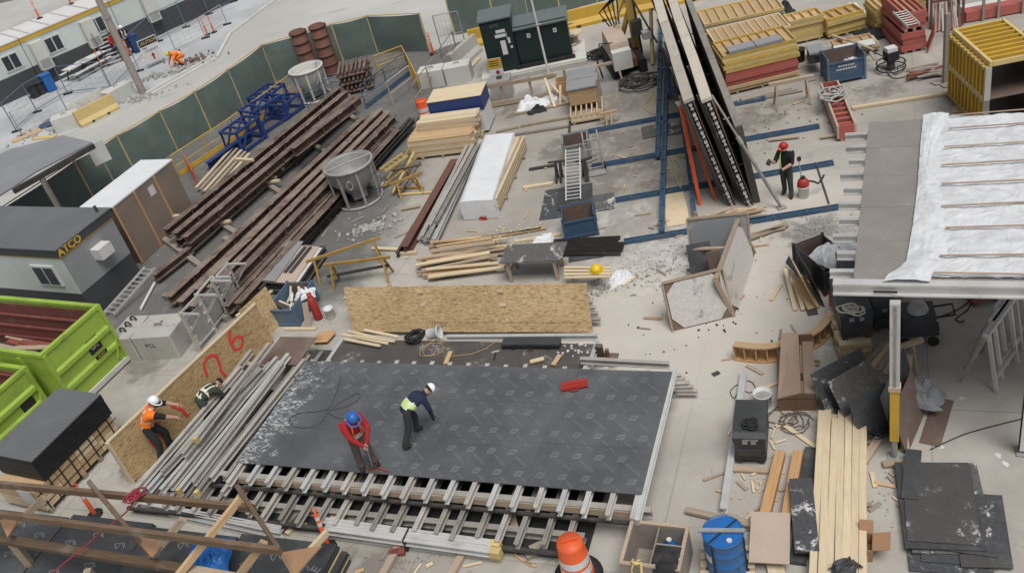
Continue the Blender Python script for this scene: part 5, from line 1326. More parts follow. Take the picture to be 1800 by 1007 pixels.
# ================================================================ transformer pad, drill rig and neighbours
b, r2, L2 = fr((866, 142), (1010, 112))
pad = [(-.35, -.35), (L2 + .5, -.35), (L2 + .5, 1.9), (-.35, 1.9)]
t = thing('concrete_pad', 'pale concrete pad under the dark green transformer cabinets', 'pad', b, r2)
part(t, 'top_slab', B(-.4, -.35, 0, L2 + .55, 1.9, .28), 'block_pale'); part(t, 'edge', B(-.42, -.45, 0, L2 + .57, -.352, .2), 'block')
t = thing('transformer', 'tall dark green transformer cabinet with white labels', 'transformer', b + V((0, 0, .28)), r2)
W1 = 1.32
part(t, 'body', B(0, 0, .02, W1, 1.25, 2.3), 'green_dark')
part(t, 'roof', MB().prism([(-.06, -.1, 2.3), (-.06, 1.3, 2.36), (-.06, 1.3, 2.42), (-.06, -.1, 2.36)], (W1 + .12, 0, 0)), 'green_top')
part(t, 'door', B(.06, -.03, .1, W1 - .06, -.002, 2.2), 'green_dark')
text(t, 'SITE', .2, (W1 * .45, -.035, 2.05), (R(90), 0, 0), 'green_top')
for x, z_, w_, h_ in ((.62, 1.72, .4, .13), (.55, 1.52, .46, .14), (.72, .75, .22, .62), (1.05, 1.2, .1, .25), (1.1, .98, .1, .1)): part(t, 'label_plate', B(x, -.042, z_, x + w_, -.032, z_ + h_), 'white')
part(t, 'handle', B(W1 - .3, -.07, 1.35, W1 - .26, -.032, 1.7), 'galv')
t = thing('transformer', 'lower dark green transformer cabinet with two white door labels', 'transformer', b + V((0, 0, .28)), r2)
x0 = W1 + .03
part(t, 'base_rail', B(x0 - .2, -.12, 0.02, L2 + .1, -.03, .16), 'ink')
part(t, 'body', B(x0, .1, .02, L2, 1.4, 1.75), 'green_dark')
part(t, 'roof', MB().prism([(x0 - .02, -.02, 1.7), (x0 - .02, .7, 1.86), (x0 - .02, 1.5, 1.8), (x0 - .02, 1.5, 1.74), (x0 - .02, -.02, 1.64)], (L2 - x0 + .1, 0, 0)), 'green_top')
dw = (L2 - x0) / 2
for i in range(2):
    dr = part(t, 'door', B(x0 + i * dw + .02, .07, .12, x0 + (i + 1) * dw - .02, .098, 1.62), 'green_dark')
    part(dr, 'label_plate', B(x0 + (i + .45) * dw, .058, 1.22, x0 + (i + .45) * dw + .15, .068, 1.4), 'white')
    text(dr, 'B', .15, (x0 + (i + .45) * dw + .075, .055, 1.31), (R(90), 0, 0), 'ink')
for z_ in (.35, .8, 1.3): part(t, 'conduit', MB().tube((L2 + .01, .5, z_), (L2 + .22, .5, z_), .05, 8), 'galv')
# flag pole
t = thing('pole', 'slim white pole standing in front of the transformer cabinets', 'pole', G(966, 136), 0)
part(t, 'shaft', MB().tube((0, 0, 0), (-.1, .1, 5.5), .05, 10, .04), 'white'); part(t, 'foot', B(-.2, -.2, 0, .2, .2, .06), 'steel_dark')
part(t, 'cleat', MB().tube((-.1, .0, 2.3), (.1, .0, 2.3), .03, 6), 'galv')
# small warning sign
b2, r3, L3 = fr((866, 150), (890, 146))
t = thing('warning_sign', 'small yellow and white warning sign in front of the tall cabinet', 'sign', b2, r3)
part(t, 'board', B(0, 0, .35, L3, .03, 1.15), 'white'); part(t, 'header', B(.0, -.006, .7, L3, -.001, 1.15), 'yellow')
for z_ in (1.02, .92, .82): 
    part(t, 'text_line', B(.06, -.01, z_, L3 - .12, -.007, z_ + .035), 'ink')
part(t, 'symbol', MB().tube((L3 * .6, -.008, .53), (L3 * .6, -.002, .53), .09, 14), 'red')
for x in (.05, L3 - .05): part(t, 'leg', B(x - .025, .03, 0, x + .025, .07, 1.1), 'steel_dark')
# concrete cube blocks and barrier
block((740, 158), (783, 151), .8, .75, 'block_pale', 'pale concrete cube, left one of the pair above the blue and white pack', grp='concrete cubes')
block((785, 151), (830, 143), .8, .75, 'block_pale', 'pale concrete cube, right one of the pair above the blue and white pack', grp='concrete cubes')
b2, r3, L3 = fr((806, 128), (842, 96))
t = thing('road_barrier', 'grey concrete road barrier set at an angle left of the transformers', 'barrier', b2, r3)
part(t, 'body', MB().sec((0, .3, 0), (L3 + .4, .3, 0), [(-.3, 0), (.3, 0), (.3, .15), (.14, .35), (.1, .85), (-.1, .85), (-.14, .35), (-.3, .15)]), 'block')
part(t, 'lifting_eye', MB().path([(.4, .3, .84), (.4, .3, .95), (.6, .3, .95), (.6, .3, .84)], .02), 'rust')
o = plank_pq('plank', 'lumber', G(826, 120, .05), G(842, 102, .05), .2, .05); tag(o, 'pale board on the floor left of the tall green cabinet', 'plank')
# drums
def drum_barrel(px, py, label, z=0.0, s=1.0):
    t = thing('traffic_drum', label, 'traffic drum', G(px, py, z), 0, 'orange traffic drums')
    pr = [(.29, .0), (.285, .2), (.27, .22), (.27, .42), (.255, .44), (.255, .64), (.24, .66), (.235, .86), (.22, .92), (0.001, .93)]
    part(t, 'body', MB().lathe([(r_ * s, z_ * s) for r_, z_ in pr], 24), 'orange')
    for z_ in (.24, .46): part(t, 'reflective_band', MB().lathe([((.292 - z_ * .06) * s, z_ * s), ((.285 - z_ * .06) * s, (z_ + .16) * s)], 24), 'white')
    part(t, 'handle', B(-.14 * s, -.015, .93 * s, .14 * s, .015, .97 * s), 'orange')
    part(t, 'base_ring', MB().lathe([(.30 * s, 0), (.44 * s, 0), (.44 * s, .06), (.30 * s, .09)], 24), 'rubber')
drum_barrel(750, 212, 'orange and white traffic drum left of the blue and white pack')
drum_barrel(1018, 1012, 'orange and white traffic drum in the foreground at the bottom edge', s=1.12)
# timber edging, posts, planter behind white tarp
b2, r3, L3 = fr((858, 192), (1000, 168))
t = thing('timber_edging', 'rough timber edging with posts in front of the transformer pad', 'edging', b2, r3)
part(t, 'top_board', B(0, 0, .85, L3 * .9, .05, 1.0), 'lumber_old'); part(t, 'bottom_board', B(0, 0, .05, L3, .05, .25), 'lumber_old')
for f in (.02, .2, .55, .75, .98): part(t, 'post', B(L3 * f, .05, 0, L3 * f + .1, .14, 1.05), 'lumber_old')
b2, r3, L3 = fr((862, 190), (897, 184))
t = thing('water_tank', 'square grey tank behind the timber edging, right of the blue pack', 'tank', b2 + V((.12, .2, 0)), r3)
part(t, 'body', B(0, .2, 0, L3, 1.0, .8), 'block'); part(t, 'lid', B(-.03, .17, .8, L3 + .03, 1.03, .86), 'galv'); part(t, 'cap', MB().tube((L3 * .5, .6, .86), (L3 * .5, .6, .93), .12, 12), 'steel_dark')
crumple(938, 188, 0, 1.3, .9, .5, 'wrap_white', 'white tarp bundle over dark gear in front of the gravel bed', 'tarp', 'tarp', 2, -.2)
crumple(945, 196, 0, .7, .45, .3, 'rubber', 'black sack under the white tarp bundle', 'sack', 'sack', 6, -.2)
crumple(968, 180, 0, .7, .5, .4, 'wrap_white', 'small white tarp heap right of the large tarp bundle', 'tarp', 'tarp', 12, .4)
for i, (p, q, z0, z1) in enumerate((((975, 188), (958, 138), .05, .9), ((985, 185), (985, 150), .05, .7), ((1000, 182), (968, 148), .05, .6))):
    o = plank_pq('plank', 'lumber', G(*p, z0), G(*q, z1), .1, .05); tag(o, 'pale plank leaning by the foot of the white pole', 'plank', 'planks leaning by the white pole')
b2, r3, L3 = fr((984, 172), (1000, 168))
t = thing('open_box', 'small open plywood box right of the white pole', 'box', b2, r3)
for q in ((0, 0, .0, .7, .03, .6), (0, .6, 0, .7, .63, .6), (0, .031, 0, .03, .599, .6), (.67, .031, 0, .7, .599, .6)): part(t, 'side', B(*q), 'lumber_orange')
# plywood table with crates
b2, r3, L3 = fr((1006, 222), (1062, 212))
t = thing('plywood_crate', 'low slatted timber crate under the grey plywood lid', 'crate', b2, r3)
part(t, 'floor', B(0, 0, .1, L3, 1.3, .13), 'lumber_old')
for y in (0, 1.27): 
    for z_ in (.14, .3): part(t, 'slat', B(0, y, z_, L3, y + .03, z_ + .1), 'lumber')
for k in range(7): part(t, 'divider', B(L3 * k / 6 - .02, .031, .14, L3 * k / 6 + .02, 1.269, .4), 'lumber')
for x in (0.05, L3 - .15): part(t, 'skid', B(x, 0, 0, x + .1, 1.3, .1), 'lumber_grey')
t = thing('plywood_crate', 'upright timber crate with a grey plywood lid left of the drill rig', 'crate', b2 + V((math.sin(r3) * -.5, math.cos(r3) * .5, 0)) , r3)
part(t, 'side', B(0, .35, .42, L3 - .1, .38, 1.05), 'lumber_tan'); part(t, 'side', B(0, 1.5, .0, L3 - .1, 1.53, 1.05), 'lumber_tan')
part(t, 'side', B(0, .381, .42, .03, 1.499, 1.05), 'lumber_old'); part(t, 'side', B(L3 - .13, .381, .42, L3 - .1, 1.499, 1.05), 'lumber_old')
part(t, 'lid', B(-.05, .3, 1.05, L3 - .05, 2.2, 1.09), 'trailer_grey')
for y in (.32, 1.5): part(t, 'post', B(L3 - .1, y, 0, L3 - .02, y + .08, 1.3), 'lumber_old')
part(t, 'lid_strip', B(.0, 1.2, 1.09, L3 - .1, 1.3, 1.12), 'galv')
# saw trestle right of it
sawhorse((1046, 152), (1094, 140), 'timber sawhorse between plywood crate and drill rig', 'lumber_old', .85, 'timber sawhorses')
coil(1074, 214, 0, .16, 4, .012, 'galv', 'small bundle of wire beside the slatted crate', mess=.5)
b2, r3, L3 = fr((1063, 214), (1082, 216))
sawhorse((1064, 220), (1082, 216), 'short tan trestle right of the slatted crate', 'lumber_tan', .5, 'timber sawhorses', .08, .2)
# cable reel
t = thing('cable_reel', 'wooden cable reel standing right of the transformer pad', 'reel', G(1012, 88))
for z_ in (0, .75): part(t, 'flange', MB().tube((0, 0, z_), (0, 0, z_ + .05), .42, 20), 'lumber')
part(t, 'core', MB().tube((0, 0, .05), (0, 0, .75), .2, 16), 'lumber_tan')
# ---- drill rig
b2, r3, L3 = fr((1084, 140), (1130, 128))
t = thing('drill_rig', 'compact drill rig with yellow mast and dusty beige body', 'drill rig', b2, r3)
for x in (.05, 1.15):
    tr = part(t, 'track', MB().sec((x, 0, .28), (x, 2.6, .28), [(-.16, -.28), (.16, -.28), (.16, .2), (.1, .28), (-.1, .28), (-.16, .2)]), 'rubber')
part(t, 'chassis', B(.22, .2, .25, .98, 2.4, .6), 'rust_red')
part(t, 'engine_hood', MB().prism([(.0, .1, .6), (.0, .3, 1.35), (.0, 1.9, 1.45), (.0, 2.3, .6)], (.75, 0, 0)), 'ply_pale')
part(t, 'counterweight', B(-.05, -.3, .45, .7, .08, 1.2), 'block_pale')
part(t, 'mast', MB().bar((1.25, 1.5, .2), (1.15, 1.2, 3.6), .28, .22), 'yellow_form'); part(t, 'mast_rail', MB().bar((1.45, 1.5, .2), (1.33, 1.2, 3.4), .06, .1), 'steel_dark')
part(t, 'drill_motor', B(1.1, .9, 1.2, 1.5, 1.2, 1.8), 'steel_dark')
part(t, 'stay', MB().tube((1.15, 1.25, 3.1), (1.9, .4, .9), .04, 6), 'steel_dark'); part(t, 'stay', MB().tube((1.15, 1.3, 2.9), (.5, 1.9, 1.4), .04, 6), 'yellow_form')
part(t, 'boom', MB().bar((.8, 2.0, .9), (1.2, 1.5, 2.2), .16, .16), 'yellow_form')
part(t, 'side_arm', MB().bar((1.6, .4, .1), (1.95, 1.0, 2.1), .12, .12), 'yellow_pale')
part(t, 'control_box', B(1.4, .5, 1.1, 1.75, .85, 1.4), 'white')
for k in range(5):
    part(t, 'hydraulic_hose', MB().path([(.4 + .1 * k, 2.2, 1.4), (.1 + .2 * k, 2.4, 2.0 + .1 * k), (.7 + .1 * k, 1.9, 2.7), (1.1, 1.4, 2.9 - .2 * k)], .03, 6), 'rubber')
part(t, 'hydraulic_hose', MB().path([(.3, .5, 1.3), (-.4, .3, 1.5), (-.6, .3, .8), (-.5, .2, .1)], .035, 6), 'rubber')
coil(1058, 98, 0, .38, 9, .03, 'rubber', 'heap of black hydraulic hoses left of the drill rig', name='hose_coil', cat='hose', mess=.5)
coil(1125, 148, 0, .5, 8, .03, 'steel_dark', 'dark tangle of chains and hoses at the foot of the drill rig', name='hose_coil', cat='hose', mess=.6)
solo('air_hose', 'yellow hose trailing from the drill rig towards the blue rails', 'hose', MB().path(smooth([(1140, 130), (1146, 150), (1142, 172), (1132, 185), (1138, 195), (1152, 200), (1150, 175), (1140, 160)], .03), .022, 6), 'yellow_pale')
solo('air_hose', 'pale cord on the plywood between the blue channels', 'hose', MB().path(smooth([(1180, 275), (1184, 290), (1188, 310), (1196, 330), (1200, 305), (1192, 285), (1186, 278), (1196, 270)], .12), .016, 6), 'yellow_pale')
# ================================================================ blue rails, tilted wall forms, top right yard
def rail(A, Bq, label, z=.07, w=.16, h=.13, mat='blue', n=None):
    a_, b_ = G(*A, z), G(*Bq, z); d_ = b_ - a_; L = d_.length
    t = thing('steel_rail', label, 'rail', a_, math.atan2(d_.y, d_.x), 'blue steel rails')
    part(t, 'channel', MB().sec((0, 0, 0), (L, 0, 0), [(-w / 2, -h / 2), (w / 2, -h / 2), (w / 2, h / 2), (w / 2 - .035, h / 2), (w / 2 - .035, h / 2 - .05), (-w / 2 + .035, h / 2 - .05), (-w / 2 + .035, h / 2), (-w / 2, h / 2)]), mat)
    k = .5
    while k < L: part(t, 'stiffener', B(k - .02, -w / 2 - .012, -h / 2, k + .02, w / 2 + .012, h / 2 + .006), mat); k += .95
    return t
rail((1000, 238), (1345, 173), 'blue steel rail farthest from the camera, first under the wall forms')
rail((1040, 293), (1440, 222), 'blue steel rail second from the back, ending right of the sawhorse')
rail((1082, 352), (1465, 286), 'blue steel rail behind the red-helmeted worker')
rail((1097, 425), (1497, 360), 'blue steel rail nearest the camera, passing in front of the wall forms')
rail((1156, 274), (1163, -10), 'long blue channel lying across the rails, left of the pair', .21)
rail((1163, 406), (1172, 104), 'long blue channel lying across the rails, right of the pair', .21)
rail((1224, 396), (1192, 158), 'blue channel lying beside the orange ladder feet', .21, .12)
b, r2, L2 = fr((1174, 166), (1202, 160), .3)
t = thing('steel_bracket', 'blue steel bracket frame at the head of the orange ladder', 'bracket', b, r2)
part(t, 'plate', B(0, 0, 0, L2, .4, .08), 'blue')
for x in (0.05, L2 - .15): part(t, 'upright', B(x, .1, .081, x + .1, .2, .9), 'blue')
part(t, 'cross_bar', B(-.1, .1, .9, L2 + .1, .2, 1.0), 'blue')
for i in range(3): part(t, 'threaded_rod', MB().tube((.1 + .22 * i, .3, .08), (.1 + .22 * i, .5, 1.6), .025, 6), 'steel_dark')
b, r2, L2 = fr((1173, 400), (1214, 393))
solo('plywood_sheet', 'tan plywood sheet laid between the blue channels', 'plywood', B(0, 0, .0, L2, 1.9, .02), 'lumber', b + V((0, 0, .01)), r2 + .0)
b, r2, L2 = fr((1130, 245), (1168, 238)); solo('plywood_sheet', 'grey plywood sheet under the blue channels near the second rail', 'plywood', B(0, 0, .01, L2, .9, .03), 'ply_splat2', b, r2)
b, r2, L2 = fr((1172, 240), (1206, 234)); solo('plywood_sheet', 'grey plywood sheet right of the blue channel pair', 'plywood', B(0, 0, .01, L2, .9, .03), 'ply_splat2', b, r2)
# ---- tilted wall forms
LEAN = math.atan2(.875, 3.62); WH = 3.7; WL = 13.0
def wall_form(px, py, label, dirz):
    t = thing('wall_form', label, 'wall form', G(px, py), dirz)
    t.rotation_euler = (-LEAN, 0, dirz)
    for i in range(5): part(t, 'face_panel', B(i * WL / 5 + .004, -.022, .03, (i + 1) * WL / 5 - .004, 0, WH), 'ply_brown')
    n = 12
    for k in range(n):
        z = .15 + k * (WH - .3) / (n - 1)
        joist(t, (-.06 + jit(.04), .09, z), (WL, .09, z), 'alum_bright' if k % 2 else 'alum', .165, .09)
    x = .9
    while x < WL:
        part(t, 'strongback', MB().sec((x, .27, .02), (x, .27, WH - .1), I_SEC(.14, .12, .02), (0, 1, 0)), 'alum_dull'); x += 2.2
    part(t, 'back_sheet', B(.05, .175, .1, WL, .195, WH - .15), 'ply_splat2')
    for k in range(4): plank('top_plate', 'lumber_pale', 3.2, .3, .1, t, (1.62 + 3.22 * k, .09, WH + .06), (0, 0, jit(.008)))
    return t
wz = R(79.6)
wall_form(1324, 362, 'tall dark wall form tilted left, right one of the pair, with joist ends showing', wz)
wall_form(1293, 362, 'tall dark wall form tilted left, left one of the pair beside the orange ladder', wz)
t = thing('wall_form', 'dark wall form standing nearly upright behind the tilted pair', 'wall form', G(1326, 357), wz)
t.rotation_euler = (R(-7), 0, wz)
for i in range(5):
    for z0, z1 in ((.02, 1.3), (1.305, 2.6)): part(t, 'face_panel', B(i * WL / 5 + .003, .0, z0, (i + 1) * WL / 5 - .003, .025, z1), 'form_dark')
for k in range(6): part(t, 'waler', B(-.02, -.18, .12 + k * .46, WL, -.002, .24 + k * .46), 'alum_dull')
part(t, 'end_board', B(-.03, -.18, .0, -.021, .03, 2.6), 'form_dark'); part(t, 'top_edge', B(-.02, -.18, 2.6, WL, .03, 2.64), 'alum_dull')
for k in range(9): part(t, 'form_tie', MB().tube((.7 + k * 1.4, .025, 1.0), (.7 + k * 1.4, .12, 1.0), .03, 6), 'galv')
def prop(A, z0, T_, z1, label, mat='alum_dull', r=.05):
    a_, b_ = G(*A, z0), G(*T_, z1); d_ = b_ - a_
    t = thing('push_prop', label, 'prop', a_)
    part(t, 'outer_tube', MB().tube((0, 0, 0), d_ * .62, r, 10), mat); part(t, 'inner_tube', MB().tube(d_ * .6, d_, r * .7, 10), mat)
    part(t, 'collar', MB().tube(d_ * .58, d_ * .64, r * 1.35, 10), 'galv'); part(t, 'foot_plate', MB().box((0, 0, .01), (.25, .2, .03)), mat)
    for f in (.2, .4, .8): part(t, 'pin', MB().tube(d_ * f + V((-.09, 0, 0)), d_ * f + V((.09, 0, 0)), .015, 5), 'galv')
    return t
prop((1374, 365), .02, (1251, 168), 3.6, 'long grey push prop bracing the tilted wall forms on the right')
# ---- orange step ladder
b, r2, _ = fr((1231, 361), (1257, 353))
fa, fb = G(1231, 361), G(1258, 353); top = G(1198, 190, 3.0)
t = thing('step_ladder', 'tall orange fibreglass step ladder beside the tilted wall forms', 'ladder', fa)
side = V((math.cos(wz), math.sin(wz), 0))
tp = top - fa; ft = fb - fa
for s_ in (0, .6):
    part(t, 'front_rail', MB().bar(side * s_, tp + side * (s_ * .6 + .1), .04, .1, (fb - fa)), 'orange')
    part(t, 'rear_rail', MB().bar(ft + side * s_, tp + side * (s_ * .6 + .1) + ft * .15, .04, .07, (fb - fa)), 'orange')
for k in range(1, 10):
    f = k / 10; part(t, 'step', MB().bar((tp * f).lerp(tp * f, 0) + side * (.1 * f), tp * f + side * (.6 - .14 * f), .1, .025), 'alum_bright')
    part(t, 'spreader', MB().bar(ft.lerp(tp + ft * .15, f) + side * (.1 * f), ft.lerp(tp + ft * .15, f) + side * (.6 - .14 * f), .03, .02), 'alum_bright')
part(t, 'top_cap', MB().box(tp + side * .3 + ft * .08, (.3, .3, .06)), 'ply_pale')
# sticks, conduit and timber in front of the wall forms
rr = random.Random(31)
for i in range(14):
    a_ = G(1208 + rr.uniform(0, 30), 392 + rr.uniform(-8, 6), .12 + rr.uniform(0, .12)); b_ = G(1310 + rr.uniform(-20, 40), 370 + rr.uniform(-8, 8), .12 + rr.uniform(0, .12))
    o = plank_pq('stick', rr.choice(['lumber', 'lumber_old', 'lumber_tan']), a_, b_, .05, .035); tag(o, 'thin stick in the bundle lying in front of the wall forms', 'stick', 'stick bundle before the wall forms')
for p, q, w_, lb in (((1318, 418), (1384, 394), .2, 'broad weathered plank right of the stick bundle'), ((1322, 412), (1380, 400), .12, 'narrow weathered plank beside the broad one by the stick bundle'), ((1352, 246), (1405, 240), .1, 'short board on the floor above the red-helmeted worker'), ((1442, 242), (1478, 236), .1, 'short board poking out from the red form tray')):
    o = plank_pq('plank', 'lumber_old', G(*p, .08), G(*q, .08), w_, .06); tag(o, lb, 'plank')
o = plank_pq('plank', 'lumber', G(1498, 190, .06), G(1692, 160, .06), .14, .09); tag(o, 'long pale plank lying between red tray and yellow box forms', 'plank')
solo('cable', 'thin steel strip on the floor right of the red-helmeted worker', 'cable', MB().bar(G(1437, 296, .02), G(1457, 358, .02), .05, .03), 'steel_dark')
# ---- form panel stacks behind the wall forms
def rib_panel(t, x0, y0, z0, L, W, h, mat, n, edge=None, name='form_panel'):
    """one steel frame formwork panel lying flat: frame, ribs, face"""
    m = MB(); e = .05
    m.b0(x0, y0, z0, x0 + L, y0 + e, z0 + h); m.b0(x0, y0 + W - e, z0, x0 + L, y0 + W, z0 + h)
    m.b0(x0, y0 + e, z0, x0 + e, y0 + W - e, z0 + h); m.b0(x0 + L - e, y0 + e, z0, x0 + L, y0 + W - e, z0 + h)
    p = part(t, name, m, mat)
    part(p, 'face_sheet', B(x0 + e, y0 + e, z0 + .005, x0 + L - e, y0 + W - e, z0 + .02), 'lumber_tan')
    for i in range(1, n): part(p, 'rib', B(x0 + L * i / n - .02, y0 + e, z0 + .02, x0 + L * i / n + .02, y0 + W - e, z0 + h - .01), mat)
    return p
def panel_stack(A, Bq, D, layers, label, name='form_stack', grp=None, lift=.0, ztop=None):
    b, r2, L = fr(A, Bq)
    t = thing(name, label, 'form stack', b, r2, grp)
    z = .1 + lift
    for x in (.15, .5, .85): part(t, 'bearer', B(L * x - .05, 0, lift, L * x + .05, D, lift + .098), 'lumber_grey')
    for k, (mat, h, n) in enumerate(layers):
        rib_panel(t, jit(.05), jit(.05), z, L + jit(.06), D + jit(.04), h, mat, n); z += h + .012
    return t, b, r2, L, z
Y, YP, RD = 'yellow_form', 'yellow_pale', 'red_form'
t, b, r2, L2, zz = panel_stack((1278, 170), (1404, 140), 1.5, [('lumber_tan', .12, 5), ('lumber_tan', .12, 5), (RD, .16, 6), (RD, .16, 6), (RD, .16, 6), (Y, .12, 7), (YP, .12, 7), (Y, .12, 7), (YP, .12, 7), (Y, .12, 8)], 'tall stack of yellow form panels over red ones, right of the wall forms')
for i in range(2): solo('grey_sheet', ('grey sheet on the tall yellow panel stack, left one', 'grey sheet on the tall yellow panel stack, right one')[i], 'sheet', B(0, 0, 0, L2 * .36, .5, .1), 'trailer_grey', b + V((math.cos(r2) * (.25 + i * L2 * .37) - math.sin(r2) * .05, math.sin(r2) * (.25 + i * L2 * .37) + math.cos(r2) * .05, zz + .005)), r2)
panel_stack((1262, 118), (1392, 88), 1.6, [('lumber_old', .12, 5), ('lumber_tan', .12, 5), (YP, .12, 8), ('lumber_old', .12, 6), (Y, .12, 8), ('lumber_old', .1, 4), ('lumber', .08, 9)], 'stack of weathered form panels behind the tall yellow and red stack')
panel_stack((1240, 75), (1380, 45), 1.8, [('lumber_old', .14, 5), (YP, .12, 8), ('lumber_old', .12, 6), ('lumber_old', .12, 6), (YP, .12, 9)], 'farthest weathered form panel stack, at the photo top beside the wall forms')
panel_stack((1388, 82), (1450, 68), .9, [(YP, .14, 4)] * 6, 'yellow ribbed form stack behind the grey tote boxes')
panel_stack((1456, 72), (1523, 54), .9, [(Y, .14, 4), (YP, .14, 4), (Y, .14, 4), (YP, .14, 4), (Y, .14, 4)], 'yellow form stack behind the white sheet and the blue bin')
panel_stack((1540, 62), (1585, 52), 1.3, [(YP, .14, 4), (Y, .14, 4), (YP, .14, 4), (YP, .14, 4), (Y, .14, 4), (YP, .14, 4)], 'yellow form stack directly left of the tall red stack')
panel_stack((1560, 40), (1630, 24), 1.2, [(YP, .14, 4)] * 7, 'yellow form stack behind the tall red stack, at the photo top')
panel_stack((1586, 97), (1628, 88), 2.0, [(RD, .22, 3)] * 3 , 'lower red form stack beside the yellow ones')
t, b, r2, L2, zz = panel_stack((1586, 97), (1628, 88), 2.2, [(RD, .14, 4)] * 4, 'upper red form stack resting on the lower red one', lift=.81)
ladder((1580, 20), (1606, 45), .4, 1.55, 1.55, 7, 'short aluminium ladder lying on top of the red form stack')
o = solo('form_sheet', 'red sheet leaning on the right side of the red form stack', 'form sheet', MB().box((0, 0, .35), (1.0, .04, .8), Matrix.Rotation(R(18), 3, 'X')), RD, G(1636, 84), R(60))
# totes, can, blue bin
def tote(A, Bq, D, h, label, mat='char', z=0.0):
    b, r2, L = fr(A, Bq, z)
    t = thing('tote_box', label, 'box', b, r2)
    part(t, 'body', MB().prism([(.03, .03, 0), (L - .03, .03, 0), (L - .03, D - .03, 0), (.03, D - .03, 0)], (0, 0, h - .08)), mat); part(t, 'lid', B(0, 0, h - .08, L, D, h), 'trailer_grey' if mat == 'char' else mat)
    part(t, 'latch', B(L / 2 - .08, -.02, h - .16, L / 2 + .08, .029, h - .1), 'steel_dark')
tote((1424, 114), (1452, 109), .8, .42, 'grey tote box, lower one of two stacked beside the black can')
tote((1424, 114), (1452, 109), .8, .42, 'grey tote box, upper one of two stacked beside the black can', z=.42)
pail(1406, 108, 0, 'black bucket left of the stacked grey totes', 'rubber', .2, .5)
t, b, r2, L2 = steel_bin((1457, 152), (1521, 139), .95, .95, 'blue', 'open blue steel bin with white stencil, right of the grey totes', .12, 'blue_pale', lettering=True)
crumple(1497, 112, .35, .6, .5, .3, 'wrap_white', 'white plastic scraps inside the stencilled blue bin', 'plastic_sheet', 'plastic', 5)
crumple(1372, 25, 0, 1.1, 1.0, .7, 'rubber', 'black tarp heap between yellow stacks at the photo top', 'tarp', 'tarp', 14)
crumple(1497, 22, 0, .9, .7, .5, 'wrap_white', 'white bag behind the yellow form stack', 'bag', 'bag', 15)
crumple(1532, 62, 0, 1.0, 1.2, .35, 'rubber', 'black tarp on the floor left of the red stack', 'tarp', 'tarp', 16)
panel_stack((1472, 106), (1544, 92), .9, [('lumber_old', .1, 4), ('lumber', .1, 4), ('lumber_tan', .1, 4)], 'low timber form stack behind the stencilled blue bin')
b, r2, L2 = fr((1470, 92), (1540, 78), .46); solo('white_board', 'white sheet lying on the low timber form stack', 'sheet', B(0, 0, 0, L2, .5, .03), 'white', b, r2)
for p, q in (((1490, 70), (1535, 88)), ((1462, 62), (1490, 72)), ((1530, 92), (1538, 106))):
    o = plank_pq('plank', 'lumber_old', G(*p, .52), G(*q, .5), .1, .05); tag(o, 'loose stick lying over the low timber form stack', 'plank', 'sticks on the low form stack')
# power trowel
t = thing('power_trowel', 'black power trowel with round guard rings on the concrete', 'trowel', G(1566, 124))
for z_ in (.12, .3): part(t, 'guard_ring', MB().path([(.48 * math.cos(x), .48 * math.sin(x), z_) for x in [2 * math.pi * i / 24 for i in range(25)]], .022, 6), 'rubber')
for i in range(8): part(t, 'guard_stay', MB().tube((.48 * math.cos(i * .785), .48 * math.sin(i * .785), .1), (.48 * math.cos(i * .785), .48 * math.sin(i * .785), .32), .015, 5), 'rubber')
for i in range(4): part(t, 'blade', MB().box((.28 * math.cos(i * 1.571), .28 * math.sin(i * 1.571), .03), (.36, .14, .012), Matrix.Rotation(i * 1.571, 3, 'Z')), 'galv')
part(t, 'gear_box', MB().tube((0, 0, .05), (0, 0, .4), .14, 12), 'steel_dark'); part(t, 'engine', B(-.2, -.18, .4, .22, .2, .72), 'rubber'); part(t, 'fuel_tank', B(-.18, -.14, .72, .18, .16, .86), 'white')
part(t, 'handle', MB().path([(-.15, 0, .5), (-.75, .15, .95), (-1.05, .2, 1.0)], .025), 'steel_dark')
solo('cable', 'black cable trailing from the power trowel', 'cable', MB().path(smooth([(1560, 128), (1566, 136), (1580, 138), (1600, 132), (1612, 126)], .02), .018, 5), 'rubber')
# red scrap pile
rr = random.Random(17)
for i in range(14):
    a_ = G(1592 + rr.uniform(0, 25), 122 + rr.uniform(0, 18), .05 + .05 * (i % 4)); l = rr.uniform(.6, 1.8); an = R(rr.uniform(-35, 5))
    o = plank('scrap_bar', rr.choice(['red_form', 'lumber_red', 'lumber_old', 'galv']), round(l, 1), .08, .05, None, a_ + V((math.cos(an), math.sin(an), 0)) * l * .5, (0, jit(.05), an)); tag(o, 'scrap bar in the reddish pile left of the timber pole', 'scrap', 'reddish scrap pile')
t = thing('timber_pole', 'dark square timber pole standing right of the reddish scrap pile', 'pole', G(1661, 146))
part(t, 'shaft', B(-.07, -.07, 0, .07, .07, 2.4), 'lumber_grey'); part(t, 'foot', B(-.35, -.07, 0, .35, .07, .08) if False else MB().bar((.08, 0, .05), (.5, -.1, .05), .12, .1), 'lumber_grey'); part(t, 'brace', MB().bar((.4, -.1, .06), (.06, 0, .6), .06, .08), 'lumber_grey')
for i, (p, q) in enumerate((((1640, 148), (1665, 138)), ((1655, 152), (1680, 145)))):
    o = plank_pq('plank', 'lumber_grey', G(*p, .03), G(*q, .03), .3, .03); tag(o, 'grey plank flat on the floor at the foot of the timber pole', 'plank', 'planks at the pole foot')
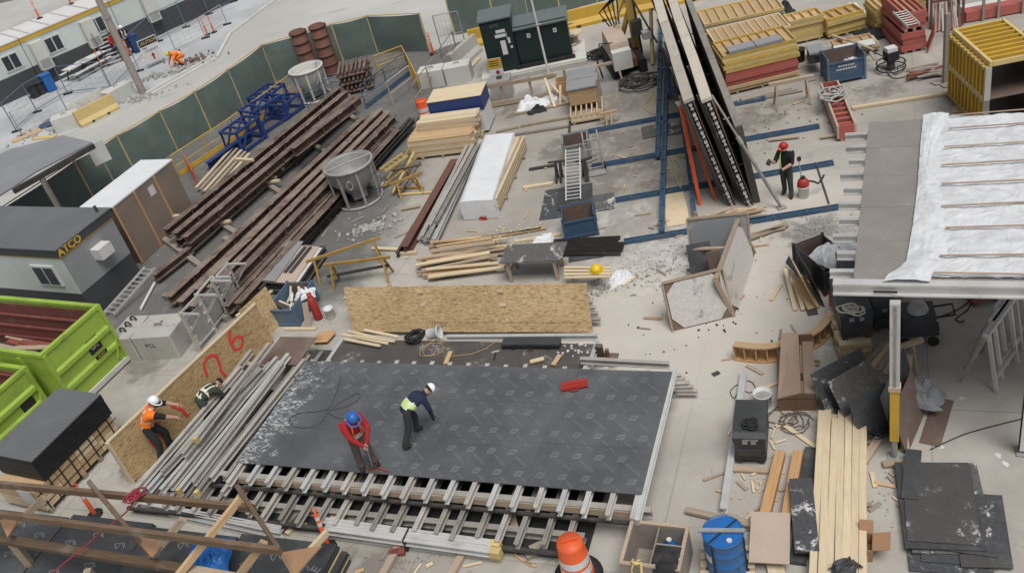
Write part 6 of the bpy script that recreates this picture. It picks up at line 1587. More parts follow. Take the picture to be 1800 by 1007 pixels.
# rack of leaning sections
b, r2, L2 = fr((1636, 52), (1692, 44))
t = thing('section_rack', 'steel rack holding leaning brown sections at the photo top right', 'rack', b, r2)
for x in (0, L2):
    for y in (0, .8): part(t, 'post', B(x - .04, y - .04, 0, x + .04, y + .04, 1.3), 'rust_red')
for y in (0, .8): part(t, 'beam', B(-.02, y - .03, 1.0, L2 + .02, y + .03, 1.08), 'rust_red')
rr = random.Random(12)
for i in range(16):
    x = .12 + i * (L2 - .2) / 16; o = solo('steel_section', 'brown steel section leaning in the rack at the photo top right', 'steel section', MB().bar((0, -.35 + rr.uniform(-.1, .1), .02), (rr.uniform(-.2, .2), .75, 1.5 + rr.uniform(0, .4)), .06, .1), rr.choice(['rust_red', 'lumber_old', 'galv', 'lumber_red']), b + V((math.cos(r2) * x, math.sin(r2) * x, 0)), r2, 'sections in the rack')
# red channel and white strip far right
b, r2, L2 = fr((1698, 42), (1805, 22))
t = thing('form_tray', 'long red form tray with a white sheet behind, top right corner', 'form tray', b, r2)
part(t, 'tray', B(0, 0, .05, L2 + 1, .5, .4), RD); part(t, 'white_sheet', B(.1, .5, .05, L2 + 1, 1.1, .3), 'white')
for f in (.25, .5, .9): part(t, 'post', B(L2 * f, -.08, 0, L2 * f + .09, -.002, 1.5), 'lumber_grey')
part(t, 'beam', B(L2 * .2, -.14, 1.1, L2 * .75, -.08, 1.22), 'lumber_grey')
ibeam((1760, 78), (1810, 66), .2, .4, .3, 'steel_dark', 'dark girder end behind the yellow box forms at the right edge')
# ---- red ribbed tray with hoses
b, r2, L2 = fr((1472, 250), (1505, 243))
dF = G(1443, 172) - G(1472, 250); an = math.atan2(dF.y, dF.x)
t = thing('form_tray', 'red ribbed form tray with grey hoses heaped at its far end', 'form tray', b, an - R(90))
D = dF.length; W_ = L2
part(t, 'floor', B(0, 0, .08, W_, D, .12), RD)
part(t, 'side', B(0, 0, .12, .06, D, .55), 'ply_pale'); part(t, 'side', B(W_ - .06, 0, .12, W_, D, .55), 'ply_pale')
part(t, 'end', B(.06, 0, .12, W_ - .06, .05, .55), RD); part(t, 'end', B(.06, D - .05, .12, W_ - .06, D, .55), RD)
for k in range(8): part(t, 'rib', B(.061, .3 + k * (D - .5) / 8, .12, W_ - .061, .42 + k * (D - .5) / 8, .45), RD)
for x in (.1, W_ - .2): part(t, 'skid', B(x, 0, 0, x + .1, D, .08), 'lumber_grey')
coil(1462, 172, .5, .3, 7, .035, 'stone', 'grey hoses heaped on the far end of the red tray', name='hose_coil', cat='hose', mess=.6)
sawhorse((1362, 190), (1424, 178), 'timber sawhorse in front of the tall yellow and red stack', 'lumber_old', .95, 'timber sawhorses', .12)
# blue-grey sheets under tall stack foot
for i in range(3):
    o = plank_pq('plank', 'lumber_grey', G(1290 + i * 6, 182 - i * 3, .05 + .05 * i), G(1410 - i * 10, 158 - i * 2, .05 + .05 * i), .2, .05); tag(o, 'grey plank on the floor in front of the tall yellow and red stack', 'plank', 'planks before the tall stack')
# ---- yellow box column forms
def box_form(N_, z_top, label, grp):
    a_ = G(*N_, z_top); x_ = R(-9); y_ = R(77)
    W_, D_, H_ = 1.5, 2.75, 1.2
    t = thing('box_form', label, 'box form', V((a_.x, a_.y, z_top - H_)), x_, grp)
    th = .14
    def wallp(name, x0, y0, z0, dx, dy, dz, axis, n):
        p = part(t, name, B(x0, y0, z0, x0 + dx, y0 + dy, z0 + dz), 'ply_brown')
        for i in range(n + 1):
            f = i / n
            if axis == 'L': part(p, 'rib', B(x0 - th, D_ * f * .97, z0, x0 - .002, D_ * f * .97 + .07, z0 + dz), 'yellow')
            elif axis == 'R': part(p, 'rib', B(x0 + dx + .002, D_ * f * .97, z0, x0 + dx + th, D_ * f * .97 + .07, z0 + dz), 'yellow')
            else: part(p, 'rib', B(x0 + .002, D_ * f * .97, z0 + dz + .002, x0 + dx - .002, D_ * f * .97 + .07, z0 + dz + th), 'yellow')
        return p
    l_ = wallp('left_panel', 0, 0, .02, .03, D_, H_ - .16, 'L', 10)
    r_ = wallp('right_panel', W_, 0, .02, .03, D_, H_ - .16, 'R', 10)
    t_ = wallp('top_panel', .03, 0, H_ - .17, W_ - .03, D_, .02, 'T', 9)
    part(t, 'bottom_panel', B(.03, 0, .02, W_, D_, .05), 'ply_brown')
    for x0 in (-.0, W_ - .06): part(t_, 'edge_rail', B(x0 - .03, -.01, H_ - .146, x0 + .06, D_, H_ - .0), 'yellow_pale')
    part(t_, 'edge_rail', B(.061, -.02, H_ - .146, W_ - .061, .05, H_), 'yellow_pale'); part(t_, 'edge_rail', B(.061, D_ - .06, H_ - .146, W_ - .061, D_, H_), 'yellow_pale')
    for z0 in (.02, H_ * .78): part(l_, 'edge_rail', B(-th, -.02, z0, -.003, D_ + .03, z0 + .08), 'yellow_pale')
    part(l_, 'end_plate', B(-th, -.03, .02, .03, -.001, H_ - .16), 'block'); part(r_, 'end_plate', B(W_, -.03, .02, W_ + th, -.001, H_ - .16), 'block')
    return t
box_form((1742, 109), 2.46, 'yellow ribbed box form, upper one of two stacked at right', 'yellow box forms')
box_form((1738, 166), 1.25, 'yellow ribbed box form, lower one of two stacked at right', 'yellow box forms')
o = solo('plywood_offcut', 'small tan plywood piece on the floor before the yellow box forms', 'plywood', B(0, 0, 0, .7, .5, .02), 'ply_tan', G(1672, 198, .01), R(-40))
# ================================================================ big deck on legs, right
ZR = 4.2
a0 = G(1500, 490, ZR); RR_ = R(-28.2); XW, YW = 7.0, 6.2
OR = V((a0.x, a0.y, 0))
t = thing('table_form', 'raised table form on legs with grey plywood deck, right edge', 'table form', OR, RR_)
nx, ny = 3, 5
for i in range(nx):
    for j in range(ny):
        part(t, 'deck_panel', B(i * XW / nx + .003, j * YW / ny + .003, ZR - .02, (i + 1) * XW / nx - .003, (j + 1) * YW / ny - .003, ZR + jit(.001)), 'deck_grey')
k = 0; y = .3
while y < YW - .1:
    joist(t, (-.42 + jit(.08), y, ZR - .105), (XW, y, ZR - .105), 'alum_bright'); y += .6; k += 1
part(t, 'front_beam', MB().sec((-.35, -.09, ZR - .13), (XW, -.09, ZR - .13), [(-.09, -.13), (.09, -.13), (.09, -.09), (.02, -.07), (.02, .07), (.09, .09), (.09, .13), (-.09, .13), (-.09, .09), (-.02, .07), (-.02, -.07), (-.09, -.09)]), 'alum_bright')
for y in (1.0, YW - 1.0): part(t, 'stringer', MB().sec((.1, y, ZR - .32), (XW, y, ZR - .32), I_SEC(.25, .16, .02)), 'alum_dull')
part(t, 'slot', B(.35, -.19, ZR - .17, .75, -.181, ZR - .13), 'ink')
Mr = (Matrix.Translation(OR) @ Matrix.Rotation(RR_, 4, 'Z')).inverted()
def leg(px, py, yel=True):
    p = Mr @ G(px, py)
    g = part(t, 'leg', B(p.x - .09, p.y - .07, 1.9 if yel else .1, p.x + .09, p.y + .07, ZR - .262), 'alum_bright' if yel else 'white')
    if yel:
        part(g, 'groove', B(p.x - .03, p.y - .078, 1.95, p.x + .03, p.y - .071, ZR - .3), 'alum_dull')
        part(g, 'inner_leg', B(p.x - .085, p.y - .065, .5, p.x + .085, p.y + .065, 1.9), 'yellow')
        part(g, 'sleeve', B(p.x - .11, p.y - .09, 1.84, p.x + .11, p.y + .09, 1.95), 'ply_pale')
        part(g, 'jack', MB().tube((p.x, p.y, .05), (p.x, p.y, .5), .06, 10), 'galv')
        part(g, 'foot_plate', B(p.x - .13, p.y - .13, .0, p.x + .13, p.y + .13, .03), 'galv')
    else:
        part(g, 'edge_strip', B(p.x - .12, p.y - .08, .1, p.x - .092, p.y - .05, ZR - .262), 'ink')
        part(g, 'foot_plate', B(p.x - .14, p.y - .14, 0, p.x + .14, p.y + .14, .04), 'galv')
    return p
p1 = leg(1572, 803)
leg(1800, 795, False)
for x in (p1.x, p1.x + 4.0):
    part(t, 'leg', B(x - .09, YW - 1.1, 0.02, x + .09, YW - .95, ZR - .45), 'alum')
# ---- white polythene sheet over the deck
def W2(u, v):   # local deck coords (x,y)
    return V((u, v, 0))
pxl = [(1634, 196), (1628, 260), (1624, 330), (1616, 400), (1604, 470), (1592, 484)]
edge = [Mr @ G(x, y, ZR + .02) for x, y in pxl]; edge.sort(key=lambda q: q.y)
def ex(y):
    if y <= edge[0].y: return edge[0].x
    for p, q in zip(edge, edge[1:]):
        if p.y <= y <= q.y: return p.x + (q.x - p.x) * (y - p.y) / (q.y - p.y)
    return edge[-1].x
def sheetf(u, v):
    y = .04 + v * (YW - .05); x = ex(y) + u * (XW - ex(y) - .05)
    n = mnoise.noise(V((x * .9, y * 2.2, 1))) * .5 + mnoise.noise(V((x * 2.6 + y, y * 4.5, 4))) * .3 + mnoise.noise(V((x * 3 - y * 5, y * 6 + x * 2, 9))) * .25
    return V((x, y, ZR + .025 + .075 * abs(n) ** .7))
s_ = thing('poly_sheet', 'wrinkled white polythene sheet covering the raised deck, held by battens', 'plastic sheet', OR, RR_)
part(s_, 'sheet', MB().grid(sheetf, 110, 110), 'poly_sheet')
def foldf(u, v):
    y = -.12 + v * (YW + .25); x = ex(max(.05, y)) - .12 + u * (.52 + .18 * math.sin(v * 7) - .1 * v)
    if v < .1: x -= .25 * (.1 - v) * 10 * (1 - u)
    return V((x, y, ZR + .05 + .06 * math.sin(math.pi * min(1, max(0, u))) * (.7 + .4 * mnoise.noise(V((u * 3, v * 9, 2)))) + .02 * mnoise.noise(V((u * 9, v * 26, 7)))))
part(s_, 'folded_edge', MB().grid(foldf, 16, 90), 'poly_sheet')
bat = [((1640, 479), (1805, 482)), ((1652, 449), (1805, 447)), ((1662, 400), (1805, 396)), ((1655, 362), (1805, 355)), ((1655, 323), (1805, 316)), ((1655, 290), (1805, 281)), ((1660, 258), (1805, 249)), ((1668, 226), (1805, 216)), ((1670, 203), (1805, 192))]
for i, (p, q) in enumerate(bat):
    p3, q3 = G(*p, ZR + .11), G(*q, ZR + .11); q3 = p3 + (q3 - p3).normalized() * 4.3
    o = plank_pq('batten', 'ply_rose' if i % 3 else 'lumber_old', p3, q3, .038, .022); tag(o, 'thin batten on the white polythene sheet, %s from the front edge' % ORD[i], 'batten', 'battens on the polythene sheet')
# ---- aluminium trestle frames on the right
def trestle(px, py, rzz, label, lean=.25, w=1.1, h=1.5):
    t = thing('folding_trestle', label, 'trestle', G(px, py), rzz, 'leaning trestle frames')
    for x in (0, w): part(t, 'leg', MB().bar((x, 0, 0), (x, lean, h), .07, .07), 'alum'); 
    for x in (0, w): part(t, 'leg', MB().bar((x, 2 * lean + .25, 0), (x, lean, h), .06, .06), 'alum_dull')
    for z in (.35, h): part(t, 'cross_bar', MB().bar((0, lean * z / h, z), (w, lean * z / h, z), .06, .08), 'alum')
    part(t, 'top_beam', MB().bar((-.15, lean, h + .06), (w + .15, lean, h + .06), .12, .1), 'alum_bright')
    return t
for i, lb in enumerate(('folded aluminium trestle under the deck, nearest the camera', 'folded aluminium trestle under the deck, second from the camera', 'folded aluminium trestle under the deck, third from the camera', 'folded aluminium trestle under the deck, farthest from the camera')):
    trestle(1752 + i * 9, 690 - i * 24, R(38), lb)
solo('cable', 'thin black cable lying across the floor under the deck', 'cable', MB().path(smooth([(1635, 790), (1690, 765), (1740, 750), (1800, 735)], .015), .012, 5), 'rubber')
solo('cable', 'dark cable curling on the floor under the raised deck', 'cable', MB().path(smooth([(1640, 560), (1670, 550), (1690, 540), (1710, 525), (1700, 545), (1680, 560), (1690, 566), (1694, 562)], .015), .014, 5), 'rubber')
b, r2, L2 = fr((1712, 540), (1790, 520)); t = thing('pallet', 'reddish pallet in the shade under the raised deck', 'pallet', b, r2)
for k in range(6): part(t, 'slat', B(0, k * .18, .1, L2, k * .18 + .12, .13), 'lumber_red')
for x in (0, L2 / 2, L2 - .1): part(t, 'block', B(x, 0, 0, x + .1, 1.02, .1), 'lumber_red')
# ---- job boxes, gear and timber left of the leg
def job_box(A, Bq, D, h, label, mat='char', z=0.0, text_=False):
    b, r2, L = fr(A, Bq, z)
    t = thing('job_box', label, 'tool box', b, r2)
    part(t, 'body', B(.02, .02, .08, L - .02, D - .02, h * .8), mat)
    part(t, 'lid', MB().prism([(0, 0, h * .8), (0, 0, h * .92), (0, .12, h), (0, D, h), (0, D, h * .8)], (L, 0, 0)), mat)
    part(t, 'recess', B(.1, -.005, h * .28, L - .1, .019, h * .5), 'steel_dark')
    for x in (.05, L - .17): part(t, 'skid', B(x, .03, 0, x + .12, D - .03, .08), 'steel_dark')
    for x in (.2, L - .3): part(t, 'hasp', B(x, -.012, h * .72, x + .1, -.001, h * .86), 'galv')
    if text_: 
        for k in range(5): part(t, 'letter_mark', B(L * .35 + k * .06, -.012, h * .83, L * .35 + k * .06 + .04, -.002, h * .89), 'galv')
    return t
job_box((1292, 813), (1350, 815), 1.1, .78, 'black steel tool box on a timber bearer, beside the long white beam', 'char', .08, True)
o = plank_pq('plank', 'lumber_old', G(1288, 824, .04), G(1352, 828, .04), .14, .08); tag(o, 'timber bearer under the front of the black tool box', 'plank')
coil(1318, 748, .87, .1, 6, .02, 'rubber', 'black glove-like bundle lying on the black tool box', name='harness', cat='harness', mess=.6)
pail(1342, 712, 0, 'white bucket full of scraps behind the black tool box', full='galv', r=.2, h=.38)
stack('timber_stack', 'low pale timber stack under the dark generator box', (1478, 640), (1535, 634), 1.6, 4, 'lumber', .18, .09, mats=['lumber', 'lumber_tan'])
job_box((1478, 600), (1536, 594), 1.5, .75, 'dark green tool box with rope on it, on the pale timber stack', 'char', .48)
coil(1496, 548, 1.25, .14, 6, .022, 'rope', 'pale rope tangle on the dark green tool box', name='rope', cat='rope', mess=.7)
job_box((1535, 585), (1575, 580), 1.2, .8, 'dark tool box behind the raised deck leg', 'char', .1)
job_box((1480, 520), (1560, 512), 1.0, .6, 'dark box under the front edge of the raised deck', 'char', .5)
crumple(1500, 528, 1.1, .3, .25, .15, 'wrap_white', 'white rag on the dark box under the deck edge', 'rag', 'rag', 21)
t = thing('compressor', 'dark site compressor in the shade right of the deck leg', 'compressor', G(1612, 592), R(-20))
part(t, 'body', B(-.35, -.3, .25, .35, .3, .8), 'char'); part(t, 'tank', MB().tube((-.45, 0, .22), (.45, 0, .22), .16, 12), 'steel_dark'); part(t, 'cover', MB().lathe([(.001, 1.0), (.18, .95), (.24, .8)], 14, (0, 0, 0)), 'galv'); part(t, 'handle', MB().path([(.35, -.2, .7), (.75, -.2, .75), (.75, .2, .75), (.35, .2, .7)], .025), 'rubber')
for s_x in (-.3, .3): part(t, 'wheel', MB().tube((s_x, -.36, .12), (s_x, -.3, .12), .12, 12), 'rubber')
sawhorse((1580, 650), (1610, 640), 'timber trestle in the shade right of the deck leg', 'lumber_old', .7, 'timber sawhorses')
for i in range(7):
    o = plank_pq('plank', ['lumber_old', 'lumber_tan', 'lumber_grey'][i % 3], G(1520 + i * 12, 640 + i * 6, .2 + .08 * i), G(1558 + i * 7, 600 + i * 4, .35 + .08 * i), .12, .05); tag(o, 'loose board in the shaded heap behind the deck leg', 'plank', 'boards heaped behind the deck leg')
# leaning dark plywood sheets round the leg
def lean_sheet(A, Bq, h, lean, label, mat, th=.02, side=1, cut=None, z=0.0):
    b, r2, L = fr(A, Bq, z)
    t = tag(link('plywood_sheet', MB().prism([V((0, 0, 0)), V((L, 0, 0)), V((L, lean * side, h if not cut else h * cut)), V((0, lean * side, h))], (0, th * side, th * .3)).mesh('plywood_sheet'), mat, None, b, r2), label, 'plywood', 'leaning plywood sheets')
    return t
lean_sheet((1464, 748), (1552, 700), 1.0, .65, 'splattered dark plywood sheet leaning at the front of the heap by the deck leg', 'ply_splat')
lean_sheet((1500, 765), (1572, 722), 1.0, .7, 'dark plywood sheet leaning second in the heap by the deck leg', 'ply_splat2')
lean_sheet((1520, 785), (1585, 752), .9, .5, 'narrow dark plywood sheet leaning low beside the yellow leg', 'ply_dark')
lean_sheet((1580, 790), (1618, 700), 1.3, .35, 'dark plywood sheet leaning behind the yellow leg', 'ply_dark', side=1)
lean_sheet((1595, 800), (1628, 720), 1.0, .3, 'brown plywood sheet leaning farthest right behind the yellow leg', 'ply_brown', side=1)
crumple(1600, 700, .25, .6, 1.3, .7, 'shade_grey', 'grey tarp draped over the sheets behind the yellow leg', 'tarp', 'tarp', 25, R(60))
b, r2, L2 = fr((1625, 780), (1650, 700)); solo('plywood_sheet', 'reddish plywood strip flat on the floor right of the yellow leg', 'plywood', B(0, -.3, .004, L2, .1, .02), 'ply_brown', b, r2)
for p, q, z0, z1, lb in (((1592, 792), (1582, 722), .05, .5, 'pale board leaning on the foot of the yellow leg'), ((1518, 812), (1545, 770), .05, .1, 'pale block lying left of the yellow leg foot'), ((1552, 816), (1595, 812), .05, .05, 'short timber block under the yellow leg foot')):
    o = plank_pq('plank', 'lumber_old', G(*p, z0), G(*q, z1), .16, .08); tag(o, lb, 'plank')
coil(1546, 755, .2, .2, 4, .015, 'rubber', 'black cable hanging in the heap left of the yellow leg', mess=.5)
crumple(1490, 765, 0, .9, .5, .3, 'rubber', 'black plastic heap between pale lumber and dark sheets', 'tarp', 'tarp', 27, .4)
# ---- bin with white plastic
t, b, r2, L2 = steel_bin((1450, 520), (1502, 500), 1.4, .8, 'char', 'dark bin heaped with white plastic beside the deck edge', .1, 'char')
crumple(1476, 452, .55, 1.1, 1.3, .5, 'wrap_white', 'white plastic heaped in the dark bin beside the deck edge', 'plastic_sheet', 'plastic', 31, .5)
# leaning tan ply and offcuts
lean_sheet((1412, 500), (1437, 545), 1.1, -.35, 'yellowish plywood sheet leaning beside the plastic-filled bin', 'osb', side=1)
lean_sheet((1424, 498), (1449, 540), 1.1, -.3, 'dark plywood sheet leaning behind the yellowish one', 'ply_dark', side=1)
for p, q, z0, z1, mt, lb in (((1398, 545), (1380, 470), .04, .3, 'lumber', 'pale board leaning left in the offcut group by the yellowish sheet'), ((1412, 545), (1392, 478), .05, .4, 'lumber', 'pale board leaning in the middle of the offcut group'), ((1430, 542), (1405, 488), .06, .5, 'ply_tan', 'broad tan offcut leaning in the offcut group'), ((1355, 528), (1372, 500), .03, .03, 'lumber', 'short pale stick alone on the floor left of the offcut group'), ((1408, 480), (1384, 456), .1, .5, 'ply_dark', 'dark offcut at the back of the offcut group'), ((1418, 548), (1435, 545), .03, .03, 'ply_dark', 'small dark offcut at the foot of the offcut group')):
    o = plank_pq('plank', mt, G(*p, z0), G(*q, z1), .3 if 'broad' in lb or 'dark' in lb else .1, .04); tag(o, lb, 'plank')
# ---- curved timber form
cp = [(1291, 634), (1320, 638), (1350, 639), (1378, 634), (1402, 627), (1424, 619), (1444, 608), (1458, 594), (1468, 578)]
pts = smooth(cp, 0.0, 3); o3 = pts[0].copy()
t = thing('curved_form', 'curved timber form lying on the floor above the brown box', 'form', o3)
def off(i, d_):
    a_ = pts[max(i - 1, 0)]; b_ = pts[min(i + 1, len(pts) - 1)]; n_ = (b_ - a_).normalized().cross(V((0, 0, 1))) * -1
    return pts[i] - o3 + n_ * d_
for z in (0.0, .42):
    m = MB()
    for i in range(len(pts) - 1): m.prism([off(i, 0) + V((0, 0, z)), off(i + 1, 0) + V((0, 0, z)), off(i + 1, .2) + V((0, 0, z)), off(i, .2) + V((0, 0, z))], (0, 0, .04))
    part(t, 'curved_plate', m, 'lumber_orange' if z == 0 else 'lumber_tan')
m = MB()
for i in range(len(pts) - 1): m.prism([off(i, .17) + V((0, 0, .04)), off(i + 1, .17) + V((0, 0, .04)), off(i + 1, .19) + V((0, 0, .04)), off(i, .19) + V((0, 0, .04))], (0, 0, .38))
part(t, 'curved_face', m, 'lumber_orange')
for i in range(0, len(pts), 2): part(t, 'rib', MB().bar(off(i, .02) + V((0, 0, .23)), off(i, .165) + V((0, 0, .23)), .04, .38), 'lumber_tan')
# ---- brown sloped box
b, r2, L2 = fr((1369, 722), (1436, 721))
t = thing('brown_box_form', 'brown wooden box form with a sloping split lid', 'box form', b, r2)
D = 1.75
part(t, 'base', B(0, 0, 0, L2, D, .3), 'form_brown'); part(t, 'upper_body', B(.01, .01, .3, L2 - .01, D, .36), 'form_brown')
part(t, 'lid', MB().prism([(0, -.02, .36), (L2 * .62, -.02, .52), (L2 * .62, D, .75), (.12, D, .75)], (0, 0, .04)), 'ply_rose')
part(t, 'lid_strip', B(L2 * .7, -.02, .5, L2, D, .54), 'ply_rose')
part(t, 'end_board', MB().prism([(.02, -.01, .36), (L2 - .01, -.01, .36), (L2 - .01, -.01, .5), (L2 * .62, -.01, .51)], (0, .03, 0)), 'form_brown')
part(t, 'inner_strip', B(L2 * .63, .02, .36, L2 * .69, D - .02, .44), 'lumber_old'); part(t, 'back_board', B(.1, D - .03, .36, L2, D - .002, .74), 'form_brown')
part(t, 'handle', MB().path([(L2 * .66, .5, .46), (L2 * .66, .5, .53), (L2 * .66, .62, .53), (L2 * .66, .62, .46)], .02), 'steel_dark')
part(t, 'right_side', B(L2 - .03, .0, .36, L2, D - .031, .5), 'form_brown')
# ---- octagonal column-head form
def octa(A, Bq, h, lean, label, mat='block', corner='ply_brown', side=1, inset=.28, th=.05):
    b, r2, L = fr(A, Bq)
    t = thing('shutter_board', label, 'form panel', b, r2, 'column head form panels')
    ang = math.atan2(lean, h)
    t.rotation_euler = (-ang * side, 0, r2)
    H_ = math.hypot(h, lean); c = inset
    part(t, 'backing', B(0, 0, 0, L, th, H_), corner)
    part(t, 'face', MB().prism([(c, -.03, .03), (L - c, -.03, .03), (L - .03, -.03, c + .05), (L - .03, -.03, H_ - c), (L - c, -.03, H_ - .03), (c, -.03, H_ - .03), (.03, -.03, H_ - c), (.03, -.03, c + .05)], (0, .028, 0)), mat)
    part(t, 'top_edge', B(-.02, -.05, H_, L + .02, th + .02, H_ + .05), 'lumber_old')
    part(t, 'side_edge', B(-.05, -.04, 0, -.001, th + .02, H_), 'lumber_old'); part(t, 'side_edge', B(L + .001, -.04, 0, L + .05, th + .02, H_), 'lumber_old')
    return t
octa((1184, 582), (1287, 557), 1.15, .5, 'grey eight-sided form panel facing the camera, near the middle of the yard', 'form_face')
octa((1291, 554), (1327, 446), 1.1, .35, 'pale form panel on the right side of the column head form', 'form_face')
octa((1218, 462), (1320, 452), 1.25, .25, 'grey form panel at the back of the column head form', 'shade_grey', 'galv')
lean_sheet((1216, 492), (1258, 484), .9, .35, 'narrow dark board standing inside the column head form', 'ply_dark')
lean_sheet((1252, 500), (1274, 494), .9, .2, 'brown board standing inside the column head form', 'ply_brown')
for p, q, z0, z1, lb in (((1210, 438), (1276, 436), .75, .75, 'pale batten across the top of the column head form'), ((1198, 490), (1216, 485), .3, .3, 'pale block on the left rim of the column head form'), ((1212, 445), (1222, 372), .0, 1.2, 'brown board upright at the left back of the column head form'), ((1220, 450), (1228, 392), .0, 1.0, 'second brown board upright at the left back of the column head form')):
    o = plank_pq('plank', 'lumber_old', G(*p, z0), G(*q, z1), .1, .06); tag(o, lb, 'plank')
# ---- long white beam and cables
a_, b_ = G(1272, 898, .1), G(1308, 656, .1); d_ = b_ - a_
tt = thing('aluminium_joist', 'long pale aluminium joist left of the black tool box', 'joist', a_, math.atan2(d_.y, d_.x)); joist(tt, (0, 0, 0), (d_.length, 0, 0), 'alum_bright', name='extrusion', w=.14)
solo('cable', 'thin cable loop on the floor at the far end of the pale joist', 'cable', MB().path(smooth([(1310, 668), (1322, 672), (1328, 684), (1316, 690), (1304, 684), (1296, 692), (1290, 700), (1284, 688), (1296, 676), (1312, 680)], .015), .01, 5), 'rubber')
coil(1385, 740, 0, .25, 6, .012, 'rust', 'dark wire scraps on the floor below the brown box', mess=.8)
for i, (p, q) in enumerate((((1356, 770), (1366, 742)), ((1362, 778), (1382, 772)), ((1358, 752), (1372, 748)), ((1354, 775), (1362, 790)), ((1380, 748), (1440, 790)), ((1280, 764), (1288, 748)), ((1322, 845), (1325, 865)), ((1320, 835), (1334, 828)))):
    o = plank_pq('stick', 'lumber', G(*p, .03), G(*q, .03), .05 if i != 4 else .1, .03); tag(o, 'pale wood offcut strewn on the floor around the black tool box', 'stick', 'offcuts around the tool box')
solo('dark_plate', 'small dark plate lying alone on the pale concrete', 'plate', B(0, 0, 0, .18, .12, .02), 'steel_dark', G(1255, 662, .005), .2)
# ================================================================ foreground
# ---- timber truss, bottom left
t = thing('timber_truss', 'timber space truss of bolted boards crossing the bottom left corner', 'truss', G(285, 1040), 0)
o4 = t.location.copy()
TM = ['lumber_tan', 'lumber_orange']
def tb(p, z0, q, z1, w=.2, h=.12, mat='lumber_tan', name='chord', ext=0.0):
    a_, b_ = G(*p, z0), G(*q, z1); d_ = (b_ - a_).normalized() * ext
    return plank_pq(name, mat, a_ - o4 - d_, b_ - o4, w, h, t)
tb((20, 853), 2.2, (447, 893), 2.2, .1, .17, 'lumber_brown', ext=3)
tb((20, 906), 2.2, (493, 968), 2.2, .1, .17, 'lumber_brown', ext=3)
tb((20, 950), 1.3, (319, 999), 1.3, .2, .12, 'lumber_brown', ext=3)
tb((319, 999), 1.3, (640, 1056), 1.3, .2, .12, 'lumber_old')
tb((493, 968), 2.2, (700, 996), 2.2, .12, .2, 'lumber_tan') if False else None
for p, z0, q, z1, m_ in (((156, 846), 2.6, (268, 980), 1.35, 'lumber_brown'), ((415, 852), 2.7, (497, 975), 1.5, 'lumber_brown'), ((424, 874), 2.4, (312, 1012), 1.4, 'lumber_tan'), ((464, 952), 2.2, (418, 1014), 1.4, 'lumber_tan'), ((322, 912), 2.15, (266, 978), 1.35, 'lumber_old'), ((78, 874), 2.2, (16, 932), 1.35, 'lumber_old'), ((576, 934), 1.0, (546, 966), .9, 'lumber'), ((497, 975), 1.5, (520, 1015), 1.2, 'lumber_tan')):
    tb(p, z0, q, z1, .09, .15, m_, 'web_board')
for pts_, z in ((((233, 940), (299, 943), (268, 981)), 1.6), (((494, 972), (566, 960), (520, 1012)), 1.6), (((0, 915), (40, 905), (14, 945)), 1.6)):
    p3 = [G(*q, z) - o4 for q in pts_]
    part(t, 'gusset', MB().prism(p3, (0, 0, .03)), 'cardboard')
for p, z0 in (((150, 1000), 1.3), ((20, 950), 1.3), ((560, 1042), 1.3)):
    g = G(*p, z0) - o4; part(t, 'post', B(g.x - .08, g.y - .08, 0, g.x + .08, g.y + .08, z0 - .06), 'lumber_old')
solo('rope', 'thin red rope tied to the timber truss and trailing down', 'rope', MB().path([G(237, 866, 2.35), G(236, 880, 2.32), G(222, 900, 2.1), G(185, 930, 1.8), G(130, 975, 1.5), G(85, 1012, 1.2)], .018, 5), 'cord_red')
coil(238, 874, 2.3, .13, 5, .022, 'cord_red', 'red rope knot tied round the timber truss top board', name='rope_knot', cat='rope', mess=.5)
crumple(368, 985, 1.0, .9, .9, .5, 'blue_bright', 'bright blue tarp hanging in the timber truss', 'tarp', 'tarp', 41)
lean_sheet((350, 1012), (392, 1016), .9, .3, 'bright blue panel leaning behind the timber truss board', 'blue_bright', z=.5)
# ---- black ply stack under the truss
z = .5
Fp = G(598, 958, z); ux = V((math.cos(RT), math.sin(RT), 0)); uy = V((-math.sin(RT), math.cos(RT), 0))
t = thing('plywood_stack', 'large stack of black film-faced plywood under the timber truss', 'plywood stack', V((Fp.x, Fp.y, 0)), RT)
for k in range(11):
    for i in range(4):
        x1 = -i * 2.46 + jit(.03) + (.12 if k < 6 else 0) * (i == 0) + k * -.01; zt_ = .06 + k * .04
        part(t, 'sheet', B(x1 - 2.44, -2.5 + jit(.04), zt_, x1, jit(.04) - .1 * (i % 2), zt_ + .036), 'ply_dark' if k == 10 else ('yellow_pale' if k % 4 == 2 else 'char'))
for x in (-.5, -2.6, -5, -7.5): part(t, 'bearer', B(x, -2.5, 0, x + .1, 0, .058), 'lumber_grey')
for i in range(4):
    x1 = -i * 2.46
    for (dx, dy) in ((-.6, -.7), (-1.4, -.5), (-2.0, -.8), (-1.0, -1.3), (-1.8, -1.6)):
        m = MB()
        for a_, b_ in (((-.08, .08), (0, -.08)), ((0, -.08), (.08, .08)), ((-.08, .08), (.08, .08)), ((.1, .08), (.18, -.08)), ((.14, .08), (.22, -.08))): m.bar((a_[0], a_[1], 0), (b_[0], b_[1], 0), .014, .002)
        part(t, 'print', m, 'print_grey', (x1 + dx, dy, .5), R(20))['kind'] = 'stuff'
text(t, 'AE', .3, (-.28, -.75, .4985), (0, 0, R(75)), 'print_grey')
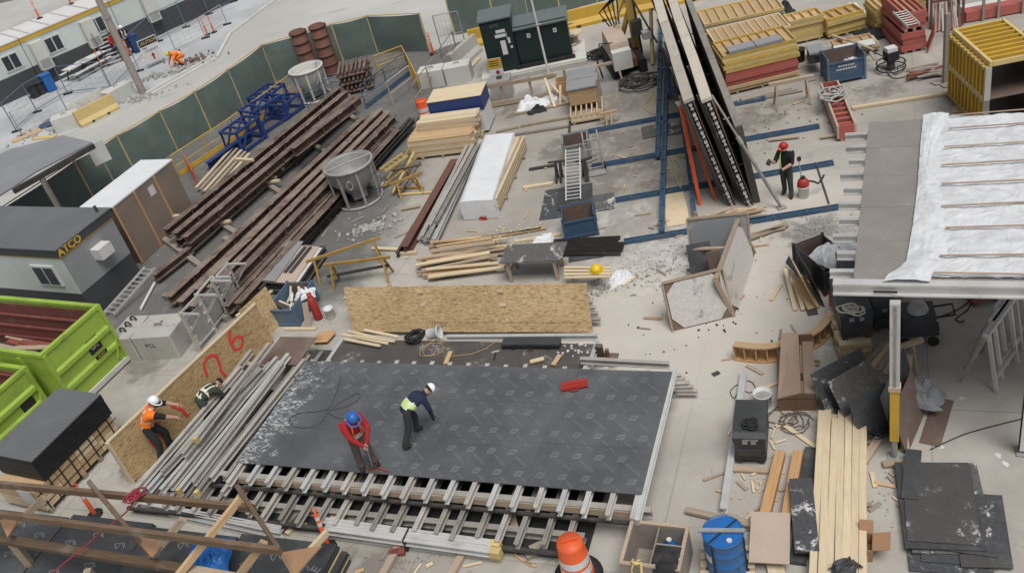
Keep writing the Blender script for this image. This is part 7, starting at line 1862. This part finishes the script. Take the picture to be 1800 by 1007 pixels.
# ---- aluminium bundles on the floor
for i, (p, q, z) in enumerate((((215, 880), (486, 928), .08), ((225, 888), (492, 938), .08), ((240, 884), (495, 930), .22), ((300, 905), (500, 948), .08), ((330, 903), (494, 938), .2))):
    a_, b_ = G(*p, z), G(*q, z); d_ = b_ - a_
    tt = thing('aluminium_joist', 'bright aluminium joist on the floor behind the timber truss, %s from the back' % ORD[i], 'joist', a_, math.atan2(d_.y, d_.x), 'joists behind the timber truss'); joist(tt, (0, 0, 0), (d_.length, 0, 0), 'alum_bright', name='extrusion', h=.14)
for i, (p, q, z) in enumerate((((572, 918), (880, 960), .28), ((572, 930), (880, 972), .28), ((576, 936), (882, 976), .1), ((578, 924), (880, 966), .1))):
    a_, b_ = G(*p, z), G(*q, z); d_ = b_ - a_
    tt = thing('aluminium_joist', 'thick bright aluminium joist bundled near the bottom edge, %s' % ('upper back one', 'upper front one', 'lower front one', 'lower back one')[i], 'joist', a_, math.atan2(d_.y, d_.x), 'bundled joists near the bottom edge'); joist(tt, (0, 0, 0), (d_.length, 0, 0), 'alum_bright', name='extrusion', h=.17, w=.17, tip=None)
    part(tt, 'painted_end', MB().bar((d_.length - .22, 0, 0), (d_.length + .003, 0, 0), .176, .176), 'yellow_pale')
a_ = G(716, 945, .2); tt = solo('strap', 'black strap round the bright joist bundle near the bottom edge', 'strap', MB().box((0, 0, 0), (.035, .4, .36)), 'ink', G(718, 946, .2), RT)
for i, (p, q, lb) in enumerate((((702, 958), (672, 1010), 'timber bearer under the bright joist bundle, left one of two'), ((815, 970), (792, 1012), 'timber bearer under the bright joist bundle, right one of two'), ((684, 972), (712, 968), 'brown block at the left bearer of the bright joists'), ((590, 905), (560, 960), 'pale timber bearer at the left end of the bright joists'), ((524, 898), (486, 940), 'grey timber bearer left of the fallen delineator'), ((925, 978), (948, 966), 'weathered block on the floor left of the foreground drum'), ((932, 966), (954, 956), 'second weathered block on the floor left of the foreground drum'), ((895, 890), (906, 930), 'brown timber upright between the joists of the lower table'))):
    o = plank_pq('plank', ['lumber_old', 'lumber_old', 'lumber_red', 'lumber', 'lumber_grey', 'lumber_grey', 'lumber_grey', 'lumber_old'][i], G(*p, .06), G(*q, .06), .16, .1); tag(o, lb, 'plank')
for px, py, lb in ((534, 924, 'small pale block on the floor left of the leaning delineator'), (508, 934, 'small pale block farther left of the leaning delineator')):
    o = plank('plank', 'lumber', .16, .12, .08, None, G(px, py, .05), (0, 0, jit(1))); tag(o, lb, 'block')
d1 = delineator(578, 962, 'red and white delineator post standing behind the truss end, beside the bright joists', 1.05, zz=.0); d1.rotation_euler = (R(-6), R(2), 0)
d2 = delineator(168, 905, 'red and white delineator post between truss boards near the beige crates', 1.0)
# ---- compartment box
b, r2, L2 = toploc((1090, 990), (1194, 1003), .75)
t = thing('timber_box', 'open two-compartment timber box at the bottom edge', 'box', b, r2)
D, hh = 1.0, .75
for q in ((0, 0, 0, L2, .05, hh), (0, D - .05, 0, L2, D, hh), (0, .051, 0, .05, D - .051, hh), (L2 - .05, .051, 0, L2, D - .051, hh)): part(t, 'side', B(*q), 'lumber_grey')
part(t, 'divider', B(L2 * .48, .051, .02, L2 * .48 + .03, D - .051, hh - .02), 'lumber_grey'); part(t, 'divider', B(L2 * .5, D * .55, .02, L2 - .051, D * .55 + .03, hh - .02), 'lumber_grey'); part(t, 'floor', B(.051, .051, .01, L2 - .051, D - .051, .03), 'lumber_grey')
for q in ((-.02, -.02, L2 + .02, .05), (-.02, D - .05, L2 + .02, D + .02), (-.02, .051, .05, D - .051), (L2 - .05, .051, L2 + .02, D - .051)): part(t, 'rim', B(q[0], q[1], hh, q[2], q[3], hh + .04), 'lumber_old')
Mb = Matrix.Translation(b) @ Matrix.Rotation(r2, 4, 'Z')
t2 = thing('bottle_jug', 'blue water jug inside the timber box', 'jug', Mb @ V((L2 * .68, D * .78, .03)))
part(t2, 'body', MB().lathe([(.001, 0), (.14, 0), (.15, .05), (.15, .4), (.08, .48), (.04, .52), (.04, .56), (.001, .56)], 18), 'blue_bright'); part(t2, 'cap', MB().tube((0, 0, .56), (0, 0, .6), .05, 12), 'white')
def jacket(u, v):
    return V((L2 * .55 + u * L2 * .42, -.06 + v * D * .55 - .05 * math.sin(3 * u), hh + .05 + .07 * mnoise.noise(V((u * 3, v * 3, 2))) - max(0, (.12 - v)) * 2.5 + .05 * math.sin(math.pi * u)))
solo('jacket', 'black jacket draped over the timber box front', 'jacket', MB().grid(jacket, 18, 16), 'rubber', b, r2)
solo('strap', 'yellow strap hanging over the timber box rim', 'strap', MB().path([(L2 * .2, .12, hh + .0), (L2 * .22, 0, hh + .1), (L2 * .3, -.05, hh + .12), (L2 * .36, 0.0, hh + .1), (L2 * .36, -.06, hh - .2), (L2 * .38, -.06, hh - .5)], .03, 6), 'yellow_pale', b, r2)
solo('strap', 'second yellow strap loop on the timber box rim', 'strap', MB().path([(L2 * .2, -.04, hh - .4), (L2 * .2, -.06, hh - .05), (L2 * .26, -.02, hh + .1), (L2 * .33, .1, hh + .05)], .025, 6), 'yellow_pale', b, r2)
# ---- blue drum on a pallet
b = G(1280, 1000)
t = thing('pallet', 'small timber pallet under the blue drum', 'pallet', b, R(-20))
for k in range(5): part(t, 'slat', B(-.5, -.45 + k * .2, .1, .5, -.45 + k * .2 + .12, .13), 'lumber')
for x in (-.5, -.05, .4): part(t, 'block', B(x, -.45, 0, x + .1, .47, .1), 'lumber_old')
t = thing('steel_drum', 'blue steel drum strapped upright on the pallet', 'drum', b + V((0, 0, .131)), R(-20))
r_ = .37
part(t, 'shell', MB().lathe([(.001, 0), (r_, 0), (r_ + .012, .02), (r_, .04), (r_, .3), (r_ + .014, .32), (r_, .34), (r_, .6), (r_ + .014, .62), (r_, .64), (r_, .9), (r_ + .014, .92), (r_ + .014, .95), (r_ - .01, .95), (r_ - .015, .925), (.001, .925)], 32), 'blue_drum')
part(t, 'lid', MB().tube((0, 0, .925), (0, 0, .932), r_ - .02, 28), 'blue_bright')
part(t, 'bung', MB().tube((.12, -.2, .932), (.12, -.2, .96), .05, 12), 'white'); part(t, 'label_sheet', MB().lathe([(r_ + .004, .38), (r_ + .004, .58)], 6, (0, 0, 0), R(200), R(232)), 'white')
part(t, 'tie_bar', B(-.45, -.04, .955, .4, .04, 1.0), 'galv')
for a_ in (R(240), R(340)): part(t, 'strap', MB().bar(((r_ + .02) * math.cos(a_), (r_ + .02) * math.sin(a_), 0), ((r_ + .02) * math.cos(a_), (r_ + .02) * math.sin(a_), .96), .03, .01), 'ink')
part(t, 'strap', MB().bar((-.25, -.28, .962), (.25, .28, .962), .03, .008), 'ink')
for p, q, m_, w_, z, lb in (((1206, 896), (1328, 924), 'lumber_old', .14, .08, 'weathered plank on the floor behind the blue drum'), ((1340, 925), (1372, 797), 'lumber_orange', .2, .12, 'tan timber beam left of two beside the black boards'), ((1380, 925), (1403, 797), 'lumber_orange', .2, .12, 'tan timber beam right of two beside the black boards'), ((1402, 990), (1428, 788), 'ply_dark', .3, .06, 'long dark board left of the pale lumber pack'), ((1366, 1012), (1360, 985), 'lumber', .3, .05, 'pale plank end under the tan sheet at the bottom edge')):
    o = plank_pq('plank', m_, G(*p, z), G(*q, z), w_, .2 if 'beam' in lb else .08); tag(o, lb, 'plank')
b, r2, L2 = fr((1316, 988), (1388, 992), .28); solo('plywood_sheet', 'square tan plywood sheet lying over the timber beams by the blue drum', 'plywood', B(0, 0, 0, L2, 1.2, .02), 'ply_pale', b, r2)
b, r2, L2 = fr((1397, 972), (1441, 972), .28); solo('black_board', 'thick splattered black board lying on the pale lumber pack edge', 'board', B(0, 0, 0, L2, 1.75, .1), 'ply_splat', b, r2)
# pale lumber pack
b, r2, L2 = fr((1424, 1060), (1506, 1062))
dF = G(1446, 742, .3) - G(1434, 1000, .3); an = math.atan2(dF.y, dF.x)
t = thing('timber_pack', 'pack of long pale boards running up from the bottom edge', 'timber pack', G(1424, 1060), an)
Lq = (G(1444, 738, .3) - G(1424, 1060, .3)).length
rr = random.Random(77)
for j in range(7):
    for k in range(3): plank('board', 'lumber', round(Lq + rr.uniform(-.15, .1) * 1.5, 1), .135, .085, t, (Lq / 2 + rr.uniform(-.12, .12), -.05 - j * .139, .12 + k * .09), (0, 0, rr.uniform(-.006, .006)))
for x in (.6, Lq * .5, Lq - .6): part(t, 'bearer', B(x, -1.05, 0, x + .1, .03, .075), 'lumber_grey')
crumple(1486, 1000, .4, .5, .35, .25, 'char', 'dark cloth on the pale board pack at the bottom edge', 'cloth', 'cloth', 51, .3)
# cardboard box
b, r2, L2 = fr((1509, 985), (1534, 988))
t = thing('cardboard_box', 'open cardboard box right of the pale board pack', 'box', b, r2)
for q in ((0, 0, 0, L2, .012, .32), (0, .4, 0, L2, .412, .32), (0, .013, 0, .012, .399, .32), (L2 - .012, .013, 0, L2, .399, .32)): part(t, 'side', B(*q), 'cardboard')
part(t, 'flap', MB().prism([(L2, 0, .32), (L2, .41, .32), (L2 + .3, .41, .4), (L2 + .3, 0, .4)], (0, 0, .01)), 'cardboard'); part(t, 'flap', MB().prism([(0, .412, .32), (L2, .412, .32), (L2, .55, .5), (0, .55, .5)], (0, .01, 0)), 'cardboard'); part(t, 'bottom', B(.013, .013, .0, L2 - .013, .399, .01), 'cardboard')
# scrap black ply stack bottom right
b, r2, L2 = fr((1596, 978), (1712, 984))
t = thing('plywood_stack', 'messy stack of worn black ribbed plywood at bottom right', 'plywood stack', b, r2)
D = 2.25
SC = .7
specs = [(0.0, -.25, 1.95, 2.1, .0, .04, 'ply_splat'), (.3, -.05, 2.1, 1.9, -.04, .07, 'ply_dark'), (.1, .1, 2.0, 2.5, .03, .1, 'ply_splat2'), (.5, .2, 1.6, 1.6, -.12, .13, 'ply_splat'), (-.05, .15, 1.9, 2.4, .02, .16, 'ply_dark'), (0, .3, 1.75, 2.2, -.03, .19, 'deck_scrap')]
for x0, y0, lx, ly, an, z0, m_ in specs:
    o = part(t, 'sheet', B(0, 0, 0, lx * SC, ly * .88, .022), m_, (x0 * SC, y0 - .1, z0), an)
part(t, 'strip', B(0, 0, 0, .62, .4, .022), 'deck_scrap', (.85, -.25, .1), R(2)); part(t, 'strip', B(0, 0, 0, .3, 1.3, .02), 'ply_dark', (-.03, 1.2, .214), R(-8))
part(t, 'under_block', B(.2, .2, 0, 1.7, .3, .039), 'lumber_grey')
for i, (px, py) in enumerate(((1655, 785), (1700, 830), (1755, 800), (1768, 815), (1745, 560), (1690, 700))):
    solo('paint_splash', 'pale dried splash on the floor right of the black ribbed stack', 'splash', MB().prism([(.09 * math.cos(a_) * random.uniform(.4, 1.2), .06 * math.sin(a_) * random.uniform(.4, 1.2), 0) for a_ in [i2 * .7 for i2 in range(9)]], (0, 0, .003)), 'white', G(px, py, .004), jit(3), 'dried splashes on the floor')
# ================================================================ people
def pose(lean=0.0, L=(0, 0), Rr=(0, 0), aL=(.1, .25), aR=(.1, .25), spread=.11, armout=.08, nod=0.0, twist=0.0, turn=0.0):
    """joint positions, x forward, y left, z up; angles in degrees (torso lean, thigh/shank, upper arm/forearm from hanging)"""
    s = lambda a_: math.sin(R(a_)); c = lambda a_: math.cos(R(a_))
    J = {}; pz = V((0, 0, 0)); J['pelvis'] = pz
    td = V((s(lean), 0, c(lean))); J['belly'] = td * .17; J['chest'] = td * .36; J['neck'] = td * .50 + V((s(lean + nod) * .02, 0, 0))
    hd = V((s(lean + nod), 0, c(lean + nod))); J['head0'] = J['neck'] + hd * .08; J['head1'] = J['neck'] + hd * .24
    fw = V((c(lean + nod), 0, -s(lean + nod))); J['nose'] = J['neck'] + hd * .14 + fw * .115
    J['_hd'] = hd; J['_fw'] = fw
    for n, sg, lg, ar in (('L', 1, L, aL), ('R', -1, Rr, aR)):
        J['hip' + n] = V((0, sg * .085, -.06))
        J['knee' + n] = J['hip' + n] + V((s(lg[0]) * .43, sg * (spread - .085) * .6, -c(lg[0]) * .43))
        J['ankle' + n] = J['knee' + n] + V((s(lg[1]) * .41, sg * (spread - .085) * .4, -c(lg[1]) * .41))
        J['toe' + n] = J['ankle' + n] + V((.17, sg * .03, -.05)); J['heel' + n] = J['ankle' + n] + V((-.05, 0, -.05))
        J['sh' + n] = td * .44 + V((0, sg * .175, 0))
        J['el' + n] = J['sh' + n] + V((s(ar[0]) * .29, sg * armout, -c(ar[0]) * .29))
        J['wr' + n] = J['el' + n] + V((s(ar[1]) * .25, sg * (ar[2] if len(ar) > 2 else 0.0), -c(ar[1]) * .25))
        J['ha' + n] = J['wr' + n] + (J['wr' + n] - J['el' + n]).normalized() * .09
    zmin = min(J['toeL'].z, J['toeR'].z); xm = (J['ankleL'].x + J['ankleR'].x) / 2
    for k in J:
        if not k.startswith('_'): J[k] = J[k] - V((xm, 0, zmin - .035))
    return J
RAD = dict(pelvis=.15, belly=.148, chest=.168, neck=.06, head0=.075, head1=.085, nose=.02, sh=.088, el=.064, wr=.042, ha=.043, hip=.112, knee=.085, ankle=.066, toe=.046, heel=.046)
BON = [('pelvis', 'belly', 1), ('belly', 'chest', 1), ('chest', 'neck', 1), ('neck', 'head0', 0), ('head0', 'head1', 0), ('head0', 'nose', 0)]
for n in 'LR': BON += [('chest', 'sh' + n, 1), ('sh' + n, 'el' + n, 1), ('el' + n, 'wr' + n, 4), ('wr' + n, 'ha' + n, 5), ('pelvis', 'hip' + n, 2), ('hip' + n, 'knee' + n, 2), ('knee' + n, 'ankle' + n, 2), ('ankle' + n, 'toe' + n, 3), ('ankle' + n, 'heel' + n, 3)]
def skin_eval(verts, edges, rads, root, sub=1):
    me = bpy.data.meshes.new('body'); me.from_pydata([tuple(v) for v in verts], edges, [])
    o = bpy.data.objects.new('body', me)
    o.modifiers.new('skin', 'SKIN')
    for i, r_ in enumerate(rads):
        sv = me.skin_vertices[0].data[i]; sv.radius = (r_, r_); sv.use_root = (i == root)
    m2 = o.modifiers.new('sub', 'SUBSURF'); m2.levels = sub; m2.render_levels = sub
    return evaluated(o)
def seg_d(p, a_, b_):
    d_ = b_ - a_; k = max(0, min(1, (p - a_).dot(d_) / max(1e-9, d_.length_squared))); return (p - a_ - d_ * k).length
def person(loc, rz, J, shirt, pants, helmet, label, vest=None, sleeves='skin', gloves='rubber', group='site workers', scale=1.0):
    t = thing('person', label, 'person', loc, rz, group); t.scale = (scale,) * 3
    names = sorted({b_ for x in BON for b_ in x[:2]}); idx = {n: i for i, n in enumerate(names)}
    def rad(n): return RAD.get(n, RAD.get(n[:-1], .05))
    body = skin_eval([J[n] for n in names], [(idx[a_], idx[b_]) for a_, b_, _ in BON], [rad(n) for n in names], idx['pelvis'], 2)
    bm = bmesh.new(); bm.from_mesh(body)
    # fingers: short chains rooted in each palm
    for n in 'LR':
        d_ = (J['ha' + n] - J['wr' + n]).normalized(); sd_ = d_.cross(V((0, 0, 1)));  sd_ = sd_.normalized() if sd_.length > .1 else V((0, 1, 0)); dn = d_.cross(sd_)
        for k, ln in enumerate((.065, .075, .07, .055)):
            b0 = J['ha' + n] + sd_ * (.024 - .016 * k); v = [b0, b0 + d_ * ln * .55 + dn * .012, b0 + d_ * ln * .85 + dn * .035]
            f = MB().path(v, .009, 6).mesh('finger'); bm.from_mesh(f); bpy.data.meshes.remove(f)
        b0 = J['wr' + n].lerp(J['ha' + n], .35) + sd_ * .028
        f = MB().path([b0, b0 + sd_ * .03 + d_ * .03, b0 + sd_ * .035 + d_ * .06], .011, 6).mesh('finger'); bm.from_mesh(f); bpy.data.meshes.remove(f)
    bm.to_mesh(body); bm.free()
    mats = ['skin', shirt, pants, 'boot', shirt if sleeves == 'long' else 'skin', gloves]
    body.materials.clear()
    for m_ in mats: body.materials.append(M[m_])
    tors = []
    for p in body.polygons:
        c = p.center; best = min(((seg_d(c, J[a_], J[b_]) - .5 * (rad(a_) + rad(b_)), mi, a_, b_) for a_, b_, mi in BON), key=lambda q: q[0])
        mi = best[1]
        if best[2].startswith('el') and sleeves != 'long' and (c - J[best[2]]).length < .05: mi = 1
        p.material_index = mi; p.use_smooth = True
        if mi == 1 and best[2] in ('pelvis', 'belly', 'chest') : tors.append(p.index)
    part(t, 'body', body, None)
    if vest:
        vm, bare = vest
        vs, fs, mi = [], [], []; vmap = {}
        body.update()
        td = (J['chest'] - J['pelvis']).normalized()
        for pi in tors:
            p = body.polygons[pi]; h = (p.center - J['pelvis']).dot(td)
            if h < -.03 or (bare and h > bare): continue
            fc = []
            for vi in p.vertices:
                if vi not in vmap: vmap[vi] = len(vs); vs.append(body.vertices[vi].co + body.vertices[vi].normal * .014)
                fc.append(vmap[vi])
            fs.append(fc)
            side = p.center - J['pelvis'] - td * h
            mi.append(1 if (.02 < h < .07) or (.19 < h < .24) or abs(abs(side.y) - .085) < .022 and h > .1 else 0)
        me = bpy.data.meshes.new('vest'); me.from_pydata([tuple(v) for v in vs], [], fs); me.materials.append(M[vm]); me.materials.append(M['stripe'])
        for p, k in zip(me.polygons, mi): p.material_index = k; p.use_smooth = True
        part(t, 'vest', me, None)
    hd, fw = J['_hd'], J['_fw']; y_ = V((0, 1, 0))
    hm = Matrix((fw, hd.cross(fw), hd)).transposed().to_4x4()
    if helmet:
        o = part(t, 'hard_hat', helmet_mesh(.122), helmet); o.matrix_local = Matrix.Translation(J['neck'] + hd * .205) @ hm
    for sg in (1, -1):
        part(t, 'eye', MB().lathe([(.001, .011), (.009, .005), (.011, 0), (.009, -.005), (.001, -.011)], 6), 'ink', J['neck'] + hd * .165 + fw * .078 + y_ * sg * .03)
        part(t, 'ear', MB().box((0, 0, 0), (.03, .014, .05)), 'skin', J['neck'] + hd * .15 + y_ * sg * .085)
    part(t, 'hair', MB().lathe([(.093, .0), (.094, .05), (.08, .09)], 14), 'shirt_black').matrix_local = Matrix.Translation(J['neck'] + hd * .14 - fw * .012) @ hm
    return t, J
# red shirt, blue helmet, tool in hands
t, J = person(G(648, 819, ZD + .003), R(-62), pose(20, (6, -4), (-4, -8), (35, 25, -.17), (30, 28, -.15), .13, .03, 30), 'shirt_red', 'pants_brown', 'helmet_blue', 'worker in red shirt and blue helmet bending over a long tool on the black deck', None, 'long', 'skin', scale=1.1)
w1 = t.matrix_basis @ (J['haL'].lerp(J['haR'], .5)); tipp = G(656, 821, ZD + .03)
tl = thing('floor_tool', 'long-handled floor tool held by the red-shirted worker', 'tool', tipp)
part(tl, 'handle', MB().tube((0, 0, .04), (w1 - tipp) * 1.15, .018, 8), 'galv'); part(tl, 'head', MB().box((0, 0, .03), (.2, .12, .06)), 'steel_dark'); part(tl, 'blade', MB().box((.0, -.05, .0), (.24, .03, .02)), 'red')
part(t, 'braces', MB().path([J['pelvis'] + V((.155, .09, .03)), J['belly'] + V((.168, .09, .0)), J['chest'] + V((.178, .08, .02)), J['shL'] + V((.0, -.08, .08)), J['chest'] + V((-.16, .06, .02))], .02, 5), 'vest_orange')
part(t, 'braces', MB().path([J['pelvis'] + V((.155, -.09, .03)), J['belly'] + V((.168, -.09, .0)), J['chest'] + V((.178, -.08, .02)), J['shR'] + V((.0, .08, .08)), J['chest'] + V((-.16, -.06, .02))], .02, 5), 'vest_orange')
part(t, 'tool_belt', MB().lathe([(.172, -.05), (.182, 0), (.172, .06)], 16, J['pelvis']), 'ply_pale')
# navy shirt, lime vest
t, J = person(G(724, 775, ZD + .003), R(22), pose(76, (26, -10), (-16, -34), (18, 8, -.08), (8, 4, -.05), .18, .05, 5), 'shirt_navy', 'pants_dark', 'helmet_white', 'worker in navy shirt and lime vest bent double on the black deck', ('vest_lime', .22), 'long', 'rubber')
# orange vest at the hoarding
t, J = person(G(294, 800, .02), R(8), pose(34, (38, -12), (12, -18), (72, 62, -.05), (62, 55, -.03), .16, .05, 8), 'shirt_black', 'pants_dark', 'helmet_white', 'worker in orange vest and white helmet leaning over the aluminium joists', ('vest_orange', 0), 'skin', 'skin', scale=1.14)
# second worker bent over behind the joists
t, J = person(G(372, 752, .02), R(40), pose(82, (12, -6), (-10, -16), (25, 10), (20, 8), .14, .05, 10), 'shirt_olive', 'pants_green', None, 'worker in dark striped vest bent low between hoarding and joists', ('shirt_olive', 0), 'long', 'rubber')
# red helmet by the wall forms
t, J = person(G(1386, 343), R(-128), pose(4, (6, -2), (-6, -14), (15, 75, -.2), (48, 122, .04), .12, .05, 12), 'shirt_black', 'pants_green', 'helmet_red', 'worker in black shirt and red helmet standing by the blue rails', None, 'skin', 'rubber', scale=1.03)
part(t, 'strap', MB().path([J['pelvis'] + V((.15, -.1, .0)), J['chest'] + V((.175, -.09, .0)), J['shR'] + V((0, .08, .09)), J['chest'] + V((-.16, -.06, 0))], .02, 5), 'vest_lime')
tl = thing('hand_drill', 'dark hand tool held up by the red-helmeted worker', 'tool', t.matrix_basis @ (J['haR'] + V((.03, 0, .02))), R(-128))
part(tl, 'body', MB().box((.06, 0, .02), (.2, .07, .09)), 'steel_dark'); part(tl, 'grip', MB().box((0, 0, -.06), (.05, .045, .12)), 'rubber')
# bucket vacuum at his feet
b = G(1413, 346)
t = thing('bucket_vacuum', 'white bucket with a red vacuum head beside the red-helmeted worker', 'vacuum', b)
part(t, 'bucket', MB().lathe([(.001, 0), (.14, 0), (.165, .38), (.175, .38), (.175, .33), (.001, .33)], 20), 'white'); part(t, 'motor_head', MB().lathe([(.17, .38), (.175, .42), (.15, .55), (.09, .62), (.001, .63)], 20), 'red'); part(t, 'cap', MB().tube((0, 0, .62), (0, 0, .68), .07, 12), 'rubber')
part(t, 'hose', MB().path([(.13, 0, .5), (.3, -.05, .45), (.42, -.08, .36), (.55, 0, .4), (.68, .1, .48)], .03, 8), 'rubber'); part(t, 'wand', MB().path([(-.02, .05, .6), (-.03, .12, 1.0), (-.02, .15, 1.15)], .015, 6), 'galv'); part(t, 'wand_handle', MB().box((-.02, .15, 1.2), (.1, .06, .12)), 'rubber')
# street worker crouching, bystander at the offices
t, J = person(G(322, 114), R(-150), pose(60, (95, -35), (80, -45), (40, 20), (45, 30), .18, .08, 20), 'vest_orange', 'vest_orange', 'helmet_yellow', 'street worker in orange crouching by the kerb behind the caution sign', ('vest_orange', 0), 'long', 'skin', 'street workers', 1.1)
t, J = person(G(233, 94), R(-60), pose(3, (5, 0), (-5, -8), (20, 50), (10, 30)), 'shirt_black', 'pants_dark', 'helmet_white', 'person in dark clothes standing outside the site offices', ('shirt_black', 0), 'long', 'skin', 'street workers')
t, J = person(G(210, 104), R(-40), pose(20, (5, 0), (-5, -8), (30, 50), (30, 60)), 'shirt_red', 'pants_dark', None, 'person in red jacket bending beside the black stairs', None, 'long', 'skin', 'street workers')

bpy.data.scenes.remove(TMP)
